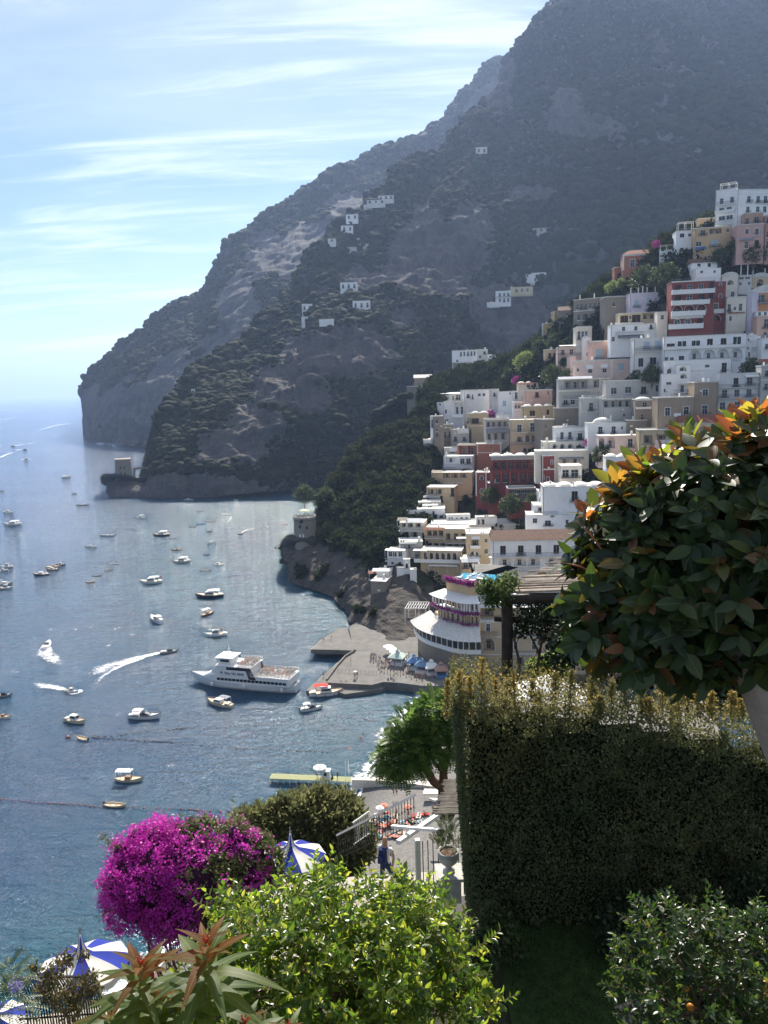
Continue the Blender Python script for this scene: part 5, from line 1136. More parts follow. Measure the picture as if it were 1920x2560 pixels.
    for i in range(22):
        k = 5+(i % 8); p = PL[k]+inn[k]*(11.2+2.6*(i//8))+t[k]*nr.uniform(-.4, .4)+t[k]*(1.2 if i//8 == 1 else 0); o = link('sun_lounger', lme); o.location = (p[0], p[1], 27.01); o.rotation_euler = (0, 0, math.atan2(inn[k][1], inn[k][0])-math.pi/2+nr.normal(0, .15))
        tag(o, 'white sun lounger on the pool terrace above the curved orange wall', 'sun lounger', 'loungers on the pool terrace')
    return root, PL, inn, t, line
def leafm(name, stops, **k): return leaf_mat(name, stops, **k)
flower_m = leafm('bougainvillea_bracts', [(0, (.20, .012, .13)), (.55, (.42, .03, .30)), (.85, (.55, .07, .38)), (1, (.10, .12, .04))], trans=.35)
hot, hPL, hinn, ht, hline = hotel()
h = H('K5', 'yellow hotel wing with blue windows and arched entrance, seen through the pergola', 836, 1560, 1095, 1420, 'Y',
      [('d', 1105, 1158, [890, 1080, 1205, 1370], 28), ('A', 1205, 1290, [893], 84), ('d', 1225, 1282, [1080, 1205, 1330], 26), ('R', 1150, 1178, 820, 950, 1.2), ('r', 1160, 1185, 1040, 1280, 1.0), ('r', 1285, 1305, 1040, 1380, .9), ('m', 1192, 1198), ('A', 1330, 1400, [1110, 1240], 60), ('m', 1315, 1320), ('w', 1120, 1160, [1470], 30)], 'flat', Y=(hPL[-1][1]+4), rot=-6, name='hotel_wing', cat='hotel', D=14)
H('K5', '', 836, 1560, 962, 1095, 'Y', [('o', 1000, 1058, sp(880, 1440, 5), 90), ('r', 1055, 1080, 830, 1500, 1.2), ('n', 968, 990, 830, 1500, 'w', 1.8)], 'bare', Y=(hPL[-1][1]+8), rot=-6, on=h)
# low walls, stair path on the cliff
t = thing_at('pergola_frame', 'K5', 390, 985, 14, 'bare white pergola frame on the cliff left of the seafront hotel', 'pergola')
q = MB(); X0 = Z(*KP('K5', 310, 1000), 15.5); X1 = Z(*KP('K5', 455, 1000), 15.5); dd = X1-X0
for i in range(9): p = rel(t, X0+dd*i/8); q.bar(p, p+Vector((1.5, 7, 0)), .14)
for k in (0, 3.5, 7): q.bar(rel(t, X0)+Vector((k*.2, k, .15)), rel(t, X1)+Vector((k*.2, k, .15)), .14)
q.build('beam', trim_m, t)
for i in (0, 4, 8):
    for k in (0, 7): p = rel(t, X0+dd*i/8)+Vector((k*.2, k, 0)); MB().box(p.x-.1, p.x+.1, p.y-.1, p.y+.1, p.z-5, p.z).build('post', trim_m, t)

# ------------------------------------------------------------ kiosks, umbrellas
def kiosk(px, py, roofmat, body, label, w_=3.2, z=2.4):
    p = Z(px, py, z); r = empty('kiosk', p, R(rnd.uniform(-25, 10)), label, 'kiosk', None); h_ = 2.5; a = w_/2
    b = MB().box(-a, a, -a, a, 0, 1.0); b.build('counter', body, r)
    for x in (-a, a-.16):
        for y in (-a, a-.16): MB().box(x, x+.16, y, y+.16, 1.0, h_).build('post', trim_m, r)
    MB().box(-a+.5, a-.5, 0, a-.3, 1.0, 2.2).build('back_panel', plain('kiosk_inside', (.12, .10, .09)), r)
    b = MB(); e = a+.35; b.add([(-e, -e, h_), (e, -e, h_), (e, e, h_), (-e, e, h_), (-.5, -.5, h_+1.1), (.5, -.5, h_+1.1), (.5, .5, h_+1.1), (-.5, .5, h_+1.1)], [(0, 1, 5, 4), (1, 2, 6, 5), (2, 3, 7, 6), (3, 0, 4, 7), (3, 2, 1, 0)])
    b.box(-e, e, -e, -e+.06, h_-.3, h_).box(-e, e, e-.06, e, h_-.3, h_).box(-e, -e+.06, -e+.06, e-.06, h_-.3, h_).box(e-.06, e, -e+.06, e-.06, h_-.3, h_); b.build('roof', roofmat, r)
    MB().box(-.45, .45, -.45, .45, h_+1.1, h_+1.5).build('lantern', body, r)
    b = MB(); b.add([(-.6, -.6, h_+1.5), (.6, -.6, h_+1.5), (.6, .6, h_+1.5), (-.6, .6, h_+1.5), (0, 0, h_+2.1)], [(0, 1, 4), (1, 2, 4), (2, 3, 4), (3, 0, 4)]); b.build('roof_cap', roofmat, r)
    return r
bl = plain('blue_tin_roof', (.10, .22, .42), .5, .4); wh = canvas_m; pk = plain('pinkish_tile_roof', (.42, .24, .19)); gr = plain('pale_green_canopy', (.45, .56, .50))
kiosk(*KP('K5', 375, 1415), bl, trim_m, 'ticket kiosk with blue roof, leftmost in the row under the cliff'); kiosk(*KP('K5', 428, 1440), plain('slate_blue_roof', (.13, .24, .36)), trim_m, 'white kiosk with slate blue roof, second in the row')
kiosk(*KP('K5', 495, 1452), wh, trim_m, 'kiosk with white pointed roof and yellow top knob'); kiosk(*KP('K5', 562, 1470), pk, bl, 'kiosk with pinkish roof, rightmost in the row'); kiosk(*KP('K5', 262, 1380), gr, trim_m, 'long pale green roofed kiosk below the cliff', 4.2)
def parasol(p, r_, h_, mat, label, group=None, name='parasol', n=8):
    o = empty(name, p, rnd.random(), label, 'parasol', group); b = MB(); v = [(0, 0, h_+.45*r_)]
    for k in range(n): a = 2*math.pi*k/n; v.append((r_*math.cos(a), r_*math.sin(a), h_))
    for k in range(n): a = 2*math.pi*k/n; v.append((r_*math.cos(a), r_*math.sin(a), h_-.18))
    b.add(v, [(0, 1+k, 1+(k+1) % n) for k in range(n)]+[(1+k, 1+n+k, 1+n+(k+1) % n, 1+(k+1) % n) for k in range(n)]); b.build('canopy', mat, o); MB().tube([(0, 0, 0), (0, 0, h_+.4*r_)], .03, 5).build('pole', trim_m, o); return o
for x, y, tt in ((198, 1290, 'furthest'), (218, 1305, 'middle'), (240, 1325, 'nearest')): parasol(Z(*KP('K5', x, y+20), 2.4), 1.8, 2.3, canvas_m, 'white market parasol by the cliff kiosks, %s of the three in a line' % tt, 'white market parasols')

# ------------------------------------------------------------ people
def skin_fig(chains, radii, res=1):
    """one continuous body grown over joints"""
    names = []; vs = []; es = []; rr = []
    def vid(nm, co, r):
        if nm in names: return names.index(nm)
        names.append(nm); vs.append(co); rr.append(r); return len(names)-1
    for ch in chains:
        pr = None
        for nm in ch:
            i = vid(nm, radii[nm][0], radii[nm][1])
            if pr is not None: es.append((pr, i))
            pr = i
    me = bpy.data.meshes.new('figure'); me.from_pydata(vs, es, []); o = bpy.data.objects.new('figure', me); COL.objects.link(o)
    o.modifiers.new('s', 'SKIN'); sv = me.skin_vertices[0].data
    for i, r in enumerate(rr): sv[i].radius = (r, r) if not isinstance(r, tuple) else r
    sv[0].use_root = True
    sb = o.modifiers.new('d', 'SUBSURF'); sb.levels = res; sb.render_levels = res
    dg = bpy.context.evaluated_depsgraph_get(); dg.update(); ev = o.evaluated_get(dg); m = bpy.data.meshes.new_from_object(ev)
    bpy.data.objects.remove(o); return m
def body(pose):
    J = dict(pelvis=((0, 0, .95), (.15, .11)), belly=((0, 0, 1.1), (.14, .10)), chest=((0, 0, 1.32), (.17, .11)), neck=((0, 0, 1.5), .055), head=((0, .0, 1.62), .085), crown=((0, 0, 1.74), .075))
    for s, n in ((-1, 'l'), (1, 'r')):
        J.update({n+'sh': ((s*.19, 0, 1.42), .06), n+'el': ((s*.25, -.02, 1.14), .042), n+'wr': ((s*.26, -.10, .90), .03), n+'ha': ((s*.26, -.13, .82), .035),
                  n+'hip': ((s*.09, 0, .88), .09), n+'kn': ((s*.10, -.02, .50), .06), n+'an': ((s*.10, .02, .09), .04), n+'to': ((s*.11, -.14, .04), .035)})
    if pose == 'walk':
        J.update(lkn=((-.10, -.18, .52), .06), lan=((-.10, -.10, .12), .04), lto=((-.1, -.26, .06), .035), rkn=((.10, .05, .5), .06), ran=((.10, .28, .14), .04), rto=((.1, .18, .04), .035), lwr=((-.26, .1, .92), .03), lha=((-.26, .12, .84), .035))
    if pose == 'sit':
        for s, n in ((-1, 'l'), (1, 'r')): J.update({n+'kn': ((s*.14, -.42, .98), .06), n+'an': ((s*.14, -.50, .58), .04), n+'to': ((s*.14, -.62, .54), .035), n+'wr': ((s*.2, -.32, 1.02), .03), n+'ha': ((s*.18, -.4, 1.02), .035)})
        J = {k: ((c[0][0], c[0][1], c[0][2]-.86), c[1]) for k, c in J.items()}
        for s, n in ((-1, 'l'), (1, 'r')): J[n+'kn'] = ((s*.14, -.38, .40), .06); J[n+'an'] = ((s*.14, -.66, .08), .04); J[n+'to'] = ((s*.14, -.78, .06), .035)
    if pose == 'lie':
        J = {k: ((c[0][0], -c[0][2]+.9, .12+c[0][1]*.5), c[1]) for k, c in J.items()}
        J['lha'] = ((-.5, -.2, .06), .035); J['lwr'] = ((-.45, -.28, .08), .03)
        J['lkn'] = ((-.12, .42, .32), .06)
    ch = [('pelvis', 'belly', 'chest', 'neck', 'head', 'crown')]+[('chest', n+'sh', n+'el', n+'wr', n+'ha') for n in 'lr']+[('pelvis', n+'hip', n+'kn', n+'an', n+'to') for n in 'lr']
    return skin_fig(ch, J)
skin_m = plain('skin', (.50, .29, .20), .6, .3, 0, .1); hair_m = plain('dark_hair', (.03, .02, .015), .7, .3)
cloth = [plain('cloth_'+n, c, .85, .1, 0, .12) for n, c in (('white', (.75, .74, .72)), ('navy', (.03, .05, .12)), ('red', (.45, .06, .05)), ('grey', (.25, .25, .26)), ('teal', (.08, .30, .32)), ('black', (.03, .03, .03)), ('sand', (.5, .42, .3)), ('blue', (.12, .22, .5)))]
_bodies = {p: body(p) for p in ('stand', 'walk', 'sit', 'lie')}
_pm = {}
def person_mesh(pose, top, bot):
    k = (pose, top, bot)
    if k in _pm: return _pm[k]
    m = _bodies[pose].copy(); m.name = 'person'; m.materials.clear()
    for x in (skin_m, cloth[top] if top >= 0 else skin_m, cloth[bot], hair_m): m.materials.append(x)
    idx = []
    for f in m.polygons:
        c = f.center; h_ = c.z if pose in ('stand', 'walk') else (c.z+.86 if pose == 'sit' else .9-c.y)
        if pose == 'sit' and c.z < .3 and c.y < -.15: h_ = .5
        r = 0
        if h_ > 1.66 or (h_ > 1.58 and c.y > .02 and pose != 'lie'): r = 3
        elif 1.02 < h_ < 1.47 and abs(c.x) < .235: r = 1
        elif .62 < h_ <= 1.02 and abs(c.x) < .2: r = 2
        idx.append(r)
    m.polygons.foreach_set('material_index', idx); m.polygons.foreach_set('use_smooth', [True]*len(idx)); _pm[k] = m; return m
def person(p, pose='stand', top=None, bot=None, rz=None, label=None, group=None, scl=1.0):
    top = rnd.choice([0, 1, 2, 3, 4, 6, 7, -1]) if top is None else top; bot = rnd.choice([1, 3, 5, 6, 7]) if bot is None else bot
    o = link('person', person_mesh(pose, top, bot)); o.location = p; o.rotation_euler = (0, 0, rnd.random()*6.28 if rz is None else rz); o.scale = (scl,)*3
    if group and label and top >= 0 and len(label.split()) < 12: label += ', in a %s top' % ('white', 'navy', 'red', 'grey', 'teal', 'black', 'sand', 'blue')[top]
    return tag(o, label, 'person', group)
crowd = [(82, 320), (90, 330), (75, 335), (98, 322), (110, 350), (132, 358), (140, 372), (150, 395), (160, 405), (172, 412), (178, 398), (185, 380), (195, 395), (205, 402), (215, 420), (150, 430), (168, 440), (190, 445), (210, 450), (235, 455), (250, 440), (262, 452), (280, 462), (300, 450),
         (320, 470), (340, 462), (355, 480), (375, 470), (392, 488), (410, 480), (430, 492), (450, 478), (470, 490), (500, 498), (520, 488), (175, 352), (186, 350), (222, 390), (240, 405), (330, 440), (345, 432), (302, 425), (130, 415), (140, 440), (120, 395)]
for x, y in crowd:
    px, py = KP('K5', x, y+1015 if y < 345 else y+995); person(Z(px, py, 2.4), rnd.choice(('stand', 'walk')), label='person standing in the crowd round the quay kiosks', group='people on the quay')
for x, y, l in ((1135, 315, 'person in dark clothes in a loose row on the shaded quay'), (1150, 318, None), (1162, 312, None), (890, 215, None), (930, 200, None)):
    person(Z(*KP('K7', x, y), 2.4 if x > 1000 else 3.0), label='person waiting in the shaded part of the quay' if x > 1000 else 'person on the concrete pier under the cliff', group='people in the shade of the quay' if x > 1000 else 'people on the concrete pier')
person(Z(*KP('K7', 1052, 405), 2.4), 'stand', 3, 5, 0, 'person under a small white umbrella on the sunny quay'); person(Z(*KP('K7', 1064, 400), 2.4), 'stand', 2, 5, .6, 'person in red top beside the white umbrella on the quay')
parasol(Z(*KP('K7', 1052, 405), 2.4)+Vector((.15, 0, 0)), .6, 2.0, canvas_m, 'small white hand umbrella held up on the sunny quay', name='hand_umbrella')
for x, y in ((1032, 328), (975, 440), (985, 448), (1008, 445), (890, 400)): person(Z(*KP('K7', x, y), 2.4 if y < 400 else 1.1), label='person walking along the outer edge of the quay', group='people on the quay edge')
for x, y in ((1225, 415), (1238, 410), (1250, 418)): person(Z(*KP('K7', x, y), 2.4), 'sit', label='person sitting at the quay corner table', group='people seated on the quay corner')
# beach people, towels (frame 900,1850 scale 4.74)
FR['K9'] = (900, 1850, 4.74)
towel = [plain('towel_'+n, c, .9, .1) for n, c in (('white', (.72, .72, .70)), ('red', (.45, .08, .06)), ('aqua', (.25, .5, .58)), ('cream', (.65, .58, .42)), ('coral', (.6, .25, .18)))]
tw = []
for m_ in towel:
    b = MB(); n = 5
    for i in range(n): b.box(-.45, .45, -1+.4*i, -.6+.4*i-.001, .0, .03+.012*(i % 2)) ; 
    tw.append(b.mesh('towel', m_))
tw_n = ['white', 'red', 'pale blue', 'cream', 'coral']
bz = 1.7
for i, (x, y) in enumerate(((230, 880), (290, 870), (340, 915), (420, 905), (400, 960), (330, 975), (350, 1000), (520, 985), (600, 945), (560, 1000), (700, 895), (640, 905), (220, 940), (180, 990), (260, 1010), (180, 1080), (240, 1100), (440, 1110), (500, 1120), (380, 1130), (200, 1130), (760, 880), (720, 980), (160, 960), (460, 1140))):
    p = Z(*KP('K9', x, y), bz); o = link('beach_towel', tw[i % 5]); o.location = p+Vector((0, 0, .03)); o.rotation_euler = (0, 0, rnd.uniform(-.5, 1.8)); tag(o, '%s towel spread on the grey pebble beach' % tw_n[i % 5], 'towel', '%s towels on the beach' % tw_n[i % 5])
    if i % 5 != 4: person(p+Vector((0, 0, .08)), 'lie' if i % 3 else 'sit', -1, rnd.choice([1, 2, 5, 7]), o.rotation_euler.z, 'sunbather on a %s towel on the grey pebble beach' % tw_n[i % 5], 'sunbathers on the beach')
for x, y in ((400, 665), (435, 655)): person(Z(*KP('K9', x, y), bz), 'walk' if x < 420 else 'stand', -1, 1, label='dark figure walking alone on the open beach' if x < 420 else 'slim figure in white standing on the open beach')
for x, y in ((205, 1050), (325, 1060), (385, 1060), (575, 885), (865, 850), (435, 860)): person(Z(*KP('K9', x, y), bz), 'stand' if y > 1000 or x > 800 else 'sit', -1, 5, label='bather up among the towels on the beach', group='bathers up among the towels')
for x, y, c in ((240, 855, 0), (285, 830, 4), (570, 845, 4), (205, 1190, 2)): parasol(Z(*KP('K9', x, y+30), bz), .9, 1.5, towel[c], ['white', '', 'pale blue', '', 'coral'][c]+' beach parasol '+{240: 'leftmost among the sunbathers', 285: 'next to the white parasol', 570: 'alone above the middle towels', 205: 'near the railing behind the bald man'}[x])
for i, (x, y) in enumerate(((1095, 700), (1082, 722), (1094, 728), (1020, 770), (1030, 772), (1232, 655), (1238, 640), (1260, 640), (1145, 630))):
    p = Z(*KP('K7', x, y), 0); person(p+Vector((0, 0, -1.0 if x > 1050 else -1.35)), 'stand', -1, 5, label='bather standing in the shallow water off the beach', group='bathers in the shallows')
for x, y in ((295, 408), (300, 470), (340, 466), (325, 330)): 
    p = Z(x/2.304, 2000+y/2.304, 0); person(p+Vector((0, 0, -1.5)), 'stand', -1, 5, label='swimmer with only head and shoulders above the sea, left', group='swimmers left of the bougainvillea')
# ------------------------------------------------------------ green jetty and breakwater
t = thing_at('jetty', 'K7', 750, 920, 0, 'long narrow jetty with greenish deck on piles off the beach', 'jetty'); dk = plain('greenish_planks', (.30, .31, .16), .8, .2)
a0, a1 = wpt('K7', 614, 912, 1.3), wpt('K7', 1035, 930, 1.3); d = a1-a0; Ld = d.length; dn = d.normalized(); sd_ = Vector((-dn.y, dn.x, 0))
npl = 60
pm = MB().box(-Ld/npl*.47, Ld/npl*.47, -1.1, 1.1, -.06, 0).mesh('plank', dk)
for i in range(npl): o = link('plank', pm, t); o.location = rel(t, a0+d*(i+.5)/npl); o.rotation_euler = (0, 0, math.atan2(dn.y, dn.x))
q = MB(); q.bar(rel(t, a0-sd_)-Vector((0, 0, .2)), rel(t, a1-sd_)-Vector((0, 0, .2)), .12, .2); q.bar(rel(t, a0+sd_)-Vector((0, 0, .2)), rel(t, a1+sd_)-Vector((0, 0, .2)), .12, .2); q.build('side_beam', trim_m, t)
for i in range(13):
    for s in (-1, 1): p = rel(t, a0+d*(i+.3)/13+sd_*s*.95); MB().tube([(p.x, p.y, -2), (p.x, p.y, 1.1)], .09, 6).build('pile', trim_m, t)
p = a0.lerp(a1, .69); r = empty('jetty_hut', p, math.atan2(dn.y, dn.x), 'small white hut on the jetty beneath a white parasol', 'hut')
MB().box(-.9, .9, -.7, .7, 0, 1.9).build('wall', trim_m, r); MB().box(-1, 1, -.8, .8, 1.9, 2.0).build('roof', canvas_m, r); MB().box(-.3, .3, -.74, -.705, .9, 1.6).build('window', glass_m, r)
parasol(p+Vector((-1.3, 0, 0)), 1.5, 2.6, canvas_m, 'white parasol standing on the jetty beside the hut'); person(a0.lerp(a1, .58), 'stand', -1, 5, label='person standing on the jetty left of the hut'); person(a0.lerp(a1, .83), 'stand', 5, 5, label='person in dark clothes at the landward end of the jetty')
for u, l in ((.93, 'left'), (.97, 'right')): q = link('mooring_pole', MB().tube([(0, 0, 0), (0, 0, 4.2)], .05, 5).mesh('mooring_pole', trim_m)); q.location = a0.lerp(a1, u); tag(q, 'thin pole at the landward end of the jetty, %s of two' % l, 'pole')
o = slab('breakwater', 'K7', [(1035, 921), (1140, 917), (1290, 928), (1520, 950), (1640, 975), (1640, 990), (1290, 945), (1140, 935), (1035, 932)], 1.9, -1, plain('pale_concrete', (.62, .58, .50), .8, .2)); tag(o, 'long pale concrete walkway from the jetty across the beach', 'walkway')
o = slab('beach_platform', 'K9', [(760, 575), (930, 580), (940, 640), (745, 640)], 3.0, 2.8, plain('pale_concrete', (.62, .58, .50))); tag(o, 'pale raised slab casting a dark shadow on the beach', 'platform')
o = slab('white_beam', 'K9', [(815, 685), (1035, 695), (1030, 722), (880, 712)], 9, 8.6, trim_m); tag(o, 'white flat beam above the beach left of the cane roof', 'beam')
# ------------------------------------------------------------ boats
hull_c = {n: plain('hull_'+n, c, .3, .5, 0, .06) for n, c in dict(white=(.76, .76, .74), cream=(.66, .58, .42), navy=(.02, .03, .06), grey=(.28, .29, .31), brown=(.16, .07, .035), dark=(.05, .05, .055), blue=(.08, .2, .38), black=(.02, .02, .02), wood=(.32, .17, .08), green=(.10, .2, .16)).items()}
deck_m = plain('cream_deck', (.60, .50, .36), .7, .2, 0, .12); teak = plain('teak', (.36, .22, .12), .7, .2, 0, .2); red_m = plain('red_canvas', (.55, .06, .05), .8, .1); fend = plain('navy_fender', (.03, .04, .10)); seatm = plain('seat_vinyl', (.62, .60, .56))
def hull(L, B, Hb, mats, double=False, sheer=.45, n=14, bowh=1.5, name='hull', parent=None, deckdrop=.12, draft=.35, open_=False):
    """mats: topside, stripe, deck"""
    b = MB(); sec = []
    for i in range(n+1):
        t = i/n; x = -L/2+L*t
        wv = math.sin(min(1, t*1.9+.35)*math.pi/2) if not double else math.sin(min(1, t*2.6+.08)*math.pi/2)
        fw = 1-max(0, (t-.42)/.58)**2.3; w_ = B/2*max(.015, wv*fw); hh = Hb*(1+sheer*((t-.35)**2)*2.2+(bowh-1)*max(0, t-.6)/.4*.5)
        rake = .10*L*max(0, (t-.75)/.25)
        sec.append([(x-rake*.9, 0, -draft), (x-rake*.7, w_*.72, -draft*.2), (x-rake*.4, w_*.93, hh*.3), (x, w_, hh*.82), (x, w_*1.02, hh)])
    nv = 5; vs = []; 
    for s in sec: vs += [(x, y, z) for x, y, z in s]+[(x, -y, z) for x, y, z in s]
    fs = []; ms = []
    for i in range(n):
        a, c = i*10, (i+1)*10
        for k in range(4):
            m = 1 if k in (3,) else 0
            b.add([vs[a+k], vs[a+k+1], vs[c+k+1], vs[c+k]], [(0, 3, 2, 1)], m); b.add([vs[a+5+k], vs[a+5+k+1], vs[c+5+k+1], vs[c+5+k]], [(0, 1, 2, 3)], m)
        # deck
        dz = deckdrop if not open_ else Hb*.6
        f = .96 if not open_ else .86
        p = [(vs[a+4][0], vs[a+4][1]*f, vs[a+4][2]-dz), (vs[c+4][0], vs[c+4][1]*f, vs[c+4][2]-dz), (vs[c+9][0], vs[c+9][1]*f, vs[c+9][2]-dz), (vs[a+9][0], vs[a+9][1]*f, vs[a+9][2]-dz)]
        b.add(p, [(0, 3, 2, 1)], 2)
        for s in (4, 9):
            A, Cc_ = vs[a+s], vs[c+s]; q = [A, Cc_, (Cc_[0], Cc_[1]*f, Cc_[2]), (A[0], A[1]*f, A[2]), (A[0], A[1]*f, A[2]-dz), (Cc_[0], Cc_[1]*f, Cc_[2]-dz)]
            b.add(q, [(0, 1, 2, 3), (3, 2, 5, 4)] if s == 4 else [(3, 2, 1, 0), (4, 5, 2, 3)], 1 if not open_ else 2)
    s = vs[0:10]; b.add([s[0], s[1], s[2], s[3], s[4], s[9], s[8], s[7], s[6]], [(0, 1, 2, 3, 4, 5, 6, 7, 8)], 0)
    return b.build(name, mats, parent)
def cabin(r, x0, x1, w_, z0, z1, mat=None, rake=.5, win=True, roofover=.1):
    mat = mat or hull_c['white']; a = w_/2; f = .82; b = MB()
    b.add([(x0, -a, z0), (x1, -a*.9, z0), (x1, a*.9, z0), (x0, a, z0), (x0+.1, -a*f, z1), (x1-rake, -a*f*.9, z1), (x1-rake, a*f*.9, z1), (x0+.1, a*f, z1)], [(0, 1, 5, 4), (1, 2, 6, 5), (2, 3, 7, 6), (3, 0, 4, 7), (4, 5, 6, 7)])
    b.build('cabin', mat, r)
    b = MB(); b.box(x0-roofover, x1-rake+roofover, -a*f-.06, a*f+.06, z1, z1+.07); b.build('cabin_roof', mat, r)
    if win:
        h_ = z1-z0
        for s in (-1, 1):
            b = MB(); q = lambda x, u: (x, s*(a+(a*f-a)*u+.015), z0+h_*u)
            b.quad(*[q(x0+.2, .42), q(x1-.25-rake*.42, .42), q(x1-.2-rake*.86, .86), q(x0+.25, .86)][::s]); b.build('side_window', glass_m, r)
        b = MB(); q = lambda y, u: (x1-rake*u+.015, y, z0+h_*u); b.quad(q(-a*.74, .4), q(a*.74, .4), q(a*.66, .88), q(-a*.66, .88)); b.build('windscreen', glass_m, r)
def bimini(r, x0, x1, w_, z0, z1, mat, sag=0):
    b = MB(); n = 5
    for i in range(n):
        t0, t1 = i/n, (i+1)/n; X0, X1 = x0+(x1-x0)*t0, x0+(x1-x0)*t1; h = lambda t: z1+.12*math.sin(math.pi*t)-sag*math.sin(math.pi*t)*2
        b.quad((X0, -w_/2, h(t0)-.05), (X1, -w_/2, h(t1)-.05), (X1, 0, h(t1)+.06), (X0, 0, h(t0)+.06)); b.quad((X0, 0, h(t0)+.06), (X1, 0, h(t1)+.06), (X1, w_/2, h(t1)-.05), (X0, w_/2, h(t0)-.05))
    b.build('canopy', mat, r)
    for x in (x0+.1, x1-.1):
        for s in (-1, 1): MB().bar((x, s*w_*.46, z0), (x, s*w_*.46, z1), .05).build('canopy_post', trim_m, r)
def outboard(r, x, z): MB().box(x-.35, x, -.16, .16, z+.1, z+.65).box(x-.22, x-.08, -.07, .07, z-.5, z+.1).build('outboard', hull_c['black'], r)
def fenders(r, L, B, Hb, n=3):
    for i in range(n): x = -L*.3+i*L*.26; MB().tube([(x, -B*.50, Hb*.2), (x, -B*.51, Hb*.75)], .11, 6).build('fender', fend, r)
def boat(px, py, Lpx, kind, head, col, label, stripe=None, canopy=None, group=None, deck=None, K=None, mast=0, crew=0, extra=()):
    if K: px, py = KP(K, px, py); 
    c = Z(px, py, 0); hd = R(head); L = Lpx*mpp(px, py, c.y)
    fs = abs(math.cos(hd-math.atan2(c.y, c.x)+math.pi/2)); L = L/max(.35, abs(math.sin(math.pi/2)*math.cos(hd))*.95+.12)
    L = min(L, 14); r = empty('boat', c, hd+R(rnd.uniform(-3, 3)), label, 'boat', group)
    top = hull_c[col]; st = hull_c[stripe] if stripe else top; dm = deck or deck_m; B = L*.32; Hb = max(.55, L*.10)
    if kind == 'cruiser':
        hull(L, B, Hb*1.1, [top, st, dm], parent=r); cabin(r, -L*.16, L*.18, B*.68, Hb*1.05, Hb*1.05+1.25, rake=.6); MB().box(-L*.44, -L*.3, -B*.32, B*.32, Hb*.95, Hb+.35).build('stern_seat', seatm, r)
        if canopy: bimini(r, -L*.36, L*.06, B*.74, Hb, Hb+2.0, canopy)
    elif kind == 'launch':                               # low wooden cabin launch
        hull(L, B*.9, Hb, [top, st, dm], parent=r); cabin(r, -L*.1, L*.22, B*.6, Hb*.95, Hb*.95+.85, mat=hull_c['white'], rake=.7)
        MB().box(-L*.38, -L*.26, -B*.3, B*.3, Hb*.9, Hb+.3).build('stern_seat', seatm, r)
        if canopy: bimini(r, -L*.36, -L*.02, B*.7, Hb, Hb+1.8, canopy)
    elif kind == 'gozzo':
        hull(L, B, Hb, [top, st, dm], True, parent=r); MB().box(-L*.12, L*.08, -B*.24, B*.24, Hb*.9, Hb+.55).build('engine_box', hull_c['wood'], r)
        if canopy: bimini(r, -L*.42, L*.12, B*.8, Hb, Hb+1.9, canopy, .06)
    elif kind == 'dinghy':
        hull(L, B*1.05, Hb*.85, [top, st, dm], parent=r, open_=True, bowh=1.2)
        for x in (-.25, .02, .25): MB().box(L*x-.14, L*x+.14, -B*.42, B*.42, Hb*.5, Hb*.58).build('thwart', teak, r)
        outboard(r, -L*.5, Hb*.5)
    elif kind == 'rib':
        b = MB(); rt = max(.22, B*.15); pts = [(-L/2, -B*.42, rt), (0, -B*.45, rt), (L*.3, -B*.32, rt*1.1), (L*.47, -B*.08, rt*1.5), (L*.47, B*.08, rt*1.5), (L*.3, B*.32, rt*1.1), (0, B*.45, rt), (-L/2, B*.42, rt)]
        b.tube(pts, rt, 8); b.build('tube', top, r); MB().box(-L*.47, L*.3, -B*.38, B*.38, 0, .22).build('floor', dm, r); MB().box(-.3, .25, -.3, .3, .22, 1.15).build('console', hull_c['white'], r); MB().box(-L*.3, -L*.2, -B*.3, B*.3, .22, .6).build('seat', seatm, r); outboard(r, -L*.5, .4)
    elif kind == 'speed':
        hull(L, B*.95, Hb*1.15, [top, st, hull_c['white']], parent=r, bowh=1.15); b = MB(); a = B*.36; z = Hb*1.1
        b.add([(-L*.12, -a, z), (L*.22, -a*.55, z), (L*.22, a*.55, z), (-L*.12, a, z), (-L*.12, -a*.8, z+.75), (L*.02, -a*.55, z+.72), (L*.02, a*.55, z+.72), (-L*.12, a*.8, z+.75)], [(0, 1, 5, 4), (1, 2, 6, 5), (2, 3, 7, 6), (4, 5, 6, 7)]); b.build('windscreen', glass_m, r)
        MB().box(-L*.44, -L*.16, -a, a, z-.1, z+.3).build('stern_seat', seatm, r)
        if canopy: bimini(r, -L*.36, -L*.06, B*.66, z, z+1.35, canopy)
    if mast: MB().tube([(L*.08, 0, Hb*.8), (L*.08, 0, Hb+mast)], .06, 5).build('mast', hull_c['black'], r)
    if 'outboard' in extra: outboard(r, -L*.5, Hb)
    if 'fenders' in extra: fenders(r, L, B, Hb)
    if 'flag' in extra: MB().box(-L*.48, -L*.3, -.02, .02, Hb+1.6, Hb+2.1).bar((-L*.47, 0, Hb), (-L*.47, 0, Hb+2.1), .05).build('flag', red_m, r)
    if 'tender' in extra: MB().lathe([(.1, 0), (.75, .1), (.8, .35), (.55, .5)], (L*.32, 0, Hb+.15), 12).build('bow_cushion', hull_c['white'], r)
    if 'bowrail' in extra:
        q = MB(); pr = None
        for i in range(9):
            a = -1+2*i/8; x = L*.46-abs(a)**1.6*L*.34; y = a*B*.40; p = Vector((x, y, Hb*1.35+.45)); q.bar((x, y, Hb*1.2), p, .035)
            if pr is not None: q.bar(pr, p, .035)
            pr = p
        q.build('bow_rail', rail_m, r)
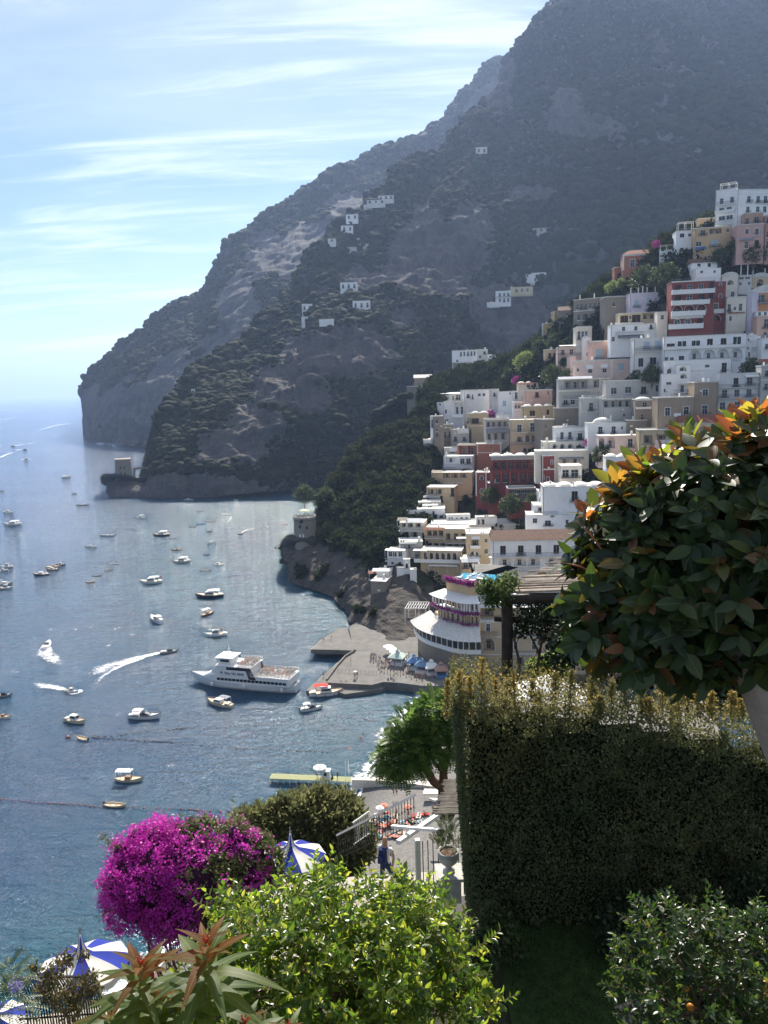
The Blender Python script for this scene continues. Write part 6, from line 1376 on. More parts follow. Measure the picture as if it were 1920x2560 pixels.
    for i in range(crew): person(Vector((c.x, c.y, 0))+Matrix.Rotation(hd, 3, 'Z') @ Vector((-L*.30+L*.5*i/max(1, crew), (-1)**i*B*.12, Hb*(.75 if kind != 'dinghy' else .3))), 'sit' if i % 2 else 'stand', label='person aboard the %s' % label.split(' boat')[0].split(' with')[0], group='people aboard small boats', scl=.9)
    return r
cw, cr, cg, cb = canvas_m, red_m, gcanvas_m, plain('black_canvas', (.04, .04, .045), .8)
BL = [(383, 563, 22, 'launch', 8, 'cream', 'tiny cream boat alone left of the square tower', None, cw), (473, 722, 33, 'rib', 172, 'grey', 'long low grey boat below the square tower rock'),
 (428, 655, 11, 'dinghy', 20, 'dark', 'very small dark dinghy left of the tower rock'), (45, 767, 28, 'cruiser', 175, 'white', 'small white cabin boat near the left edge, topmost', None, None), (72, 838, 50, 'cruiser', 183, 'white', 'long white cabin boat near the left edge with blue stripe', 'blue', cw),
 (8, 640, 12, 'dinghy', 5, 'dark', 'dark dinghy at the left edge of the sea'), (808, 799, 30, 'cruiser', 178, 'white', 'small white cabin boat below the tower headland', None, cw),
 (620, 899, 42, 'rib', 178, 'grey', 'grey inflatable boat with flat profile, mid bay'), (930, 898, 45, 'cruiser', 182, 'navy', 'dark-hulled cruiser with cream canopy, centre of upper bay', 'wood', cw), (985, 915, 25, 'rib', 184, 'grey', 'small grey inflatable right behind the dark-hulled cruiser'),
 (1216, 944, 15, 'launch', 250, 'white', 'small white boat seen stern-on, upper bay'), (523, 967, 29, 'launch', 180, 'grey', 'grey open boat with outboard, left middle bay'), (1018, 981, 30, 'gozzo', 176, 'brown', 'brown wooden boat with short mast, middle bay', 'cream', None, None, None, None, 2.6),
 (1190, 1010, 15, 'dinghy', 3, 'blue', 'tiny blue dinghy right of the brown mast boat'), (1045, 1052, 50, 'cruiser', 184, 'white', 'white cruiser with dark stripe and high cabin, middle bay', 'navy', cw), (1258, 1069, 32, 'launch', 178, 'white', 'white open motorboat at right of middle bay', None, None),
 (1180, 1102, 30, 'dinghy', 182, 'white', 'long white open boat at right of middle bay'), (656, 1064, 27, 'rib', 2, 'grey', 'grey inflatable pointing right, middle bay'), (624, 1100, 22, 'gozzo', 5, 'white', 'small white boat with thin mast, middle bay', None, None, None, None, None, 3.5),
 (554, 1134, 20, 'dinghy', 186, 'grey', 'small grey dinghy, upper of two near each other'), (524, 1168, 22, 'dinghy', 8, 'brown', 'small brown dinghy, lower of two near each other'), (238, 1125, 44, 'launch', 182, 'navy', 'dark launch with low white cabin, left middle bay', 'wood', None),
 (302, 1096, 34, 'launch', 178, 'brown', 'brown launch just behind the dark launch', 'wood', None), (310, 1081, 42, 'gozzo', 5, 'cream', 'cream boat with two masts in the left cluster', 'wood', None, None, None, None, 4.5), (350, 1067, 24, 'launch', 184, 'dark', 'dark boat furthest right in the left cluster'),
 (40, 1080, 34, 'cruiser', 182, 'white', 'white boat with dark canopy at the left edge', None, cb), (18, 1100, 28, 'launch', 184, 'white', 'white launch in front of the canopied one at left edge'), (36, 1203, 36, 'cruiser', 4, 'white', 'white tour boat with long dark canopy at the left edge', None, cb),
 (20, 1183, 50, 'launch', 3, 'grey', 'grey-roofed boat behind the white tour boat at left edge', None, cg),
 (870, 1171, 62, 'cruiser', 182, 'white', 'white cruiser with cream canopy and red flag', 'cream', cw, None, None, None, 0, 2, ('flag', 'fenders')), (1208, 1252, 75, 'cruiser', 183, 'navy', 'large navy-hulled cruiser with wooden rail, right of centre', 'wood', cw, None, None, None, 0, 2, ('tender',)),
 (1196, 1352, 28, 'gozzo', 55, 'wood', 'small wooden boat with white canopy seen from behind', None, cw), (900, 1388, 44, 'speed', 125, 'white', 'white sport cruiser seen from its open stern', 'grey', cw), (1243, 1474, 62, 'cruiser', 186, 'white', 'white launch with dark canopy and many passengers', None, cb, None, None, None, 0, 4),
 (975, 1572, 46, 'speed', 14, 'grey', 'grey speedboat racing right with a long curved wake', None, None, None, None, None, 0, 1), (272, 1538, 22, 'speed', 100, 'white', 'small white boat heading away with a short wake'),
 (1150, 757, 20, 'rib', 178, 'grey', 'faint grey boat in the headland shadow, lower left one'), (1305, 778, 31, 'rib', 2, 'white', 'white inflatable in the headland shadow'), (1212, 814, 26, 'dinghy', 180, 'white', 'pale open boat below the headland, upper of two'), (1160, 832, 26, 'rib', 3, 'blue', 'blue-grey inflatable below the headland'),
 (1107, 850, 19, 'launch', 178, 'white', 'small white boat with tiny cabin, left of the blue-grey inflatable'), (1207, 874, 14, 'dinghy', 4, 'dark', 'dark dinghy under the pale open boat'), (1383, 890, 13, 'dinghy', 190, 'dark', 'dark dinghy on the turquoise water leaving a thin wake'), (1290, 729, 16, 'dinghy', 0, 'white', 'white speck of a boat in the headland shadow'), (1085, 694, 27, 'launch', 182, 'grey', 'grey boat close under the headland rocks'),
 (75, 383, 12, 'speed', 184, 'dark', 'distant dark speedboat, left of two with white wakes'), (142, 402, 13, 'speed', 170, 'dark', 'distant dark speedboat, right of two with white wakes'), (150, 456, 13, 'speed', 110, 'dark', 'distant speedboat heading out, nearest of three with wakes'), (1360, 694, 12, 'gozzo', 170, 'white', 'tiny white sailing boat under the headland', None, None, None, None, None, 8), (1640, 835, 14, 'dinghy', 0, 'white', 'white boat near the round watchtower, right one')]
for r_ in BL:
    r_ = list(r_)+[None]*(14-len(r_)); px, py, Lp, kd, hd, col, lab, st, cn, grp, dk_, _, mast, *rest = r_
    crew = rest[0] if rest and rest[0] else 0; ex = BL_ex = None
    q = [z for z in r_ if isinstance(z, tuple)]
    boat(px, py, Lp, kd, hd, col, lab, st, cn, K='K0', mast=mast or 0, crew=crew or 0, extra=q[0] if q else ())
B8 = [(612, 1128, 42, 'launch', -14, 'grey', 'open grey motorboat full of people, turning right', 'white', None, 3, ()), (30, 1165, 44, 'speed', 14, 'grey', 'grey speedboat half cut off by the left edge', None, None, 0, ()),
      (30, 1345, 46, 'gozzo', -12, 'white', 'white wooden-decked boat cut off by the left edge', 'wood', None, 1, ()), (640, 1380, 66, 'cruiser', -24, 'cream', 'cream cabin cruiser with wooden rail, bow to the right', 'wood', None, 0, ('bowrail',)),
      (1235, 1345, 88, 'speed', -6, 'white', 'sleek white sport cruiser, bow to the right', 'navy', cw, 0, ('bowrail',)), (697, 1525, 41, 'dinghy', 152, 'white', 'small empty white rowing dinghy behind the cream cruiser', None, None, 0, ()),
      (1100, 1880, 80, 'gozzo', -4, 'cream', 'cream wooden boat with square white sunshade and tall dark mast', 'navy', cw, 2, ()), (985, 2095, 62, 'dinghy', -12, 'cream', 'empty cream flat-bottomed boat with outboard, nearest of all', 'cream', None, 0, ())]
for x, y, Lp, kd, hd, col, lab, st, cn, crew, ex in B8: boat(x, y, Lp, kd, hd, col, lab, st, cn, K='K8', mast=3.2 if 'tall dark mast' in lab else 0, crew=crew, extra=ex)
boat(352, 545, 80, 'launch', 152, 'cream', 'cream launch with round bow and dark canopy beside the ferry', 'wood', cg, K='K7', crew=0, extra=('fenders', 'bowrail'))
boat(905, 492, 92, 'cruiser', 4, 'white', 'white cruiser with red canopies moored at the quay tip', 'wood', cr, K='K7', crew=2, extra=('fenders', 'bowrail'))
boat(828, 570, 58, 'speed', 22, 'white', 'white sport boat with dark outboard below the moored cruiser', 'grey', cw, K='K7', crew=1, extra=('outboard', 'bowrail'))
# ------------------------------------------------------------ the ferry
def ferry():
    A, Bq = wpt('K7', 222, 424, 0), wpt('K7', 742, 470, 0); d = A-Bq; L = d.length*1.06; c = (A+Bq)/2; hd = math.atan2(d.y, d.x)
    r = empty('ferry', c, hd, 'large white passenger ferry crowded on its open top decks, lettered side', 'ferry'); B = L*.22; Wm = hull_c['white']
    hull(L, B, 2.3, [Wm, Wm, hull_c['grey']], parent=r, n=20, bowh=1.5, sheer=.25, draft=.8)
    a = B*.47
    MB().box(-L*.46, L*.20, -a, a, 2.2, 4.5).add([(L*.20, -a, 2.2), (L*.38, -a*.45, 2.6), (L*.38, a*.45, 2.6), (L*.20, a, 2.2), (L*.20, -a, 4.5), (L*.27, -a*.6, 4.4), (L*.27, a*.6, 4.4), (L*.20, a, 4.5)], [(0, 1, 5, 4), (1, 2, 6, 5), (2, 3, 7, 6), (4, 5, 6, 7)]).build('lower_cabin', Wm, r)
    dk = plain('ferry_window_band', (.012, .014, .02), .15, .5)
    for s in (-1, 1):
        y0, y1 = sorted((s*a, s*(a+.03))); 
        for i in range(18): x = -L*.44+i*L*.0355; MB().box(x, x+L*.031, y0, y1, 2.75, 3.5).build('window', dk, r)
        b = MB(); yy = s*(a+.035); b.add([(-L*.17, yy, 3.6), (-L*.105, yy, 3.6), (-L*.075, yy, 6.3), (-L*.12, yy, 6.9)], [(0, 1, 2, 3)][::1]); 
        b.build('slanted_dark_panel', dk, r)
        MB().box(-L*.118, L*.17, min(s*(a+.001), s*(a+.04)), max(s*(a+.001), s*(a+.04)), 6.05, 6.9).build('upper_window_band', dk, r)
        MB().box(L*.10, L*.17, *sorted((s*(a+.045), s*(a+.06))), 6.1, 6.85).build('white_panel', Wm, r)
    MB().box(-L*.12, L*.20, -a, a, 4.5, 7.0).add([(L*.20, -a, 4.5), (L*.27, -a*.6, 4.5), (L*.27, a*.6, 4.5), (L*.20, a, 4.5), (L*.20, -a, 7.0), (L*.215, -a*.7, 7.0), (L*.215, a*.7, 7.0), (L*.20, a, 7.0)], [(0, 1, 5, 4), (1, 2, 6, 5), (2, 3, 7, 6), (4, 5, 6, 7)]).build('upper_cabin', Wm, r)
    for z, x0, x1 in ((4.5, -L*.47, -L*.12), (7.0, -L*.14, L*.205)): MB().box(x0, x1, -a-.15, a+.15, z, z+.12).build('deck', Wm, r)
    # wheelhouse
    MB().add([(L*.07, -a*.7, 7.12), (L*.20, -a*.6, 7.12), (L*.20, a*.6, 7.12), (L*.07, a*.7, 7.12), (L*.08, -a*.66, 8.9), (L*.18, -a*.56, 8.9), (L*.18, a*.56, 8.9), (L*.08, a*.66, 8.9)], [(0, 1, 5, 4), (1, 2, 6, 5), (2, 3, 7, 6), (3, 0, 4, 7)]).build('wheelhouse', Wm, r)
    MB().box(L*.05, L*.215, -a*.78, a*.78, 8.9, 9.15).build('wheelhouse_roof', Wm, r)
    for s in (-1, 1): MB().box(L*.09, L*.17, *sorted((s*a*.685, s*a*.70)), 7.9, 8.6).build('wheelhouse_window', dk, r)
    MB().bar((L*.12, 0, 9.15), (L*.12, 0, 12.4), .12).bar((L*.12, -.9, 11), (L*.12, .9, 11), .08).box(L*.11, L*.13, -.5, .5, 10.0, 10.2).build('mast', Wm, r)
    for z, x0, x1 in ((4.62, -L*.47, -L*.12), (7.12, -L*.14, L*.06)):
        for s in (-1, 1):
            q = MB(); y = s*(a+.05); n = int((x1-x0)/1.0)
            for hh in (.45, .75, 1.05): q.bar((x0, y, z+hh), (x1, y, z+hh), .045)
            for i in range(n+1): x = x0+(x1-x0)*i/n; q.box(x-.03, x+.03, y-.03, y+.03, z, z+1.05)
            q.build('deck_rail', Wm, r)
    for x in (L*.24, -L*.06, -L*.4): MB().lathe([(.05, 0), (.42, .2), (.48, .6), (.42, 1.0), (.05, 1.2)], (x, a*1.0+.35, .9), 10).build('round_fender', Wm, r)
    # benches on the open decks
    bm = MB().box(-.2, .2, -a*.85, -.3, .4, .5).box(-.25, -.2, -a*.85, -.3, .5, .95).box(-.2, .2, .3, a*.85, .4, .5).box(-.25, -.2, .3, a*.85, .5, .95).mesh('bench', plain('ferry_bench', (.55, .50, .45)))
    rows = [(-L*.45+i*1.05, 4.62) for i in range(int(L*.31/1.05))]+[(-L*.13+i*1.05, 7.12) for i in range(int(L*.18/1.05))]
    for x, z in rows:
        o = link('bench', bm, r); o.location = (x, 0, z)
        for k in range(8):
            if rnd.random() < .80:
                y = (-a*.82+k*a*.21) if k < 4 else (.45+(k-4)*a*.21); p = c+Matrix.Rotation(hd, 3, 'Z') @ Vector((x, y, z+.42)); person(p, 'sit', rz=hd+math.pi/2+rnd.uniform(-.4, .4), label='passenger sitting on the open deck of the large ferry', group='ferry passengers', scl=.95)
    # lettering
    for s in (-1, 1):
        cu = bpy.data.curves.new('lettering', 'FONT'); cu.body = 'TRA VEL MAR'; cu.size = 1.75; cu.extrude = .02; cu.align_x = 'CENTER'; cu.offset = .03
        to = bpy.data.objects.new('lettering', cu); COL.objects.link(to); dg = bpy.context.evaluated_depsgraph_get(); dg.update(); me = bpy.data.meshes.new_from_object(to.evaluated_get(dg)); bpy.data.objects.remove(to)
        me.materials.clear(); me.materials.append(plain('navy_letter_paint', (.02, .04, .16), .5)); o = link('lettering', me, r)
        sc = (L*.185)/max(.1, me.vertices and (max(v.co.x for v in me.vertices)-min(v.co.x for v in me.vertices))); o.scale = (sc, sc, 1)
        o.rotation_euler = (R(90), 0, 0 if s < 0 else R(180)); o.location = (L*.03, s*(a+.03), 4.62)
        e = MB(); 
        for k in range(6): an = k*math.pi/3; e.bar((0, 0, 0), (.42*math.cos(an), 0, .42*math.sin(an)), .12)
        eo = e.build('emblem', plain('navy_letter_paint', (.02, .04, .16)), r); eo.location = (L*.148 if s > 0 else -L*.085, s*(a+.06), 5.15)
    return r
ferry()
# ------------------------------------------------------------ wakes
def wake(name, pts, label=None):
    P = np.array([list(Z(*KP(K, x, y), 0)) for K, x, y, _ in pts]); Wd = np.array([p[3] for p in pts], float); n = max(8, len(pts)*6)
    C2 = catmull(P, np.linspace(0, len(P)-1, n)); wd = 1.4*np.interp(np.linspace(0, len(P)-1, n), range(len(P)), Wd); t = np.gradient(C2, axis=0); t /= np.linalg.norm(t, axis=1, keepdims=True)+1e-9; nn = np.stack([-t[:, 1], t[:, 0], 0*t[:, 0]], 1)
    rows = [(-1, -.5), (-.6, .5), (0, 1), (.6, .5), (1, -.5)]; fade = np.interp(np.linspace(0, 1, n), [0, .06, .6, 1], [.2, 1, .6, -.35]) if 'patch' not in name else np.interp(np.linspace(0, 1, n), [0, .5, 1], [-.3, .42, -.3])
    G = np.stack([C2+nn*(wd*u)[:, None]+np.array([0, 0, .10+.0008*float(C2[:, 1].mean())]) for u, _ in rows], 1); ed = np.stack([fade*e if e > 0 else fade*0+e for _, e in rows], 1)
    o = link(name, np_mesh(name, G.reshape(-1, 3), grid_faces(n, 5), foam_m, True, {'edge': ed.ravel()})); o['kind'] = 'stuff'
wake('wake_foam', [('K8', 1385, 790, .7), ('K8', 1300, 810, 1.6), ('K8', 1150, 850, 2.6), ('K8', 1000, 890, 3.6), ('K8', 880, 930, 4), ('K8', 780, 980, 4.0), ('K8', 660, 1030, 3), ('K8', 540, 1070, 2)])
wake('wake_foam', [('K8', 1200, 850, .8), ('K8', 1050, 900, 1.0), ('K8', 930, 960, 1.2), ('K8', 850, 1020, 1.4), ('K8', 810, 1100, 1.6), ('K8', 860, 1170, 1.5)])
wake('wake_foam', [('K8', 560, 1110, .9), ('K8', 460, 1090, 1.8), ('K8', 360, 1075, 1.6), ('K8', 290, 1040, 1.5), ('K8', 240, 985, 1.3)])
wake('wake_foam', [('K8', 685, 1110, 1.2), ('K8', 640, 1140, 1.4), ('K8', 560, 1130, 1.2), ('K8', 500, 1130, 1.5)])
wake('wake_foam', [('K8', 400, 735, 1.4), ('K8', 390, 790, 2.4), ('K8', 440, 840, 2.8), ('K8', 500, 900, 2.4), ('K8', 520, 960, 2)]); wake('wake_foam', [('K8', 380, 740, 1), ('K8', 345, 790, 1.5), ('K8', 340, 860, 1.4)])
for pts in ([(370, 575, 1.2), (430, 600, 2.2), (380, 630, 2)], [(560, 610, 1), (640, 600, 1.8), (700, 580, 2)], [(700, 575, 1.4), (780, 570, 2.4), (870, 575, 1.8)], [(930, 570, 1.5), (990, 590, 3), (1030, 600, 1.8)], [(1080, 620, 1), (1150, 660, 1.6)], [(890, 690, 1.5), (950, 705, 2.6), (1020, 715, 1.6)], [(840, 745, 1), (920, 735, 1.8), (980, 730, 1.2)], [(40, 510, 1), (75, 520, 2), (95, 535, 1)], [(1480, 1280, 1), (1530, 1300, 2.2), (1560, 1270, 1.5)], [(940, 1330, 1.4), (1010, 1320, 2), (1085, 1342, 1)], [(830, 1830, .6), (890, 1850, 1.2), (965, 1862, .8)], [(1300, 1750, .8), (1450, 1750, 1.0), (1540, 1780, .9)], [(60, 930, 1), (150, 960, 2), (230, 990, 1.4)], [(0, 1040, 1.5), (40, 1060, 1.2)]):
    wake('foam_patch', [('K8', *p) for p in pts])
for pts in ([(130, 590, 1.2), (150, 570, 1.6), (170, 560, 1.2)], [(240, 600, 1.6), (330, 590, 2.6), (400, 575, 2.6), (440, 560, 1.2)], [(505, 718, .8), (530, 715, 1.2), (545, 712, .8)]): wake('foam_patch', [('K7', *p) for p in pts])
for pts in ([(0, 235, 2), (80, 222, 3), (150, 212, 3), (230, 195, 3)], [(415, 252, 2), (340, 262, 4), (270, 280, 4), (215, 300, 4), (260, 315, 3)], [(0, 180, 3), (70, 168, 4)], [(110, 185, 3), (190, 172, 4)], [(65, 140, 4), (125, 136, 4)], [(360, 124, 4), (400, 121, 4)], [(205, 155, 3), (240, 150, 3)], [(80, 384, 1.5), (130, 376, 3), (145, 370, 2)], [(90, 408, 2), (130, 402, 3.5), (160, 398, 2)], [(0, 450, 2), (60, 425, 3), (120, 408, 2)], [(120, 462, 2), (165, 458, 3.5), (190, 466, 2)], [(160, 372, 2), (220, 362, 2)], [(1388, 886, .3), (1420, 868, .6), (1470, 860, .6), (1530, 858, .3)], [(1335, 790, .3), (1320, 815, .5), (1285, 850, .5)]):
    wake('far_wake', [('K0', *p) for p in pts])
# ------------------------------------------------------------ buoy lines
bm_ = MB().lathe([(.02, -.15), (.2, -.1), (.26, .05), (.2, .2), (.04, .28)], (0, 0, 0), 8).mesh('buoy', plain('red_brown_buoy', (.20, .05, .03), .5)); bm2 = MB().lathe([(.02, -.15), (.2, -.1), (.26, .05), (.2, .2), (.04, .28)], (0, 0, 0), 8).mesh('buoy', hull_c['dark'])
def buoys(label, pts, n, me, sz=1.05):
    P = np.array([list(Z(*KP(K, x, y), 0)) for K, x, y in pts]); C2 = catmull(P, np.linspace(0, len(P)-1, n)); r = empty('buoy_line', C2[0], 0, label, 'buoy line')
    q = MB()
    for i in range(n-1): q.bar(Vector(C2[i]-C2[0])+Vector((0, 0, .02)), Vector(C2[i+1]-C2[0])+Vector((0, 0, .0)), .015)
    q.build('rope', hull_c['dark'], r)
    for p in C2: o = link('buoy', me, r); o.location = p-C2[0]; o.scale = (sz,)*3
buoys('nearest string of small buoys, running across above the bougainvillea', [('K8', 10, 2035), ('K8', 250, 2060), ('K8', 480, 2075), ('K8', 700, 2090), ('K8', 880, 2105), ('K8', 1190, 2110), ('K8', 1600, 2125), ('K7', 260, 1095), ('K7', 430, 1098)], 34, bm_)
buoys('string of dark buoys from the white dinghy towards the beach', [('K8', 790, 1510), ('K8', 900, 1520), ('K8', 1160, 1535), ('K8', 1450, 1550), ('K7', 20, 735), ('K7', 250, 752), ('K7', 450, 768), ('K7', 690, 778), ('K7', 910, 790)], 44, bm2)
buoys('upper string of dark buoys curving from the dinghy to the swimming area', [('K8', 800, 1495), ('K8', 960, 1500), ('K8', 1100, 1480), ('K8', 1300, 1445), ('K8', 1560, 1430), ('K7', 80, 675), ('K7', 180, 668), ('K7', 380, 660), ('K7', 470, 645), ('K7', 740, 612), ('K7', 930, 600), ('K7', 1150, 625), ('K7', 1250, 650)], 40, bm2)
o = link('marker_buoy', bm_); o.location = Z(*KP('K8', 576, 1512), 0); o.scale = (2.2,)*3; tag(o, 'lone orange-brown marker buoy left of the empty white dinghy', 'buoy')
# ------------------------------------------------------------ towers and far houses
def square_tower():
    p = W(311, 1196, 668); s = mpp(311, 1196, 668); r = empty('square_tower', p, R(18), 'square stone watchtower on the tip of the far headland', 'tower'); a, b_, h_ = 22*s, 18*s, 47*s; z0 = -12*s
    q = MB(); holes = [(-.30, .56), (.12, .56), (-.30, .25), (.12, .25)]
    q.add([(-a, -a, z0), (a, -a, z0), (a, a, z0), (-a, a, z0), (-b_, -b_, h_), (b_, -b_, h_), (b_, b_, h_), (-b_, b_, h_)], [(0, 1, 5, 4), (1, 2, 6, 5), (2, 3, 7, 6), (3, 0, 4, 7), (4, 5, 6, 7)]); q.build('wall', WM['ST'], r)
    MB().box(-b_-.5, b_+.5, -b_-.5, b_+.5, h_-2.2, h_-1.6).box(-b_-.3, b_+.3, -b_-.3, b_+.3, h_, h_+.8).build('parapet', WM['ST'], r)
    for u, v in holes:
        y = -(a+(b_-a)*v); x = u*a; MB().box(x-.5, x+.5, y-.35, y+.5, v*h_, v*h_+1.8).build('window', dark_m, r)
    # broken wall with an arch, running to the rock
    q = MB(); n = 8; L = 14
    for i in range(n): a0_, a1_ = math.pi*i/n, math.pi*(i+1)/n; q.add([(a+5-3.4*math.cos(t_), y, 4+3.4*math.sin(t_)) for t_ in (a0_, a1_) for y in (-1, 1)]+[(a+5-3.4*math.cos(t_), y, 9) for t_ in (a0_, a1_) for y in (-1, 1)], [(0, 2, 6, 4), (3, 1, 5, 7), (0, 1, 3, 2), (4, 6, 7, 5)])
    q.box(a, a+1.6, -1, 1, z0, 9).box(a+8.4, a+14, -1, 1, z0, 8.4); q.build('arched_wall', WM['ST'], r)
square_tower()
def round_tower():
    Yt = 354; p = W(764, 1346, Yt); s = mpp(764, 1342, Yt); r = empty('round_tower', p, 0, 'round grey stone watchtower with canopied terrace on the near cliff', 'tower'); ra = 28*s; h_ = 56*s
    MB().lathe([(ra*1.05, -6), (ra*1.0, 0), (ra*.97, h_*.85), (ra*1.03, h_*.9), (ra*1.03, h_), (ra*.9, h_), (ra*.9, h_-.8), (.1, h_-.8)], (0, 0, 0), 28).build('wall', WM['ST'], r, smooth=False)
    for an, z in ((-105, .78), (-97, .80), (-110, .55), (-112, .15), (-95, .15), (-75, .5)):
        x, y = ra*math.cos(R(an)), ra*math.sin(R(an)); o = MB().box(-.35, .35, -.25, .3, 0, 1.4).build('window', dark_m if z > .2 else trim_m, r); o.location = (x, y, z*h_); o.rotation_euler = (0, 0, R(an+90))
    for i in range(12): an = R(-160+i*28); MB().box(-.6, .6, -.15, .15, 0, .6).build('merlon', trim_m, r, loc=(ra*.97*math.cos(an), ra*.97*math.sin(an), h_), rot=(0, 0, an+math.pi/2))
    q = MB(); q.dome(0, 0, 2.4, 2.6, 2.0, .7, 10, 3); q.build('terrace_canopy', plain('yellow_canvas', (.62, .55, .30)), r, loc=(0, 0, h_)); 
    for x in (-2.2, 2.2): MB().box(x-.06, x+.06, -.06, .06, -.8, 2.4).build('canopy_post', trim_m, r, loc=(0, 0, h_))
round_tower()
FARH = [(880, 548, 30, 16, 'W', 'white house on the far mountain terraces, largest there'), (920, 520, 22, 12, 'GW', 'grey-white house at the crest of the terraces'), (940, 508, 46, 12, 'GW', 'long pale house with flat roof at the top of the terraces'), (965, 498, 38, 13, 'GW', 'pale house at the cliff top, rightmost on the terraces'), (830, 605, 20, 12, 'GW', 'small pale house left on the upper terraces'),
        (872, 622, 40, 8, 'G', 'low grey retaining house below the terraces'), (893, 600, 14, 8, 'W', 'tiny white hut in the middle of the terraces'), (905, 612, 60, 6, 'G', 'long grey terrace wall on the mountain'), (868, 578, 30, 18, 'W', 'white cottage with dark windows below the crest'), (872, 722, 42, 20, 'W', 'white villa with arches low on the headland slope'), (904, 770, 44, 22, 'W', 'white villa with wide terrace on the headland spur'), (768, 776, 26, 20, 'W', 'small white house with window left on the slope'), (765, 806, 22, 18, 'W', 'small white house beneath its twin on the slope'), (816, 802, 36, 8, 'W', 'low white wall-like house right of the small pair'),
        (483, 985, 8, 16, 'W', 'tiny white chapel on the wooded headland spur'), (1204, 382, 28, 18, 'GW', 'lone grey ruin high on the mountain flank'), (1360, 578, 56, 12, 'G', 'long pale ruin on the cliff under the mountain')]
for x, y, w_, h_, col, lab in FARH:
    # stand it on the mountain: nearest sampled surface point under that pixel
    X, Yp = projpx(B_v.reshape(-1, 3)); k = np.argmin(np.hypot(X-x, Yp-(y+4))+(B_v.reshape(-1, 3)[:, 1] > 1800)*1e5); Yd = B_v.reshape(-1, 3)[k, 1]-6
    nw = max(1, w_//12); H('P', lab, x-w_/2, x+w_/2, y-h_+4, y+4, col, [('w', y-h_*.55, y-h_*.1, [x-w_/2+w_*(i+.5)/nw for i in range(nw)], 4)] if h_ > 9 else [], 'bare', Y=float(Yd), D=10, ext=4)
h = H('K1', 'white villa with three arches and side terraces above the gorge', 590, 660, 508, 548, 'W', [('A', 512, 524, [615, 633, 647], 10), ('w', 532, 545, [610, 630], 8)], 'bare', Y=surfY(1345, 712)-12, D=10, ext=4, name='villa', cat='villa'); H('K1', '', 566, 600, 516, 540, 'W', [], 'bare', Y=surfY(1345, 712)-14, on=h, ext=4)
h = H('K1', 'long white house with yellow wing on the gorge cliff', 432, 500, 590, 645, 'W', [('w', 600, 615, [450, 470, 488], 8), ('w', 625, 640, [450, 470, 488], 8), ('r', 615, 622, 432, 500, 1)], 'bare', Y=surfY(1255, 758)-10, D=10, ext=4); H('K1', '', 500, 600, 572, 600, 'YL', [('w', 580, 594, [525, 550, 575], 8)], 'bare', Y=surfY(1255, 758)-8, on=h, ext=3); H('K1', '', 392, 450, 640, 652, 'W', [], 'bare', Y=surfY(1255, 758)-14, on=h, ext=3)
# ------------------------------------------------------------ near ground
gz = 76.5
def nearground():
    m = NT('dark_slope'); p = m.pos(); n = m.noise(p, .5, 6, .65); c = m.ramp(n, [(.35, (.03, .028, .018)), (.55, (.05, .055, .025)), (.7, (.09, .08, .05))]); mt = m.out(m.bsdf(c, .95, .1, 0, m.bump(n, .8, .4)))  # dark brown to olive ground, varied by noise
    xs = np.linspace(-60, 95, 150); ys = np.linspace(-25, 150, 150); X, Y = np.meshgrid(xs, ys, indexing='ij')
    az = X/np.maximum(Y, 14); foot = np.interp(az, [-.6, -.35, -.1, 0, .06, .3, 1], [70, 78, 95, 112, 122, 150, 190])
    top = np.interp(Y, [0, 12, 15, 24, 32, 45, 60], [8.5, 8.8, 14.5, 18.5, 24, 35, 48]); t = np.clip((Y-60)/np.maximum(foot-60, 5), 0, 1); zz = np.where(Y < 60, 85-top, (85-48)*(1-t)**1.2-2*t)
    zz = np.where(Y > foot, -3, zz); zz = zz-np.clip(-az-.1, 0, .6)*np.clip(Y, 0, 30)*.45+fbm(np.stack([X.ravel(), Y.ravel(), 0*X.ravel()], 1), 9, 4, 5).reshape(X.shape)*np.clip(Y/20, 0, 1)*1.2
    zz = np.minimum(zz, 85-np.maximum(Y, 0)*np.interp(az, [-.5, -.2, 0, .08, .3], [.86, .80, .70, .66, .60])-.2*np.clip(Y/30, 0, 1)-1.5*(Y < 12))
    zz = np.where(((Y < 13.2) & (X > 1.6)) | ((Y < 7.4) & (X > -1.2)), np.minimum(gz-.06, 76.44), zz); zz = np.maximum(zz, -3)
    o = link('hillside', np_mesh('hillside', np.stack([X, Y, zz], -1).reshape(-1, 3), grid_faces(150, 150), mt)); o['kind'] = 'structure'
nearground()
gm = NT('lawn_soil'); gmm = gm.out(gm.bsdf(gm.ramp(gm.noise(gm.pos(), 6, 4), [(.35, (.02, .035, .01)), (.65, (.035, .06, .018))]), .95, .1))
o = MB().quad((-1.0, 3.5, gz), (12, 3.5, gz), (12, 7.6, gz), (-1.0, 7.6, gz)).quad((1.5, 7.6, gz), (12, 7.6, gz), (12, 13.0, gz), (1.5, 13.0, gz)).build('lawn', gmm); o['kind'] = 'structure'
grass_m = leaf_mat('grass_blades', [(0, (.02, .045, .010)), (1, (.05, .09, .02))], trans=.3)
n = 26000; p = np.stack([nr.uniform(1.6, 6.5, n), nr.uniform(7.5, 12.4, n), np.full(n, gz)], 1); d = np.array([0, 0, 1])+nr.normal(0, .35, (n, 3))
o = link('grass', leaf_cards(p, rdir(n), d, nr.uniform(.03, .07, n), LEAF4*np.array([.35, 1, 1]), LEAF4F, nr.random(n), 'grass', grass_m)); o['kind'] = 'stuff'
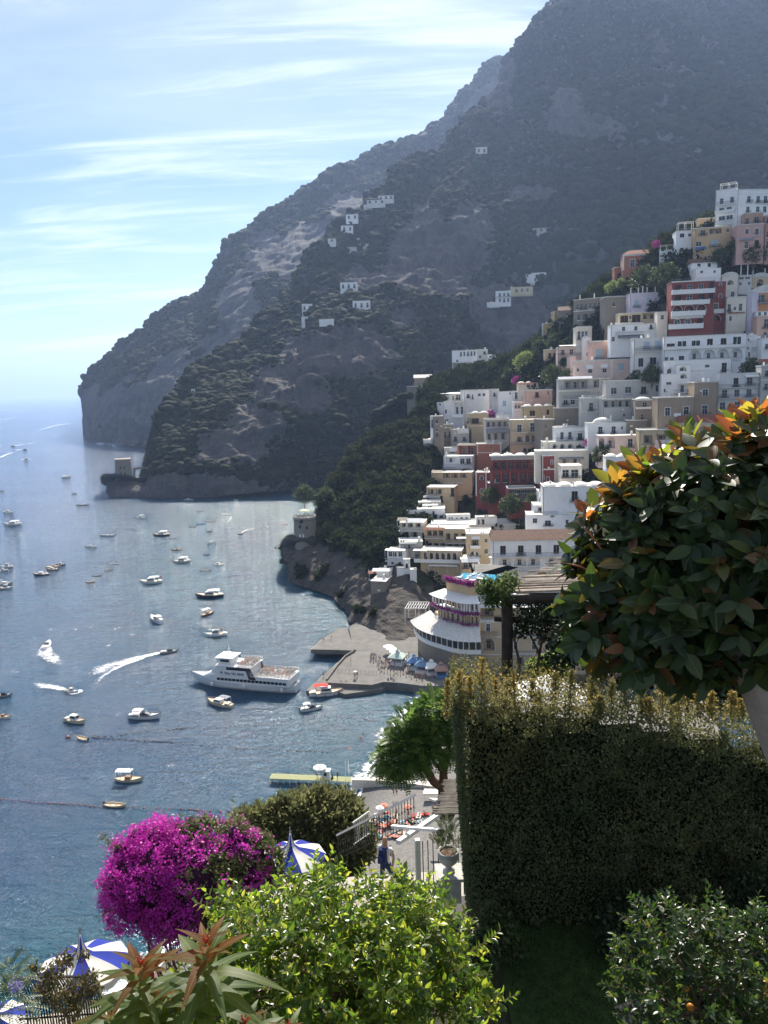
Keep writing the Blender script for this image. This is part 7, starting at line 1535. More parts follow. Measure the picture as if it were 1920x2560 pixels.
def orient(o, pos, d, nrm, size):
    d = Vector(d).normalized(); x = d.cross(Vector(nrm)); x = x.normalized() if x.length > 1e-5 else d.orthogonal().normalized(); z = x.cross(d)
    s = size if isinstance(size, (tuple, list)) else (size,)*3
    o.matrix_local = Matrix(((x.x*s[0], d.x*s[1], z.x*s[2], pos[0]), (x.y*s[0], d.y*s[1], z.y*s[2], pos[1]), (x.z*s[0], d.z*s[1], z.z*s[2], pos[2]), (0, 0, 0, 1)))
def leafshape(width, curl, fold, n=6, point=1.0, wave=0.0):
    """an open leaf of unit length: a row of midrib points with blades either side"""
    vs = []; fs = []
    for i in range(n+1):
        t = i/n; w_ = width*math.sin(math.pi*min(1, t**.8*1.0))**.75 if 0 < t < 1 else .004; z = -curl*t*t; wv = wave*math.sin(t*9)
        vs += [(-w_, t, z+fold*w_+wv*w_), (0, t, z), (w_, t, z+fold*w_-wv*w_)]
    for i in range(n): a = i*3; fs += [(a, a+1, a+4, a+3), (a+1, a+2, a+5, a+4)]
    return np.array(vs), np.array(fs)
def two_sided(name, top, under, trc, trans=.4, rough=.3, spec=.5, attr=None, rib=True):
    m = NT(name); g = m.n('ShaderNodeNewGeometry'); f = m.attr(attr) if attr else m.orand(); a = m.ramp(f, top); b = m.ramp(f, under); c = m.mix(g.outputs['Backfacing'], a, b)
    c = m.mix(m.rng(m.noise(m.pos(), 22, 3), .35, .7, 0, .3), c, (.02, .02, .012))
    if rib:
        co = m.n('ShaderNodeSeparateXYZ'); m.l(m.coord(), co.inputs[0]); ax = m.math('ABSOLUTE', co.outputs[0]); c = m.mix(m.rng(ax, .004, .014, .55, 0), c, (.30, .32, .12))
    s = m.bsdf(c, rough, spec); t = m.n('ShaderNodeBsdfTranslucent'); tc = m.ramp(f, trc); m.l(tc, t.inputs[0]); x = m.n('ShaderNodeMixShader'); x.inputs[0].default_value = trans; m.l(s, x.inputs[1]); m.l(t.outputs[0], x.inputs[2]); return m.out(x.outputs[0])
bark = plain('brown_bark', (.16, .11, .08), .9, .1, 0, .35, 9, .02); greybark = plain('grey_bark', (.22, .17, .13), .85, .2, 0, .3, 5, .02)

def leaves_on(root, name, P, D_, N_, S_, shapes, mat_obj, mat_stuff, nobj=300, pick=None):
    """the largest-looking leaves as parts of their own, the rest as one part of many"""
    dist = np.linalg.norm(P-np.array([0, 0, CZ]), axis=1); X, Y = projpx(P); vis = (X > -40) & (X < 1960) & (Y > -40) & (Y < 2600); score = dist/np.maximum(S_, 1e-3)+(~vis)*1e6
    if pick is not None: score = score+pick*1e4
    idx = np.argsort(score); a, b = idx[:nobj], idx[nobj:]
    ms = [np_mesh(name, v, f, mat_obj, True) for v, f in shapes]; O = np.array(root.location)
    for i in a: o = link(name, ms[int(i) % len(ms)], root); orient(o, P[i]-O, D_[i], N_[i], float(S_[i]))
    if len(b):
        for k, (v, f) in enumerate(shapes):
            j = b[k::len(shapes)]
            if k == 0: acc = []
            acc.append((j, v, f))
        allv = []; allf = []; allt = []; off = 0
        for j, v, f in acc:
            d = D_[j]/np.linalg.norm(D_[j], axis=1, keepdims=True); x = np.cross(d, N_[j]); x /= np.linalg.norm(x, axis=1, keepdims=True)+1e-9; z = np.cross(x, d); T = v[None]*S_[j][:, None, None]
            q = (P[j]-O)[:, None]+T[..., 0:1]*x[:, None]+T[..., 1:2]*d[:, None]+T[..., 2:3]*z[:, None]; allv.append(q.reshape(-1, 3)); allf.append((f[None]+(np.arange(len(j))*len(v))[:, None, None]).reshape(-1, 4)+off); off += len(j)*len(v); allt.append(np.repeat(nr.random(len(j)), len(v)))
        o = link('foliage', np_mesh('foliage', np.concatenate(allv), np.concatenate(allf), mat_stuff, True, {'tint': np.concatenate(allt)}), root); o['kind'] = 'stuff'

def blobs_px(lst):
    out = []
    for px, py, Y, r in lst: c = W(px, py, Y); s = mpp(px, py, Y)*r; out.append((c.x, c.y, c.z, s))
    return out
def branches(root, name, start, ends, r0, mat, wob=.12, n=6, r1=.25):
    O = Vector(root.location); q = MB()
    for e in ends:
        a = Vector(start); e = Vector(e); pts = []
        L_ = (e-a).length
        for i in range(n+1):
            t = i/n; p = a.lerp(e, t)+Vector((rnd.gauss(0, 1), rnd.gauss(0, 1), rnd.gauss(0, .6)))*wob*L_*.25*math.sin(math.pi*t)+Vector((0, 0, .12*L_*math.sin(math.pi*t)))
            pts.append(p-O)
        q.tube(pts, [r0*(1-(1-r1)*i/n) for i in range(n+1)], 7)
    return q.build(name, mat, root, smooth=True)

# ------------------------------------------------------------ tall hedge
def hedge():
    Yh = 10.9; base = Vector((1.25, Yh, gz)); r = empty('clipped_hedge', base, 0, 'tall dark clipped hedge with golden shoots along its top', 'hedge')
    xl = W(1126, 1760, Yh).x; xr = 9.5
    def topz(x):
        px = 960+(x/Yh)*FP*.98; return W(min(px, 2100), float(np.interp(px, [1110, 1160, 1300, 1500, 1700, 1900, 2100], [1752, 1742, 1766, 1788, 1818, 1852, 1890])), Yh).z
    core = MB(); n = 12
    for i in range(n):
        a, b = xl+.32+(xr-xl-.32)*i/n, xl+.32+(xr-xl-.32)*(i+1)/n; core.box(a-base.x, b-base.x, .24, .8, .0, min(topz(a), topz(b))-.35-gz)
    core.build('dark_core', plain('hedge_shade_core', (.012, .014, .007), .95, .05), r)  # solid core closes the gaps; inner shade is put into its near-black colour
    N1 = 78000; x = nr.uniform(xl, xr, N1); zt = np.array([topz(q) for q in np.linspace(xl, xr, 60)]); zt = np.interp(x, np.linspace(xl, xr, 60), zt)
    z = gz+(zt-gz)*nr.random(N1); lump = fbm(np.stack([x*1.0, 0*x, z], 1), .55, 4, 12); y = np.minimum(Yh+.10-lump*.40+np.abs(nr.normal(0, .08, N1)), Yh+.22+.03*nr.random(N1))
    x = np.maximum(x, xl+.05)
    P1 = np.stack([x, y, z], 1)
    N2 = 14000; P2 = np.stack([xl+np.abs(nr.normal(0, .07, N2))+.06*fbm(np.stack([nr.random(N2)*9, nr.random(N2), nr.random(N2)], 1), .5, 2), nr.uniform(Yh+.05, Yh+1.6, N2), gz+nr.random(N2)*(topz(xl+.2)-gz)], 1)
    N3 = 16000; x = nr.uniform(xl, xr, N3); P3 = np.stack([x, nr.uniform(Yh, Yh+1.6, N3), np.interp(x, np.linspace(xl, xr, 60), [topz(q) for q in np.linspace(xl, xr, 60)])+nr.normal(0, .09, N3)], 1)
    P2[:, 0] += xl/Yh*(P2[:, 1]-Yh); P3 = P3[P3[:, 0] > xl*P3[:, 1]/Yh]
    for Q in (P1, P2, P3): Q[:, 0] += .24*np.clip(1-(Q[:, 2]-gz)/4.2, 0, 1)*np.exp(-np.clip(Q[:, 0]-xl, 0, 9)/.8)
    P = np.concatenate([P1, P2, P3]); P = P[nr.random(len(P)) < .96]; n = len(P)
    nrm = np.array([0, -1, .35])+nr.normal(0, .75, (n, 3)); pat = fbm(P, .9, 3, 31)
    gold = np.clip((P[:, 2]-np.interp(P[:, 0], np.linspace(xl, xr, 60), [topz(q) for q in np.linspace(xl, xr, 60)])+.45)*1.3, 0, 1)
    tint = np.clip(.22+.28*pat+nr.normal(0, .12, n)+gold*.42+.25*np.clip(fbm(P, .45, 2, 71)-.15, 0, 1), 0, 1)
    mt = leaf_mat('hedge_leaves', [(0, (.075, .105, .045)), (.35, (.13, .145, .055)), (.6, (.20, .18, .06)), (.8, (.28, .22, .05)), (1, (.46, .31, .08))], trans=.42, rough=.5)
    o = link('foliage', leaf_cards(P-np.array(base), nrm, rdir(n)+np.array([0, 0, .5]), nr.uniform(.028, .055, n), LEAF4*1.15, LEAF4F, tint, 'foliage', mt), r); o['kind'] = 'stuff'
    # upright shoots
    sp_px = [(1206, 1635, 24), (1150, 1665, 22), (1120, 1690, 18), (1175, 1680, 20), (1240, 1690, 14), (1283, 1665, 10), (1330, 1690, 20), (1390, 1672, 26), (1430, 1665, 24), (1480, 1680, 30), (1530, 1690, 20), (1560, 1665, 20), (1600, 1700, 16), (1655, 1678, 30), (1700, 1700, 26), (1740, 1690, 14), (1780, 1720, 20), (1832, 1720, 24), (1850, 1738, 20), (1890, 1745, 26), (1920, 1750, 20), (1620, 1735, 24), (1345, 1720, 20), (1500, 1730, 26)]
    PP = []; TT = []; stems = MB()
    for px, py, wpx in sp_px:
        Yq = Yh+rnd.uniform(-.05, .9); b = W(px+rnd.uniform(-8, 8), 1800, Yq); t = W(px, py+12, Yq); m_ = int(170+wpx*11); u = nr.random(m_)**.8; wd = mpp(px, py, Yq)*wpx*.55*(1-u*.75)
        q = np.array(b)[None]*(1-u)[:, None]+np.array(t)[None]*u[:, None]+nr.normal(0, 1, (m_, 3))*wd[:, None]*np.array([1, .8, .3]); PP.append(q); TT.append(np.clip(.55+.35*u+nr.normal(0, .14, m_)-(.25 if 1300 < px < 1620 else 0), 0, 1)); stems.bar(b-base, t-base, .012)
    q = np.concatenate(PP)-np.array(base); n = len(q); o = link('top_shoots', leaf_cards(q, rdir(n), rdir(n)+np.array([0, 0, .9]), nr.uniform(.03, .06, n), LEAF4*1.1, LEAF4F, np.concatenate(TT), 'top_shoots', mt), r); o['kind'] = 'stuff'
    stems.build('twigs', bark, r)['kind'] = 'stuff'
hedge()

# ------------------------------------------------------------ rubber tree
def rubber_tree():
    base = Vector((4.15, 5.2, gz)); r = empty('rubber_tree', base, 0, 'big-leaved rubber tree with rusty young leaves, its grey trunk leaning at the right edge', 'tree')
    fork = 0; q = MB(); pts = [base, Vector((3.7, 5.15, gz+1.2)), W(1990, 1940, 5.1), W(1912, 1760, 5.05), W(1862, 1640, 5.05), W(1815, 1540, 5.2)]
    q.tube([p-base for p in pts], [.20, .17, .15, .125, .10, .07], 14); q.build('trunk', plain('pale_grey_trunk', (.34, .27, .23), .8, .2, 0, .22, 4, .01), r, smooth=True)
    bl = blobs_px([(1680, 1370, 5.6, 150), (1800, 1320, 5.4, 170), (1900, 1230, 5.5, 150), (1590, 1470, 5.4, 110), (1700, 1530, 5.3, 125), (1870, 1470, 5.2, 160), (1570, 1370, 5.6, 95), (2000, 1370, 5.4, 200), (1500, 1470, 5.5, 62), (1640, 1270, 5.7, 78), (1770, 1200, 5.7, 80), (1960, 1125, 5.6, 75), (1550, 1590, 5.3, 65), (1730, 1590, 5.3, 70), (1475, 1540, 5.4, 30)])
    c, d, _ = shell_points(1250, bl, .78)
    # drop tips buried deep inside other blobs
    b = np.array(bl); dep = np.max(1-np.linalg.norm(c[:, None]-b[None, :, :3], axis=2)/b[None, :, 3], axis=1); c, d = c[dep < .38], d[dep < .38]
    P = []; D_ = []; N_ = []; S_ = []; yo = []
    for ci, di in zip(c, d):
        k = rnd.randint(6, 9); up = np.array([0, 0, 1.0]); axis = di*.8+up*(.15 if di[2] > 0 else -.05); axis /= np.linalg.norm(axis); a = np.cross(axis, up); a /= np.linalg.norm(a)+1e-6; bb = np.cross(axis, a); q_ = W(0, 0, 1); X_, Y_ = projpx(ci[None]); Y_ = Y_[0]-(1100-(X_[0]-1690)*.36 if X_[0] > 1690 else 1100+(1690-X_[0])*.67); high = Y_ < 85 and di[2] > -.2
        for i in range(k):
            t = i*2.4+rnd.uniform(-.3, .3); sp_ = 1.1+1.5*i/k if not high else .5+1.3*i/k; v = axis+(a*math.cos(t)+bb*math.sin(t))*sp_+np.array([0, 0, -.12-.45*(0 if high else 1)*rnd.random()]); P.append(ci+di*.02*(k-i)); D_.append(v); N_.append(axis*1.1+up*.35+np.array([0, -.3, 0])+nr.normal(0, .22, 3)); S_.append(rnd.uniform(.15, .225)); yo.append(1 if high and i < 5 else 0)
    P, D_, N_, S_, yo = map(np.array, (P, D_, N_, S_, yo)); S_ = S_*.88; shp = [leafshape(.245, .10, .20, 6), leafshape(.23, .2, .28, 6), leafshape(.26, .02, .12, 6)]
    G = [(0, (.020, .040, .014)), (.6, (.034, .060, .018)), (.85, (.06, .09, .022)), (.93, (.12, .06, .02)), (1, (.16, .055, .02))]; U = [(0, (.12, .05, .02)), (.5, (.09, .08, .03)), (1, (.24, .08, .025))]; T = [(0, (.05, .12, .02)), (.6, (.16, .24, .03)), (1, (.40, .22, .03))]
    Gy = [(0, (.05, .10, .02)), (.4, (.18, .16, .03)), (.7, (.30, .12, .03)), (1, (.25, .04, .02))]; Ty = [(0, (.18, .34, .03)), (.4, (.46, .42, .04)), (.7, (.60, .24, .04)), (1, (.42, .09, .04))]
    mk = lambda a: two_sided('rubber_leaf'+a, G, U, T, .25, .42, .35, 'tint' if a else None, not a); my = lambda a: two_sided('young_rubber_leaf'+a, Gy, Gy, Ty, .55, .3, .5, 'tint' if a else None, not a)
    y = yo == 1; leaves_on(r, 'leaf', P[~y], D_[~y], N_[~y], S_[~y], shp, mk(''), mk('_b'), 190); leaves_on(r, 'young_leaf', P[y], D_[y], N_[y], S_[y]*.95, shp, my(''), my('_b'), 110)
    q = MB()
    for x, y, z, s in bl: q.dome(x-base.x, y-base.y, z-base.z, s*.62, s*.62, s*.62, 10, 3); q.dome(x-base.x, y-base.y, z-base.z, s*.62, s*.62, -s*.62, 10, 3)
    q.build('dark_core', plain('inner_shade_fill', (.010, .018, .009), .95, .05), r)  # filler domes coloured dark to stand for shade deep in the crown
    ends = [Vector(c[i]) for i in range(0, len(c), 9)]; branches(r, 'limb', W(1840, 1540, 5.2), ends, .035, greybark, .2)
    # rusty bud sheaths poking out of the crown
    q = MB()
    for px, py, qx, qy in ((1520, 1395, 1440, 1300), (1660, 1150, 1640, 1080), (1610, 1170, 1570, 1120), (1500, 1440, 1400, 1405), (1580, 1590, 1500, 1630), (1700, 1120, 1705, 1060)):
        a, b_ = W(px, py, 5.4), W(qx, qy, 5.35); q.tube([a-base, (a.lerp(b_, .5)+Vector((0, 0, .02)))-base, b_-base], [.006, .008, .001], 6)
    q.build('bud_sheath', plain('rusty_bud', (.45, .16, .08), .5), r)['kind'] = 'stuff'
rubber_tree()

# ------------------------------------------------------------ cane pergola behind the hedge
def pergola():
    zr = 81.15; A = Z(1248, 1486, zr); Fp = Z(1445, 1383, zr); r = empty('cane_pergola', Vector((A.x, A.y, gz)), 0, 'rustic pergola with split cane roof on dark log posts, left of the rubber tree', 'pergola'); O = r.location; cm = []
    for k in range(3): b = MB(); b.tube([(0, 0, 0), (.25, .012*(k-1), .01), (.5, 0, -.008), (.75, .01, .006), (1, 0, 0)], [.9, 1, .95, 1, .8], 6); cm.append(b)
    cmat = plain('split_cane', (.48, .40, .32), .8, .3, 0, .45, 5); n = 86
    for i in range(n):
        t = i/(n-1); p0 = A.lerp(Fp, t); Lc = 8.5-(p0.x-A.x); st = p0+Vector((rnd.uniform(-.28, .22), rnd.uniform(-.015, .015), rnd.uniform(-.015, .035))); rr = rnd.uniform(.016, .026); b = MB(); b.tube([(0, 0, 0), (Lc*.3, rnd.uniform(-.03, .03), .01), (Lc*.6, rnd.uniform(-.03, .03), 0), (Lc, 0, 0)], [rr*.8, rr, rr, rr], 6)
        o = b.build('cane', cmat, r, smooth=True); o.location = st-O
    lg = plain('dark_log', (.055, .042, .035), .9, .1, 0, .3, 6, .02)
    a = Z(1258, 1500, zr-.10); MB().tube([a-O, Vector((9, a.y, zr-.10))-O], .085, 10).build('beam', lg, r); f2 = Z(1445, 1390, zr-.1); MB().tube([f2-O, Vector((11, f2.y, zr-.1))-O], .08, 8).build('beam', lg, r)
    for q_ in (A+Vector((.1, .03, 0)), A+Vector((.65, .9, 0)), ): MB().tube([q_-O-Vector((.3, 0, .09)), Vector((q_.x+2.2, Fp.y, zr-.09))-O], .05, 8).build('rafter', lg, r)
    pa = W(1268, 1500, A.y+.1); MB().tube([Vector((pa.x, pa.y, gz))-O, Vector((pa.x-.02, pa.y, gz+2))-O, Vector((pa.x, pa.y, zr-.1))-O], [.12, .11, .105], 10).build('post', lg, r, smooth=True)
    for x in (pa.x+3.2, pa.x+6.0): MB().tube([Vector((x, pa.y, gz))-O, Vector((x, pa.y, zr-.1))-O], .11, 10).build('post', lg, r)
    lo0, lo1 = W(1236, 1546, A.y+.15), W(1585, 1572, A.y+.15); MB().tube([lo0-O, lo1-O], .06, 8).build('lower_rail', lg, r)
pergola()
def vine(name, label, cat, blist, nleaf, size, mat, stem_pairs, tintf=None, inner=.2, bark_=None, sr=.012, shape=None):
    bl = blobs_px(blist); base = Vector((bl[0][0], bl[0][1], gz if bl[0][1] < 20 else bl[0][2]-bl[0][3])); r = empty(name, base, 0, label, cat); p, d, _ = shell_points(nleaf, bl, inner); n = len(p); t = nr.random(n) if tintf is None else tintf(p, d)
    o = link('foliage', leaf_cards(p-np.array(base), d*.5+rdir(n), rdir(n)+np.array([0, 0, .25]), nr.uniform(.7, 1.3, n)*size, LEAF4*1.0 if shape is None else shape, LEAF4F, np.clip(t, 0, 1), 'foliage', mat), r); o['kind'] = 'stuff'
    if stem_pairs:
        q = MB()
        for (a, b_, w_) in stem_pairs:
            A = Vector(W(*a)); B_ = Vector(W(*b_)); m1 = A.lerp(B_, .35)+Vector((rnd.uniform(-.1, .1), rnd.uniform(-.1, .1), 0))*(A-B_).length*.6; m2 = A.lerp(B_, .7)+Vector((rnd.uniform(-.1, .1), 0, 0))*(A-B_).length*.5; q.tube([A-base, m1-base, m2-base, B_-base], [w_, w_*.85, w_*.7, w_*.5], 7)
        q.build('stem', bark_ or bark, r, smooth=True)
    return r
vm = leaf_mat('vine_leaves', [(0, (.03, .06, .014)), (.6, (.08, .12, .03)), (1, (.16, .22, .05))], trans=.5); dk_m = leaf_mat('dark_climber_leaves', [(0, (.010, .020, .008)), (.7, (.022, .04, .014)), (1, (.05, .08, .02))], trans=.25)
vine('climber', 'light green climber spilling off the left end of the cane roof', 'climbing plant', [(1245, 1480, 13.6, 42), (1215, 1470, 13.6, 28), (1275, 1455, 13.8, 28), (1230, 1505, 13.5, 22)], 1500, .07, vm, [])
vine('climber', 'dark twisted climber under the cane roof with bare stems', 'climbing plant', [(1330, 1540, 13.9, 50), (1385, 1530, 14, 45), (1300, 1575, 13.9, 28), (1370, 1590, 14, 34), (1440, 1555, 14, 50)], 2600, .075, dk_m, [((1300, 1700, 13.9), (1278, 1560, 13.9), .03), ((1335, 1700, 13.9), (1370, 1570, 13.9), .035), ((1350, 1650, 13.9), (1320, 1580, 13.9), .025), ((1310, 1690, 13.9), (1345, 1620, 13.9), .022)])
vine('garden_tree', 'dark leafy tree behind the hedge, between pergola and rubber tree', 'tree', [(1450, 1600, 12.9, 75), (1520, 1560, 13, 90), (1400, 1640, 12.9, 40), (1540, 1650, 12.9, 80), (1640, 1660, 12.9, 80), (1800, 1700, 12.9, 90), (1720, 1640, 13, 80), (1880, 1690, 12.9, 80)], 9000, .10, dk_m, [((1500, 1780, 13), (1500, 1620, 13), .06), ((1720, 1800, 13), (1700, 1680, 13), .06)])
vine('bush', 'bright green bush behind the top of the hedge', 'bush', [(1375, 1660, 17, 30), (1340, 1668, 17, 26), (1400, 1680, 17, 26)], 1500, .09, leaf_mat('bright_green_leaves', [(0, (.08, .14, .02)), (1, (.25, .34, .06))], trans=.6), [])  # leaves a brighter green than the neighbouring plants
o = empty('white_parasol_top', W(1372, 1700, 18), 0, 'white cloth parasol top just showing over the hedge by the bright bush', 'parasol'); MB().lathe([(1.0, -.32), (.55, -.1), (.05, .12)], (0, 0, 0), 8).build('canopy', canvas_m, o); MB().tube([(0, 0, -3), (0, 0, .1)], .03, 6).build('pole', trim_m, o)

# ------------------------------------------------------------ lemon tree, centre foreground
def citrus(name, label, cat, blobs, nshoot, lsize, mo, ms, base, trunk_to, fruits=(), nobj=300, young=None, twig=None, per=(9, 15), inner=.55):
    bl = blobs_px(blobs); r = empty(name, base, 0, label, cat); c, d, rr = shell_points(nshoot, bl, inner)
    b = np.array(bl); dep = np.max(1-np.linalg.norm(c[:, None]-b[None, :, :3], axis=2)/b[None, :, 3], axis=1); k = dep < .6; c, d = c[k], d[k]; P = []; D_ = []; N_ = []; S_ = []; tw = MB(); B0 = np.array(base)
    for ci, di in zip(c, d):
        ax = di+np.array([0, 0, .55])+nr.normal(0, .45, 3); ax /= np.linalg.norm(ax); L_ = rnd.uniform(.10, .24)*lsize/.075; a = np.cross(ax, [0, 0, 1.]); a /= np.linalg.norm(a)+1e-6; bb = np.cross(ax, a); m_ = rnd.randint(*per); yg = rnd.random()
        for i in range(m_):
            u = i/m_; t = i*2.4; v = ax*(.35+.5*u)+(a*math.cos(t)+bb*math.sin(t))*.85; P.append(ci+ax*L_*u); D_.append(v); N_.append(ax+nr.normal(0, .35, 3)); S_.append(lsize*rnd.uniform(.7, 1.25)*(1-.35*u))
        tw.bar(ci-ax*L_*.4-B0, ci+ax*L_-B0, .0045)
    P, D_, N_, S_ = map(np.array, (P, D_, N_, S_)); leaves_on(r, 'leaf', P, D_, N_, S_, [leafshape(.24, .12, .35, 3), leafshape(.21, .28, .45, 3), leafshape(.26, -.05, .25, 3)], mo, ms, nobj)
    tw.build('twigs', bark, r)['kind'] = 'stuff'
    q = MB(); tt = Vector(trunk_to); q.tube([Vector((0, 0, 0)), (tt-Vector(base))*.5+Vector((.04, 0, 0)), tt-Vector(base)], [.07, .055, .05], 8); q.build('trunk', bark, r, smooth=True); branches(r, 'limb', tt, [Vector(x) for x in c[::max(1, len(c)//26)]], .022, bark, .25)
    for (x, y, Yq, s) in fruits: o = MB().lathe([(.05, -1), (.55, -.85), (.95, -.3), (1.0, .1), (.8, .6), (.4, .92), (.05, 1.0)], (0, 0, 0), 14).build('fruit', plain('orange_fruit', (.50, .17, .015), .45, .4, 0, .06, 30), r, smooth=True); o.location = W(x, y, Yq)-Vector(base); o.scale = (s,)*3
    return r
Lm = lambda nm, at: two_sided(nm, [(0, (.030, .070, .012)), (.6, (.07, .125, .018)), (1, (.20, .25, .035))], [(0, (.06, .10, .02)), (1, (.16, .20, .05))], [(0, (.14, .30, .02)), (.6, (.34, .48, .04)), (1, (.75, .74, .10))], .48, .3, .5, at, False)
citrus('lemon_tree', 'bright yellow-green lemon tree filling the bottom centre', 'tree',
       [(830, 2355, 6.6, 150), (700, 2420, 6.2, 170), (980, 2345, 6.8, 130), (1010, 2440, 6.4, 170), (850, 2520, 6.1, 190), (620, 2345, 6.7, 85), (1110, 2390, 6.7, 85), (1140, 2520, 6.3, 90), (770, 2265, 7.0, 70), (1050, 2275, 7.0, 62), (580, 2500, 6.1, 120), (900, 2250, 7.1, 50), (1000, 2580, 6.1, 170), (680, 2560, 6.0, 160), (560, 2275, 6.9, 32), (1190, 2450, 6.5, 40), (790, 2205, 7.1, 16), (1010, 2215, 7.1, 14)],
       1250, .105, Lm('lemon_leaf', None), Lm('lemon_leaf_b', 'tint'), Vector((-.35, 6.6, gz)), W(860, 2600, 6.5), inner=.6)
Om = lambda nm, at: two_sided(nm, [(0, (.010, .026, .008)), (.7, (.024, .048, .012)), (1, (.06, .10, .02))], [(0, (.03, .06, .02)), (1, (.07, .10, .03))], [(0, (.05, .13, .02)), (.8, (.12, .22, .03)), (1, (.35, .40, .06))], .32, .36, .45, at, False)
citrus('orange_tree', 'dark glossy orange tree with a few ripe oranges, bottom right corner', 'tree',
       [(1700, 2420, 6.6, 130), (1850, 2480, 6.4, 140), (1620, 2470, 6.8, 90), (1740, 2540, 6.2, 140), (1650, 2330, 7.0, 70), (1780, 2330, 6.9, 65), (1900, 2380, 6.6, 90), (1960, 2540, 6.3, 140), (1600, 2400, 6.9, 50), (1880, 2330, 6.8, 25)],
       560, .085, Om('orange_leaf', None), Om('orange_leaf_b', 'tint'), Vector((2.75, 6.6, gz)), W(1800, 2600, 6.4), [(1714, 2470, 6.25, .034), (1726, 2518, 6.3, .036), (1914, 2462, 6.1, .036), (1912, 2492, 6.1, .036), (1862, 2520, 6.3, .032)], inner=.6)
vine('shrub', 'dim green shrub at the foot of the hedge, left end', 'shrub', [(1240, 2330, 10.2, 55), (1200, 2380, 10.0, 50), (1270, 2360, 10.2, 40), (1230, 2290, 10.3, 34)], 3400, .075, leaf_mat('dim_shrub_leaves', [(0, (.025, .045, .012)), (1, (.08, .11, .03))], trans=.4), [])
vine('bush', 'shadowy bush right of the lawn under the hedge', 'bush', [(1540, 2330, 10.4, 60), (1600, 2290, 10.5, 60), (1900, 2250, 10.4, 80)], 3600, .08, dk_m, [])
# ------------------------------------------------------------ red-leaved plants, bottom left
def mango(name, label, spots, Ys):
    b0 = W(spots[0][0], 2700, Ys); r = empty(name, Vector((b0.x, b0.y, b0.z-.4)), 0, label, 'plant'); O = np.array(r.location)
    shp = [leafshape(.15, .9, .10, 9, wave=.15), leafshape(.14, 1.3, .08, 9, wave=.22), leafshape(.16, .6, .14, 9, wave=.12)]
    red = two_sided('bronze_mango_leaf', [(0, (.10, .07, .02)), (.4, (.20, .075, .015)), (.7, (.07, .09, .015)), (1, (.16, .03, .015))], [(0, (.25, .08, .04)), (1, (.14, .05, .03))], [(0, (.60, .13, .03)), (.5, (.75, .28, .05)), (1, (.45, .34, .04))], .58, .6, .2)
    grn = two_sided('green_mango_leaf', [(0, (.03, .07, .015)), (1, (.09, .13, .03))], [(0, (.08, .12, .03)), (1, (.12, .15, .04))], [(0, (.26, .40, .04)), (1, (.55, .55, .08))], .5, .5, .25)
    mr = [np_mesh('leaf', v, f, red, True) for v, f in shp]; mg = [np_mesh('leaf', v, f, grn, True) for v, f in shp]
    for (px, py, nl, L_, fr, h_) in spots:
        c = np.array(W(px, py, Ys)); foot = np.array(W(px-10, py+h_, Ys)); MB().tube([Vector(foot-O), Vector((foot+c)/2-O)+Vector((.01, 0, 0)), Vector(c-O)], [.013, .011, .007], 8).build('stem', plain('green_stem', (.16, .17, .05), .6), r, smooth=True)
        for i in range(nl):
            u = i/nl; t = i*2.4+rnd.random()*.4; pos = c*(1-u*.45)+foot*u*.45; out_ = .45+.8*u; v = np.array([math.cos(t)*out_, math.sin(t)*out_, .95-.6*u]); o = link('leaf', (mr if u < fr else mg)[i % 3], r); orient(o, pos-O, v, np.array([-v[0]*.4, -v[1]*.4, 1.0]), L_*(.45+.6*min(1, u*2.2))*rnd.uniform(.85, 1.1))
        for k in range(5): a = k*1.3; MB().bar(Vector(c-O), Vector(c-O)+Vector((.02*math.cos(a), .02*math.sin(a), .045)), .005).build('bud', plain('red_bud', (.5, .08, .04), .5), r)
mango('mango_sapling', 'young plant with long drooping bronze and red leaves, bottom left', [(352, 2415, 28, .235, .32, 300), (515, 2360, 32, .25, .30, 420)], 3.5)
mango('mango_sapling', 'small green-leaved plant just showing at the bottom beside the bronze one', [(612, 2560, 16, .18, .12, 200), (455, 2530, 20, .20, .1, 200), (720, 2575, 14, .16, .1, 150), (400, 2500, 18, .19, .1, 200)], 3.4)
mango('mango_sapling', 'drooping bronze leaves lowest at the bottom left edge of the plant group', [(280, 2530, 20, .19, .4, 200)], 3.7)
vine('thin_shrub', 'thin-stemmed shrub with small olive leaves in front of the big parasol', 'shrub', [(130, 2440, 7.2, 34), (165, 2400, 7.2, 26), (190, 2480, 7.2, 36), (225, 2450, 7.2, 26), (110, 2480, 7.2, 30), (150, 2500, 7.2, 32), (240, 2480, 7.2, 20), (210, 2390, 7.2, 16), (85, 2420, 7.2, 16), (180, 2530, 7.2, 26)], 1900, .042, leaf_mat('olive_leaves', [(0, (.05, .055, .018)), (.6, (.12, .11, .035)), (1, (.20, .13, .05))], trans=.42), [((165, 2620, 7.2), (130, 2440, 7.2), .012), ((165, 2620, 7.2), (165, 2400, 7.2), .012), ((170, 2620, 7.2), (225, 2440, 7.2), .012), ((165, 2620, 7.2), (110, 2470, 7.2), .010), ((170, 2620, 7.2), (205, 2400, 7.2), .010)], bark_=plain('pinkish_twig', (.30, .19, .14), .8))
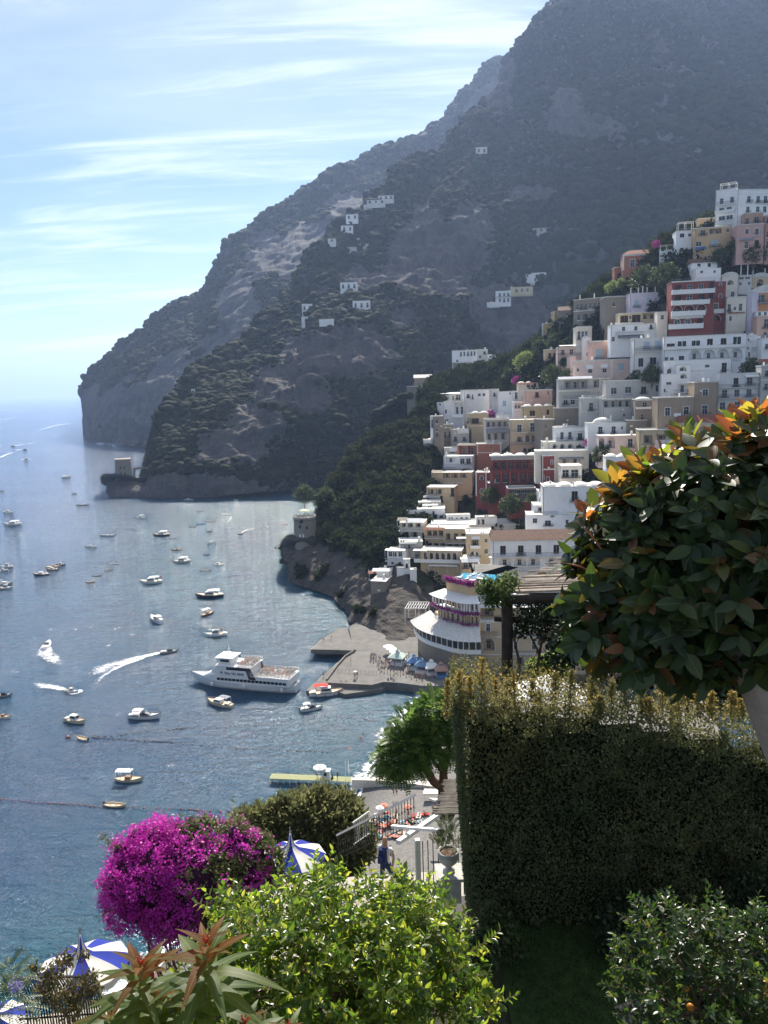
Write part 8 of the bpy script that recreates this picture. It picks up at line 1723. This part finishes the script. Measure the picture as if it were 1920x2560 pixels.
def feather(blist, nf, L_, label, mat, nm='feathery_tree', Ytr=None, cat='tree', leaflet=.05, up=.2):
    bl = blobs_px(blist); base = Vector(Ytr[0]) if Ytr else Vector((bl[0][0], bl[0][1], bl[0][2]-1)); r = empty(nm, base, 0, label, cat); c, d, _ = shell_points(nf, bl, .5); P = []; D_ = []; N_ = []; T_ = []
    for ci, di in zip(c, d):
        ax = di*.8+nr.normal(0, .5, 3)+np.array([0, 0, up]); ax /= np.linalg.norm(ax); sd_ = np.cross(ax, [0, 0, 1.]); sd_ /= np.linalg.norm(sd_)+1e-6; nn = np.cross(sd_, ax); t0 = rnd.random()
        for i in range(9):
            u = (i+1)/9
            for s in (-1, 1): P.append(ci+ax*L_*u+np.array([0, 0, -.25*L_*u*u])); D_.append(sd_*s+ax*.5+np.array([0, 0, -.15])); N_.append(nn); T_.append(t0*.7+.3*rnd.random())
    P, D_, N_, T_ = map(np.array, (P, D_, N_, T_)); o = link('foliage', leaf_cards(P-np.array(base), N_, D_, np.full(len(P), leaflet), LEAF4*np.array([.9, 1, 1]), LEAF4F, T_, 'foliage', mat), r); o['kind'] = 'stuff'; return r
jm = leaf_mat('feathery_leaves', [(0, (.05, .11, .018)), (.6, (.12, .22, .03)), (1, (.26, .34, .05))], trans=.55)
r = feather([(1040, 1850, 45, 62), (1000, 1890, 45, 48), (1090, 1800, 45.5, 55), (1120, 1850, 45.5, 40), (985, 1905, 45, 30), (1030, 1875, 44.6, 34), (1080, 1760, 45.6, 24), (1130, 1780, 46, 36), (960, 1900, 44.8, 18), (1030, 1800, 45, 30), (1140, 1870, 45, 20)], 1500, .9, 'feathery bright green tree with forked brown trunk above the beach, left of the hedge', jm, leaflet=.20, Ytr=[W(1118, 2010, 45)])
O = r.location; jb = plain('reddish_bark', (.17, .10, .075), .9, .1, 0, .3)
q = MB()
for pts, ra in (([(1116, 2040), (1112, 1990), (1110, 1965)], [.55, .42, .38]), ([(1110, 1970), (1085, 1955), (1060, 1920), (1045, 1880)], [.34, .28, .2, .1]), ([(1110, 1968), (1108, 1930), (1100, 1880), (1085, 1820)], [.32, .24, .18, .08]), ([(1112, 1970), (1135, 1960), (1150, 1975)], [.3, .26, .24]), ([(1105, 1925), (1085, 1905), (1070, 1870)], [.16, .12, .06]), ([(1065, 1925), (1040, 1925), (1010, 1915)], [.15, .1, .05]), ([(1104, 1905), (1125, 1860), (1135, 1820)], [.14, .1, .05])): q.tube([W(x, y, 45)-O for x, y in pts], ra, 8)
q.build('trunk', jb, r, smooth=True)
feather([(10, 2440, 5.0, 30), (5, 2500, 5.0, 38), (30, 2520, 5.0, 28)], 120, .16, 'feathery-leaved plant with violet blooms at the bottom left edge', leaf_mat('bluish_feather_leaves', [(0, (.05, .08, .03)), (1, (.18, .22, .10))], trans=.5), 'feathery_plant', None, 'plant', .022)
n = 140; bl_ = W(38, 2465, 4.9); p = np.array(bl_)+nr.normal(0, .022, (n, 3)); tag(link('flower_cluster', leaf_cards(p, rdir(n), rdir(n), np.full(n, .014), LEAF4*1.4, LEAF4F, nr.random(n), 'flower_cluster', leaf_mat('violet_petals', [(0, (.25, .20, .50)), (1, (.45, .40, .70))], trans=.4))), 'small violet flower cluster at the left edge near the parasol', 'flowers')
# ------------------------------------------------------------ bougainvillea, pine
def boug():
    bl = blobs_px([(400, 2180, 14, 115), (500, 2170, 14, 120), (600, 2160, 14.2, 95), (330, 2190, 13.8, 75), (650, 2180, 14.3, 60), (470, 2260, 13.7, 85), (560, 2250, 13.9, 80), (340, 2260, 13.8, 65), (400, 2100, 14.2, 50), (500, 2085, 14.3, 38), (310, 2130, 14, 36), (450, 2090, 14.2, 36), (590, 2090, 14.3, 40), (640, 2110, 14.4, 40), (390, 2310, 13.8, 34), (440, 2325, 13.8, 28), (300, 2225, 13.8, 40), (520, 2320, 13.8, 30), (345, 2090, 14.1, 28)])
    base = Vector((bl[0][0]+1, 14.5, 85-17)); r = empty('bougainvillea', base, 0, 'huge rounded magenta bougainvillea in full bloom, left of centre', 'bougainvillea'); B0 = np.array(base)
    n = 5600; c, d, rr = shell_points(n, bl, .84); c = c+d*(.30*fbm(c, .30, 3, 8))[:, None]; b = np.array(bl); dep = np.max(1-np.linalg.norm(c[:, None]-b[None, :, :3], axis=2)/b[None, :, 3], axis=1); k = dep < .2; c, d = c[k], d[k]
    # flower heads: small puffs of bracts; leafy patches towards the right
    px, py = projpx(c); g = fbm(c, .45, 3, 19)+(px-560)/230*.75; green = (g > .02+nr.normal(0, .12, len(c)))
    m_ = 14; P = np.repeat(c, m_, 0)+nr.normal(0, .045, (len(c)*m_, 3)); Dn = np.repeat(d, m_, 0); gr = np.repeat(green, m_); sh = np.repeat(nr.random(len(c)), m_)
    f = ~gr; n = f.sum(); o = link('flowers', leaf_cards(P[f]-B0, Dn[f]+rdir(n)*.8, rdir(n)+Dn[f]*.4, nr.uniform(.032, .055, n), LEAF4*np.array([1.6, 1, 1]), LEAF4F, np.clip(sh[f]*.8+nr.random(n)*.2, 0, 1), 'flowers', leaf_mat('magenta_bracts', [(0, (.40, .015, .28)), (.5, (.62, .03, .46)), (.85, (.74, .07, .56)), (1, (.70, .14, .36))], trans=.42)), r); o['kind'] = 'stuff'
    n = gr.sum(); o = link('foliage', leaf_cards(P[gr]-B0, Dn[gr]+rdir(n)*.8, rdir(n), nr.uniform(.04, .07, n), LEAF4*1.2, LEAF4F, sh[gr], 'foliage', leaf_mat('bougainvillea_leaves', [(0, (.06, .09, .02)), (.7, (.12, .15, .04)), (1, (.20, .16, .06))], trans=.4)), r); o['kind'] = 'stuff'
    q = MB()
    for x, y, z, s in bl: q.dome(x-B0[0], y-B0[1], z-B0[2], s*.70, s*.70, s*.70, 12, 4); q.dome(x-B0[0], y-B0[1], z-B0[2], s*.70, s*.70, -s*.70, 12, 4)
    q.build('dark_core', plain('bougainvillea_shade_core', (.05, .012, .04), .95), r); branches(r, 'stem', base, [Vector(x[:3]) for x in bl[::2]], .05, bark)  # filler domes inside the blooms, shade put into their dark plum colour
    for (x0, y0, x1, y1) in ((300, 2120, 245, 2090), (285, 2200, 245, 2215), (290, 2270, 248, 2295), (380, 2330, 370, 2345), (620, 2240, 690, 2215)):
        a, e = W(x0, y0, 13.8), W(x1, y1, 13.8); MB().tube([a-base, e-base], [.012, .004], 5).build('spray', bark, r); n = 60; u = nr.random(n)[:, None]; p = np.array(a)*(1-u)+np.array(e)*u+nr.normal(0, .035, (n, 3)); o = link('foliage', leaf_cards(p-B0, rdir(n), rdir(n), nr.uniform(.04, .06, n), LEAF4*1.2, LEAF4F, nr.random(n), 'foliage', leaf_mat('bougainvillea_leaves', [])), r); o['kind'] = 'stuff'
boug()
pm_ = leaf_mat('pine_needles', [(0, (.09, .10, .04)), (.6, (.17, .18, .065)), (1, (.28, .26, .10))], trans=.45)
def tufts(name, label, cat, bl, n, size, mat, stems=True, m_=10):
    bl = blobs_px(bl); base = Vector((bl[0][0], bl[0][1], bl[0][2]-bl[0][3]*2)); r = empty(name, base, 0, label, cat); B0 = np.array(base); c, d, _ = shell_points(n, bl, .7); P = np.repeat(c, m_, 0); Dn = np.repeat(d, m_, 0); k = len(P)
    o = link('foliage', leaf_cards(P+nr.normal(0, size*.5, (k, 3))-B0, rdir(k), Dn+rdir(k)*.9+np.array([0, 0, .4]), nr.uniform(.7, 1.3, k)*size, LEAF4*np.array([.7, 1, 1]), LEAF4F, np.repeat(nr.random(n), m_), 'foliage', mat), r); o['kind'] = 'stuff'
    if stems: branches(r, 'trunk', base, [Vector(x[:3]) for x in bl], max(.06, bl[0][3]*.06), bark)
    return r
tufts('pine_tree', 'broad olive-green pine behind the striped parasol, above the beach', 'tree', [(760, 2060, 38, 75), (680, 2080, 38, 60), (840, 2070, 38, 70), (620, 2100, 38, 50), (880, 2110, 38.5, 50), (780, 2110, 37.5, 70), (800, 2010, 38.5, 36), (720, 2030, 38.4, 40), (860, 2015, 38.6, 34), (860, 2150, 38, 45), (700, 2140, 37.5, 55), (605, 2050, 38, 22), (640, 2050, 38, 24)], 2600, .34, pm_)
# ------------------------------------------------------------ striped pagoda parasols
navy = plain('royal_blue_canvas', (.03, .05, .28), .8, .15, 0, .06); wcan = plain('off_white_canvas', (.78, .76, .70), .8, .15, 0, .05)
def lit_canvas(src, name, col):
    m = NT(name); b = m.bsdf(m.ramp(m.noise(m.coord(), 3, 3), [(.3, tuple(x*.9 for x in col)), (.7, col)]), .8, .1); t = m.n('ShaderNodeBsdfTranslucent'); t.inputs[0].default_value = (*col, 1); x = m.n('ShaderNodeMixShader'); x.inputs[0].default_value = .3; m.l(b, x.inputs[1]); m.l(t.outputs[0], x.inputs[2]); return m.out(x.outputs[0])
nv, wc = lit_canvas(0, 'blue_parasol_cloth', (.035, .055, .34)), lit_canvas(0, 'white_parasol_cloth', (.78, .76, .70))
def pagoda(px, py, Y, rpx, label, n=10, rz=.2, tilt=0):
    c = W(px, py, Y); R_ = mpp(px, py, Y)*rpx; r = empty('pagoda_parasol', c-Vector((0, 0, 2.5)), rz, label, 'parasol'); r.rotation_euler = (tilt, 0, rz)
    prof = [(1.0, 0), (.88, .09), (.70, .19), (.46, .29), (.24, .37), (.12, .50), (.065, .70), (.03, .95)]
    for k in range(n):
        a0, a1 = 2*math.pi*k/n, 2*math.pi*(k+1)/n; b = MB(); vs = []
        for i, (q, z) in enumerate(prof):
            for t in (0, .5, 1): a = a0+(a1-a0)*t; sag = 1-.035*math.sin(math.pi*t)*(q > .3); vs.append((R_*q*sag*math.cos(a), R_*q*sag*math.sin(a), 2.5+R_*(z*.72)-(.04*R_*math.sin(math.pi*t) if i < 5 else 0)))
        m_ = len(prof); b.add(vs, [(i*3+j, i*3+j+1, i*3+j+4, i*3+j+3) for i in range(m_-1) for j in (0, 1)])
        v0, v1, v2 = vs[0:3]; dn = Vector((0, 0, -.13*R_)); b.add([v0, v1, v2, Vector(v2)+dn*.8, Vector(v1)+dn*1.2, Vector(v0)+dn*.8], [(0, 5, 4, 1), (1, 4, 3, 2)]); b.build('panel', nv if k % 2 else wc, r, smooth=True)
        MB().bar((0, 0, 2.5+R_*.2), (R_*.98*math.cos(a0), R_*.98*math.sin(a0), 2.49), .02).build('rib', bark, r)
    MB().tube([(0, 0, -.3), (0, 0, 2.5+R_*.66)], .035, 8).build('pole', trim_m, r); MB().lathe([(.02, 0), (.05, .04), (.03, .09), (.012, .22)], (0, 0, 2.5+R_*.71), 8).build('finial', plain('steel_finial', (.4, .4, .42), .3, .5, .8), r)
pagoda(207, 2432, 19, 116, 'blue and white striped pagoda parasol with pointed top, bottom left over the sea', rz=.35, tilt=-.12)
pagoda(728, 2150, 29, 88, 'blue and white pagoda parasol half behind the bougainvillea and pine', rz=.1, tilt=-.1)
pagoda(-10, 2560, 16, 78, 'blue parasol corner cut off at the bottom left edge', rz=.9)
# ------------------------------------------------------------ lower terrace, stairs, man, urn
def flat(name, pts, z, th, mat, label=None, cat=None):
    P = [Z(x, y, z) for x, y in pts]; n = len(P); b = MB(); ar = sum(P[i].x*P[(i+1) % n].y-P[(i+1) % n].x*P[i].y for i in range(n)); idx = list(range(n)) if ar > 0 else list(range(n))[::-1]
    b.add([p[:] for p in P]+[(p.x, p.y, z-th) for p in P], [tuple(idx)]+[(i, (i+1) % n, n+(i+1) % n, n+i) for i in range(n)]); o = b.build(name, mat); tag(o, label, cat)
    if not label: o['kind'] = 'structure'
    return o
flat('terrace', [(640, 2330), (700, 2210), (900, 2190), (1060, 2180), (1170, 2200), (1200, 2420), (900, 2500), (600, 2480)], 69.6, 1.5, plain('terrace_tiles', (.42, .38, .32), .8, .2, 0, .2, 1))
flat('parasol_terrace', [(-80, 2560), (60, 2545), (240, 2520), (420, 2440), (520, 2420), (640, 2480), (640, 2700), (-80, 2800)], 66.3, 2, plain('terrace_tiles', (.42, .38, .32)))
def rail_run(name, label, a, b_, h_, n, mat, top=None, bal='bar', cat='railing', tw=.06):
    a, b_ = Vector(a), Vector(b_); r = empty(name, a, 0, label, cat); d = b_-a; tm = top or mat
    MB().bar((0, 0, h_), d+Vector((0, 0, h_)), tw, tw).build('handrail', tm, r); MB().bar((0, 0, .12), d+Vector((0, 0, .12)), .03).build('bottom_rail', mat, r)
    if bal == 'bar': me = MB().tube([(0, 0, .1), (0, 0, h_)], .011, 5).mesh('baluster', mat)
    elif bal == 'curl':
        q = MB(); q.tube([(0, 0, .1), (0, 0, h_)], .011, 5); 
        for z0 in (.3, .6): q.tube([(.055*math.cos(t*.7)*(1-t*.08), 0, z0+.055*math.sin(t*.7)*(1-t*.08)) for t in range(10)], .008, 4)
        me = q.mesh('baluster', mat)
    else: me = MB().tube([(0, -.22, 0), (0, -.20, h_*.5), (0, -.02, h_*.85), (0, .12, h_*.98), (0, .25, h_*.9)], .014, 6).mesh('baluster', mat)
    for i in range(n): o = link('baluster', me, r); o.location = d*(i+.5)/n; o.rotation_euler = (0, 0, math.atan2(d.y, d.x))
    return r
rail_run('iron_railing', 'ornate dark iron railing with white handrail rising behind the bald man', W(845, 2155, 23), W(1040, 2068, 19.5), .95, 30, darkrail_m, trim_m, 'curl')
rail_run('iron_railing', 'cream railing at the foot of the pine, left of the bald man', W(885, 2118, 27), W(925, 2090, 27), 1.0, 9, trim_m)
rail_run('iron_fence', 'black fence of outward curling bars at the bottom left', W(50, 2562, 13), W(250, 2546, 14.5), 1.0, 30, darkrail_m, None, 'hoop', 'fence', .03)
rail_run('iron_railing', 'dark iron railing slanting between bougainvillea and lemon tree', W(415, 2436, 19), W(500, 2372, 21), .9, 18, darkrail_m)
def wbeam(px0, py0, Y0, px1, py1, Y1, w_, h_, label): 
    a, b_ = W(px0, py0, Y0), W(px1, py1, Y1); o = MB().bar((0, 0, 0), b_-a, w_, h_).build('white_beam', trim_m); o.location = a; tag(o, label, 'beam')
wbeam(995, 2106, 18, 1098, 2036, 20, .12, .10, 'long white slanting beam above the bald man, rising to the cane roof'); wbeam(980, 2066, 19, 1100, 2076, 17.6, .09, .07, 'white horizontal beam crossing under the slanting one'); 
o = empty('cane_roof', W(1085, 2035, 18), 0, 'small weathered cane roof beside the hedge above the urn', 'roof'); cm_ = plain('grey_cane', (.26, .23, .19), .9, .1, 0, .35, 6)
for i in range(34): t = i/33; q = MB().tube([(0, 0, 0), (2.4, 0, rnd.uniform(-.02, .03))], rnd.uniform(.018, .03), 5).build('cane', cm_, o); q.location = (t*.45+rnd.uniform(-.12, .1), t*1.7, .0)
# white wall with bars and pillars behind the urn
t = empty('white_gate', W(1046, 2200, 17.5), R(10), 'white gate pillar with thin bars and crossing wires behind the urn', 'gate'); q = MB().box(-.06, .06, -.06, .06, -.6, 1.1); q.build('post', trim_m, t)
for i in range(9): MB().box(.12+i*.13, .14+i*.13, -.01, .01, -.6, 1.05).build('bar', darkrail_m, t)
MB().box(1.2, 1.45, -.1, .15, -.6, 1.5).build('post', trim_m, t); 
def urn():
    p = W(1122, 2178, 12.6); r = empty('garden_urn', p, 0, 'fluted white stone urn on a pedestal left of the hedge', 'urn'); wm = plain('weathered_white_stone', (.48, .47, .43), .85, .2, 0, .2, 7)
    vs = MB(); prof = [(.10, 0), (.11, .03), (.06, .07), (.05, .11), (.10, .15), (.155, .22), (.178, .30), (.170, .36), (.185, .375), (.195, .40), (.17, .405), (.15, .39)]; n = 48; pts = []
    for i, (a, z) in enumerate(prof):
        for k in range(n): t_ = 2*math.pi*k/n; f = 1+.07*abs(math.sin(t_*9))*(4 <= i <= 7); pts.append((a*f*math.cos(t_), a*f*math.sin(t_), z))
    vs.add(pts, [(i*n+k, i*n+(k+1) % n, (i+1)*n+(k+1) % n, (i+1)*n+k) for i in range(len(prof)-1) for k in range(n)]); vs.build('bowl', wm, r, smooth=True)
    MB().lathe([(.02, .36), (.16, .365), (.02, .37)], (0, 0, 0), 16).build('soil', bark, r); MB().box(-.2, .2, -.2, .2, -.5, 0).box(-.24, .24, -.24, .24, -.06, -.002).build('pedestal', wm, r)
    c = W(1122, 2100, 12.6); feather([(1122, 2100, 12.6, 26), (1100, 2110, 12.6, 18), (1145, 2105, 12.6, 20), (1120, 2070, 12.6, 18)], 130, .18, 'fine upright rosemary-like plant growing in the white urn', leaf_mat('rosemary_leaves', [(0, (.06, .08, .04)), (1, (.16, .18, .08))], trans=.4), 'potted_plant', None, 'plant', .035, 1.2)
urn()
flat('garden_wall', [(1060, 2290), (1105, 2240), (1175, 2240), (1175, 2300)], 75.6, 3.5, dark_conc, 'dark low garden wall below the urn beside the hedge', 'wall')
def man():
    Yq = 20.5; c = W(962, 2098, Yq); s = 1.05; foot = Vector((c.x, c.y, c.z-1.66*s)); o = link('person', person_mesh('walk', 0, 1)); me = o.data.copy(); o.data = me; me.materials[3] = skin_m; o.location = foot; o.scale = (s, s, s); o.rotation_euler = (0, 0, R(150)); tag(o, 'bald man in a white shirt with a dark blue backpack, seen from behind', 'person')
    sm = cloth[0]
    bp = MB(); bp.add([(-.15, .10, 1.05), (.15, .10, 1.05), (.15, .24, 1.05), (-.15, .24, 1.05), (-.14, .10, 1.47), (.14, .10, 1.47), (.11, .20, 1.44), (-.11, .20, 1.44)], [(0, 3, 2, 1), (4, 5, 6, 7), (0, 1, 5, 4), (1, 2, 6, 5), (2, 3, 7, 6), (3, 0, 4, 7)]); bp.box(-.10, .10, .242, .29, 1.08, 1.28)
    for x in (-.12, .12): bp.bar((x, .10, 1.46), (x, -.10, 1.44), .05, .02).bar((x, -.12, 1.44), (x, -.12, 1.12), .05, .02)
    b = bp.build('backpack', plain('navy_backpack', (.02, .035, .13), .8)); b.location = foot; b.scale = (s*.78, s, s); b.rotation_euler = o.rotation_euler; tag(b, 'dark blue backpack worn by the bald man', 'backpack')
man()
person(W(318, 2485, 18.5)-Vector((0, 0, 1.1)), 'sit', 5, 5, 0, 'dark-haired person seated under the big striped parasol'); p_ = W(372, 2425, 19); person(p_-Vector((0, 0, 1.35)), 'stand', 2, 1, .4, 'person in a grey sun hat and dark red top beside the iron railing'); o = MB().lathe([(.22, 0), (.13, .03), (.12, .10), (.06, .15), (.01, .16)], (0, 0, 0), 14).build('sun_hat', plain('grey_felt', (.34, .34, .34), .9)); o.location = p_+Vector((0, 0, .33)); tag(o, 'grey sun hat on the person beside the iron railing', 'hat')
# ------------------------------------------------------------ lantern
def lantern():
    p = W(1585, 2532, 7.4); r = empty('garden_lantern', p, R(20), 'black metal garden lantern with domed top at the bottom edge', 'lamp'); k = plain('black_iron', (.012, .012, .015), .35, .5, .3)
    b = MB(); b.lathe([(.135, 0), (.13, .015), (.075, .05), (.06, .06), (.058, .09), (.045, .115), (.02, .13), (.012, .135), (.018, .15), (.005, .165)], (0, 0, 0), 4 and 8); b.build('top', k, r)
    MB().add([(-.15, -.15, 0), (.15, -.15, 0), (.15, .15, 0), (-.15, .15, 0), (-.07, -.07, .045), (.07, -.07, .045), (.07, .07, .045), (-.07, .07, .045)], [(3, 2, 1, 0), (0, 1, 5, 4), (1, 2, 6, 5), (2, 3, 7, 6), (3, 0, 4, 7)]).build('hood', k, r)
    for x in (-.1, .1):
        for y in (-.1, .1): MB().bar((x, y, -.01), (x*.7, y*.7, -.28), .015).build('frame_bar', k, r)
    MB().add([(-.095, -.095, -.02), (.095, -.095, -.02), (.095, .095, -.02), (-.095, .095, -.02), (-.065, -.065, -.27), (.065, -.065, -.27), (.065, .065, -.27), (-.065, .065, -.27)], [(0, 1, 5, 4)[::-1], (1, 2, 6, 5)[::-1], (2, 3, 7, 6)[::-1], (3, 0, 4, 7)[::-1]]).build('glass', plain('frosted_glass', (.5, .5, .48), .3), r); MB().tube([(0, 0, -.29), (0, 0, gz-p.z)], .03, 8).build('post', k, r)
lantern()
# ------------------------------------------------------------ planting between the houses
vgm = leaf_mat('village_tree_leaves', [(0, (.03, .05, .014)), (.6, (.06, .09, .025)), (1, (.11, .14, .04))], trans=.35); lgm = leaf_mat('sunlight_tinted_leaves', [(0, (.10, .15, .04)), (1, (.26, .32, .09))], trans=.55)  # second leaf set is brighter: sunlight put into its colour
def vtree(px, py, rpx, label, mat=None, Y=None, nm='village_tree', n=240, cat='tree'):
    Yq = Y or hillY(px, py+rpx)-4; bl = [(px, py, Yq, rpx*.7), (px-rpx*.45, py+rpx*.2, Yq, rpx*.5), (px+rpx*.45, py+rpx*.15, Yq+1, rpx*.5), (px+rpx*.1, py-rpx*.4, Yq, rpx*.42)]; s = mpp(px, py, Yq)
    tufts(nm, label, cat, bl, n, s*rpx*.22, mat or vgm, cat == 'tree', 6)
for a in ((1314, 905, 28, 'bright sunlit round tree on the shoulder of the village', lgm), (1630, 935, 26, 'dark round tree in front of the long white hotel, right'), (1590, 942, 18, 'dark tree just left of the larger one by the white hotel'), (1875, 920, 26, 'dark trees under the right end of the long white hotel'), (1380, 935, 26, 'umbrella-shaped dark trees beside the restaurant terrace'), (1418, 940, 20, 'smaller dark tree right of the umbrella-shaped ones'),
          (1840, 620, 26, 'dark tree below the pink house, left of two'), (1885, 635, 28, 'dark tree below the pink house, right of two'), (1800, 640, 22, 'dark shrubby tree above the cream vaulted houses'), (1610, 695, 34, 'ivy-dark trees under the terracotta villa, left'), (1665, 690, 34, 'ivy-dark trees under the terracotta villa, right'), (1530, 718, 18, 'bright bushes left of the terracotta villa', lgm), (1555, 708, 14, 'small bright bush touching the ivy-dark trees', lgm),
          (1350, 868, 22, 'dark green slope trees left of the mustard chapel'), (1385, 852, 20, 'dark tree right under the mustard chapel'), (1415, 1005, 16, 'dark tree under the restaurant terrace'), (1505, 1135, 26, 'green tree mass below the pink arches'), (1475, 1105, 14, 'dark purple creeper on the cream house wall', flower_m), (1225, 1040, 16, 'purple bougainvillea on the white café terrace', flower_m), (1290, 950, 11, 'pink bougainvillea bush near the sunlit tree', flower_m),
          (1225, 1240, 24, 'dark tree under the red house, left'), (1275, 1262, 30, 'dark terrace bushes below the dark red hotel'), (1330, 1245, 16, 'climbers beside the glazed veranda'), (1640, 610, 11, 'purple flowers on the terracotta villa corner', flower_m), (1270, 935, 14, 'garden greenery on the white terraces, left of the sunlit tree'), (1410, 905, 12, 'round shrub at the foot of the yellow house')):
    vtree(*a)
for a in ((760, 1235, 26, 'umbrella pine behind the round watchtower, left', None, 372), (812, 1245, 30, 'umbrella pine behind the round watchtower, right', None, 376), (845, 1285, 38, 'large pine right of the round watchtower', None, 372), (860, 1325, 26, 'lit pine branch hanging below the watchtower', None, 370), (932, 1378, 20, 'lone round tree clinging to the cliff below the woods', None, 352), (372, 1150, 14, 'wind-bent pine on the far headland beside the square tower', None, 690), (392, 1130, 16, 'dark pine on the far headland just above the bent one', None, 705)): vtree(*a)
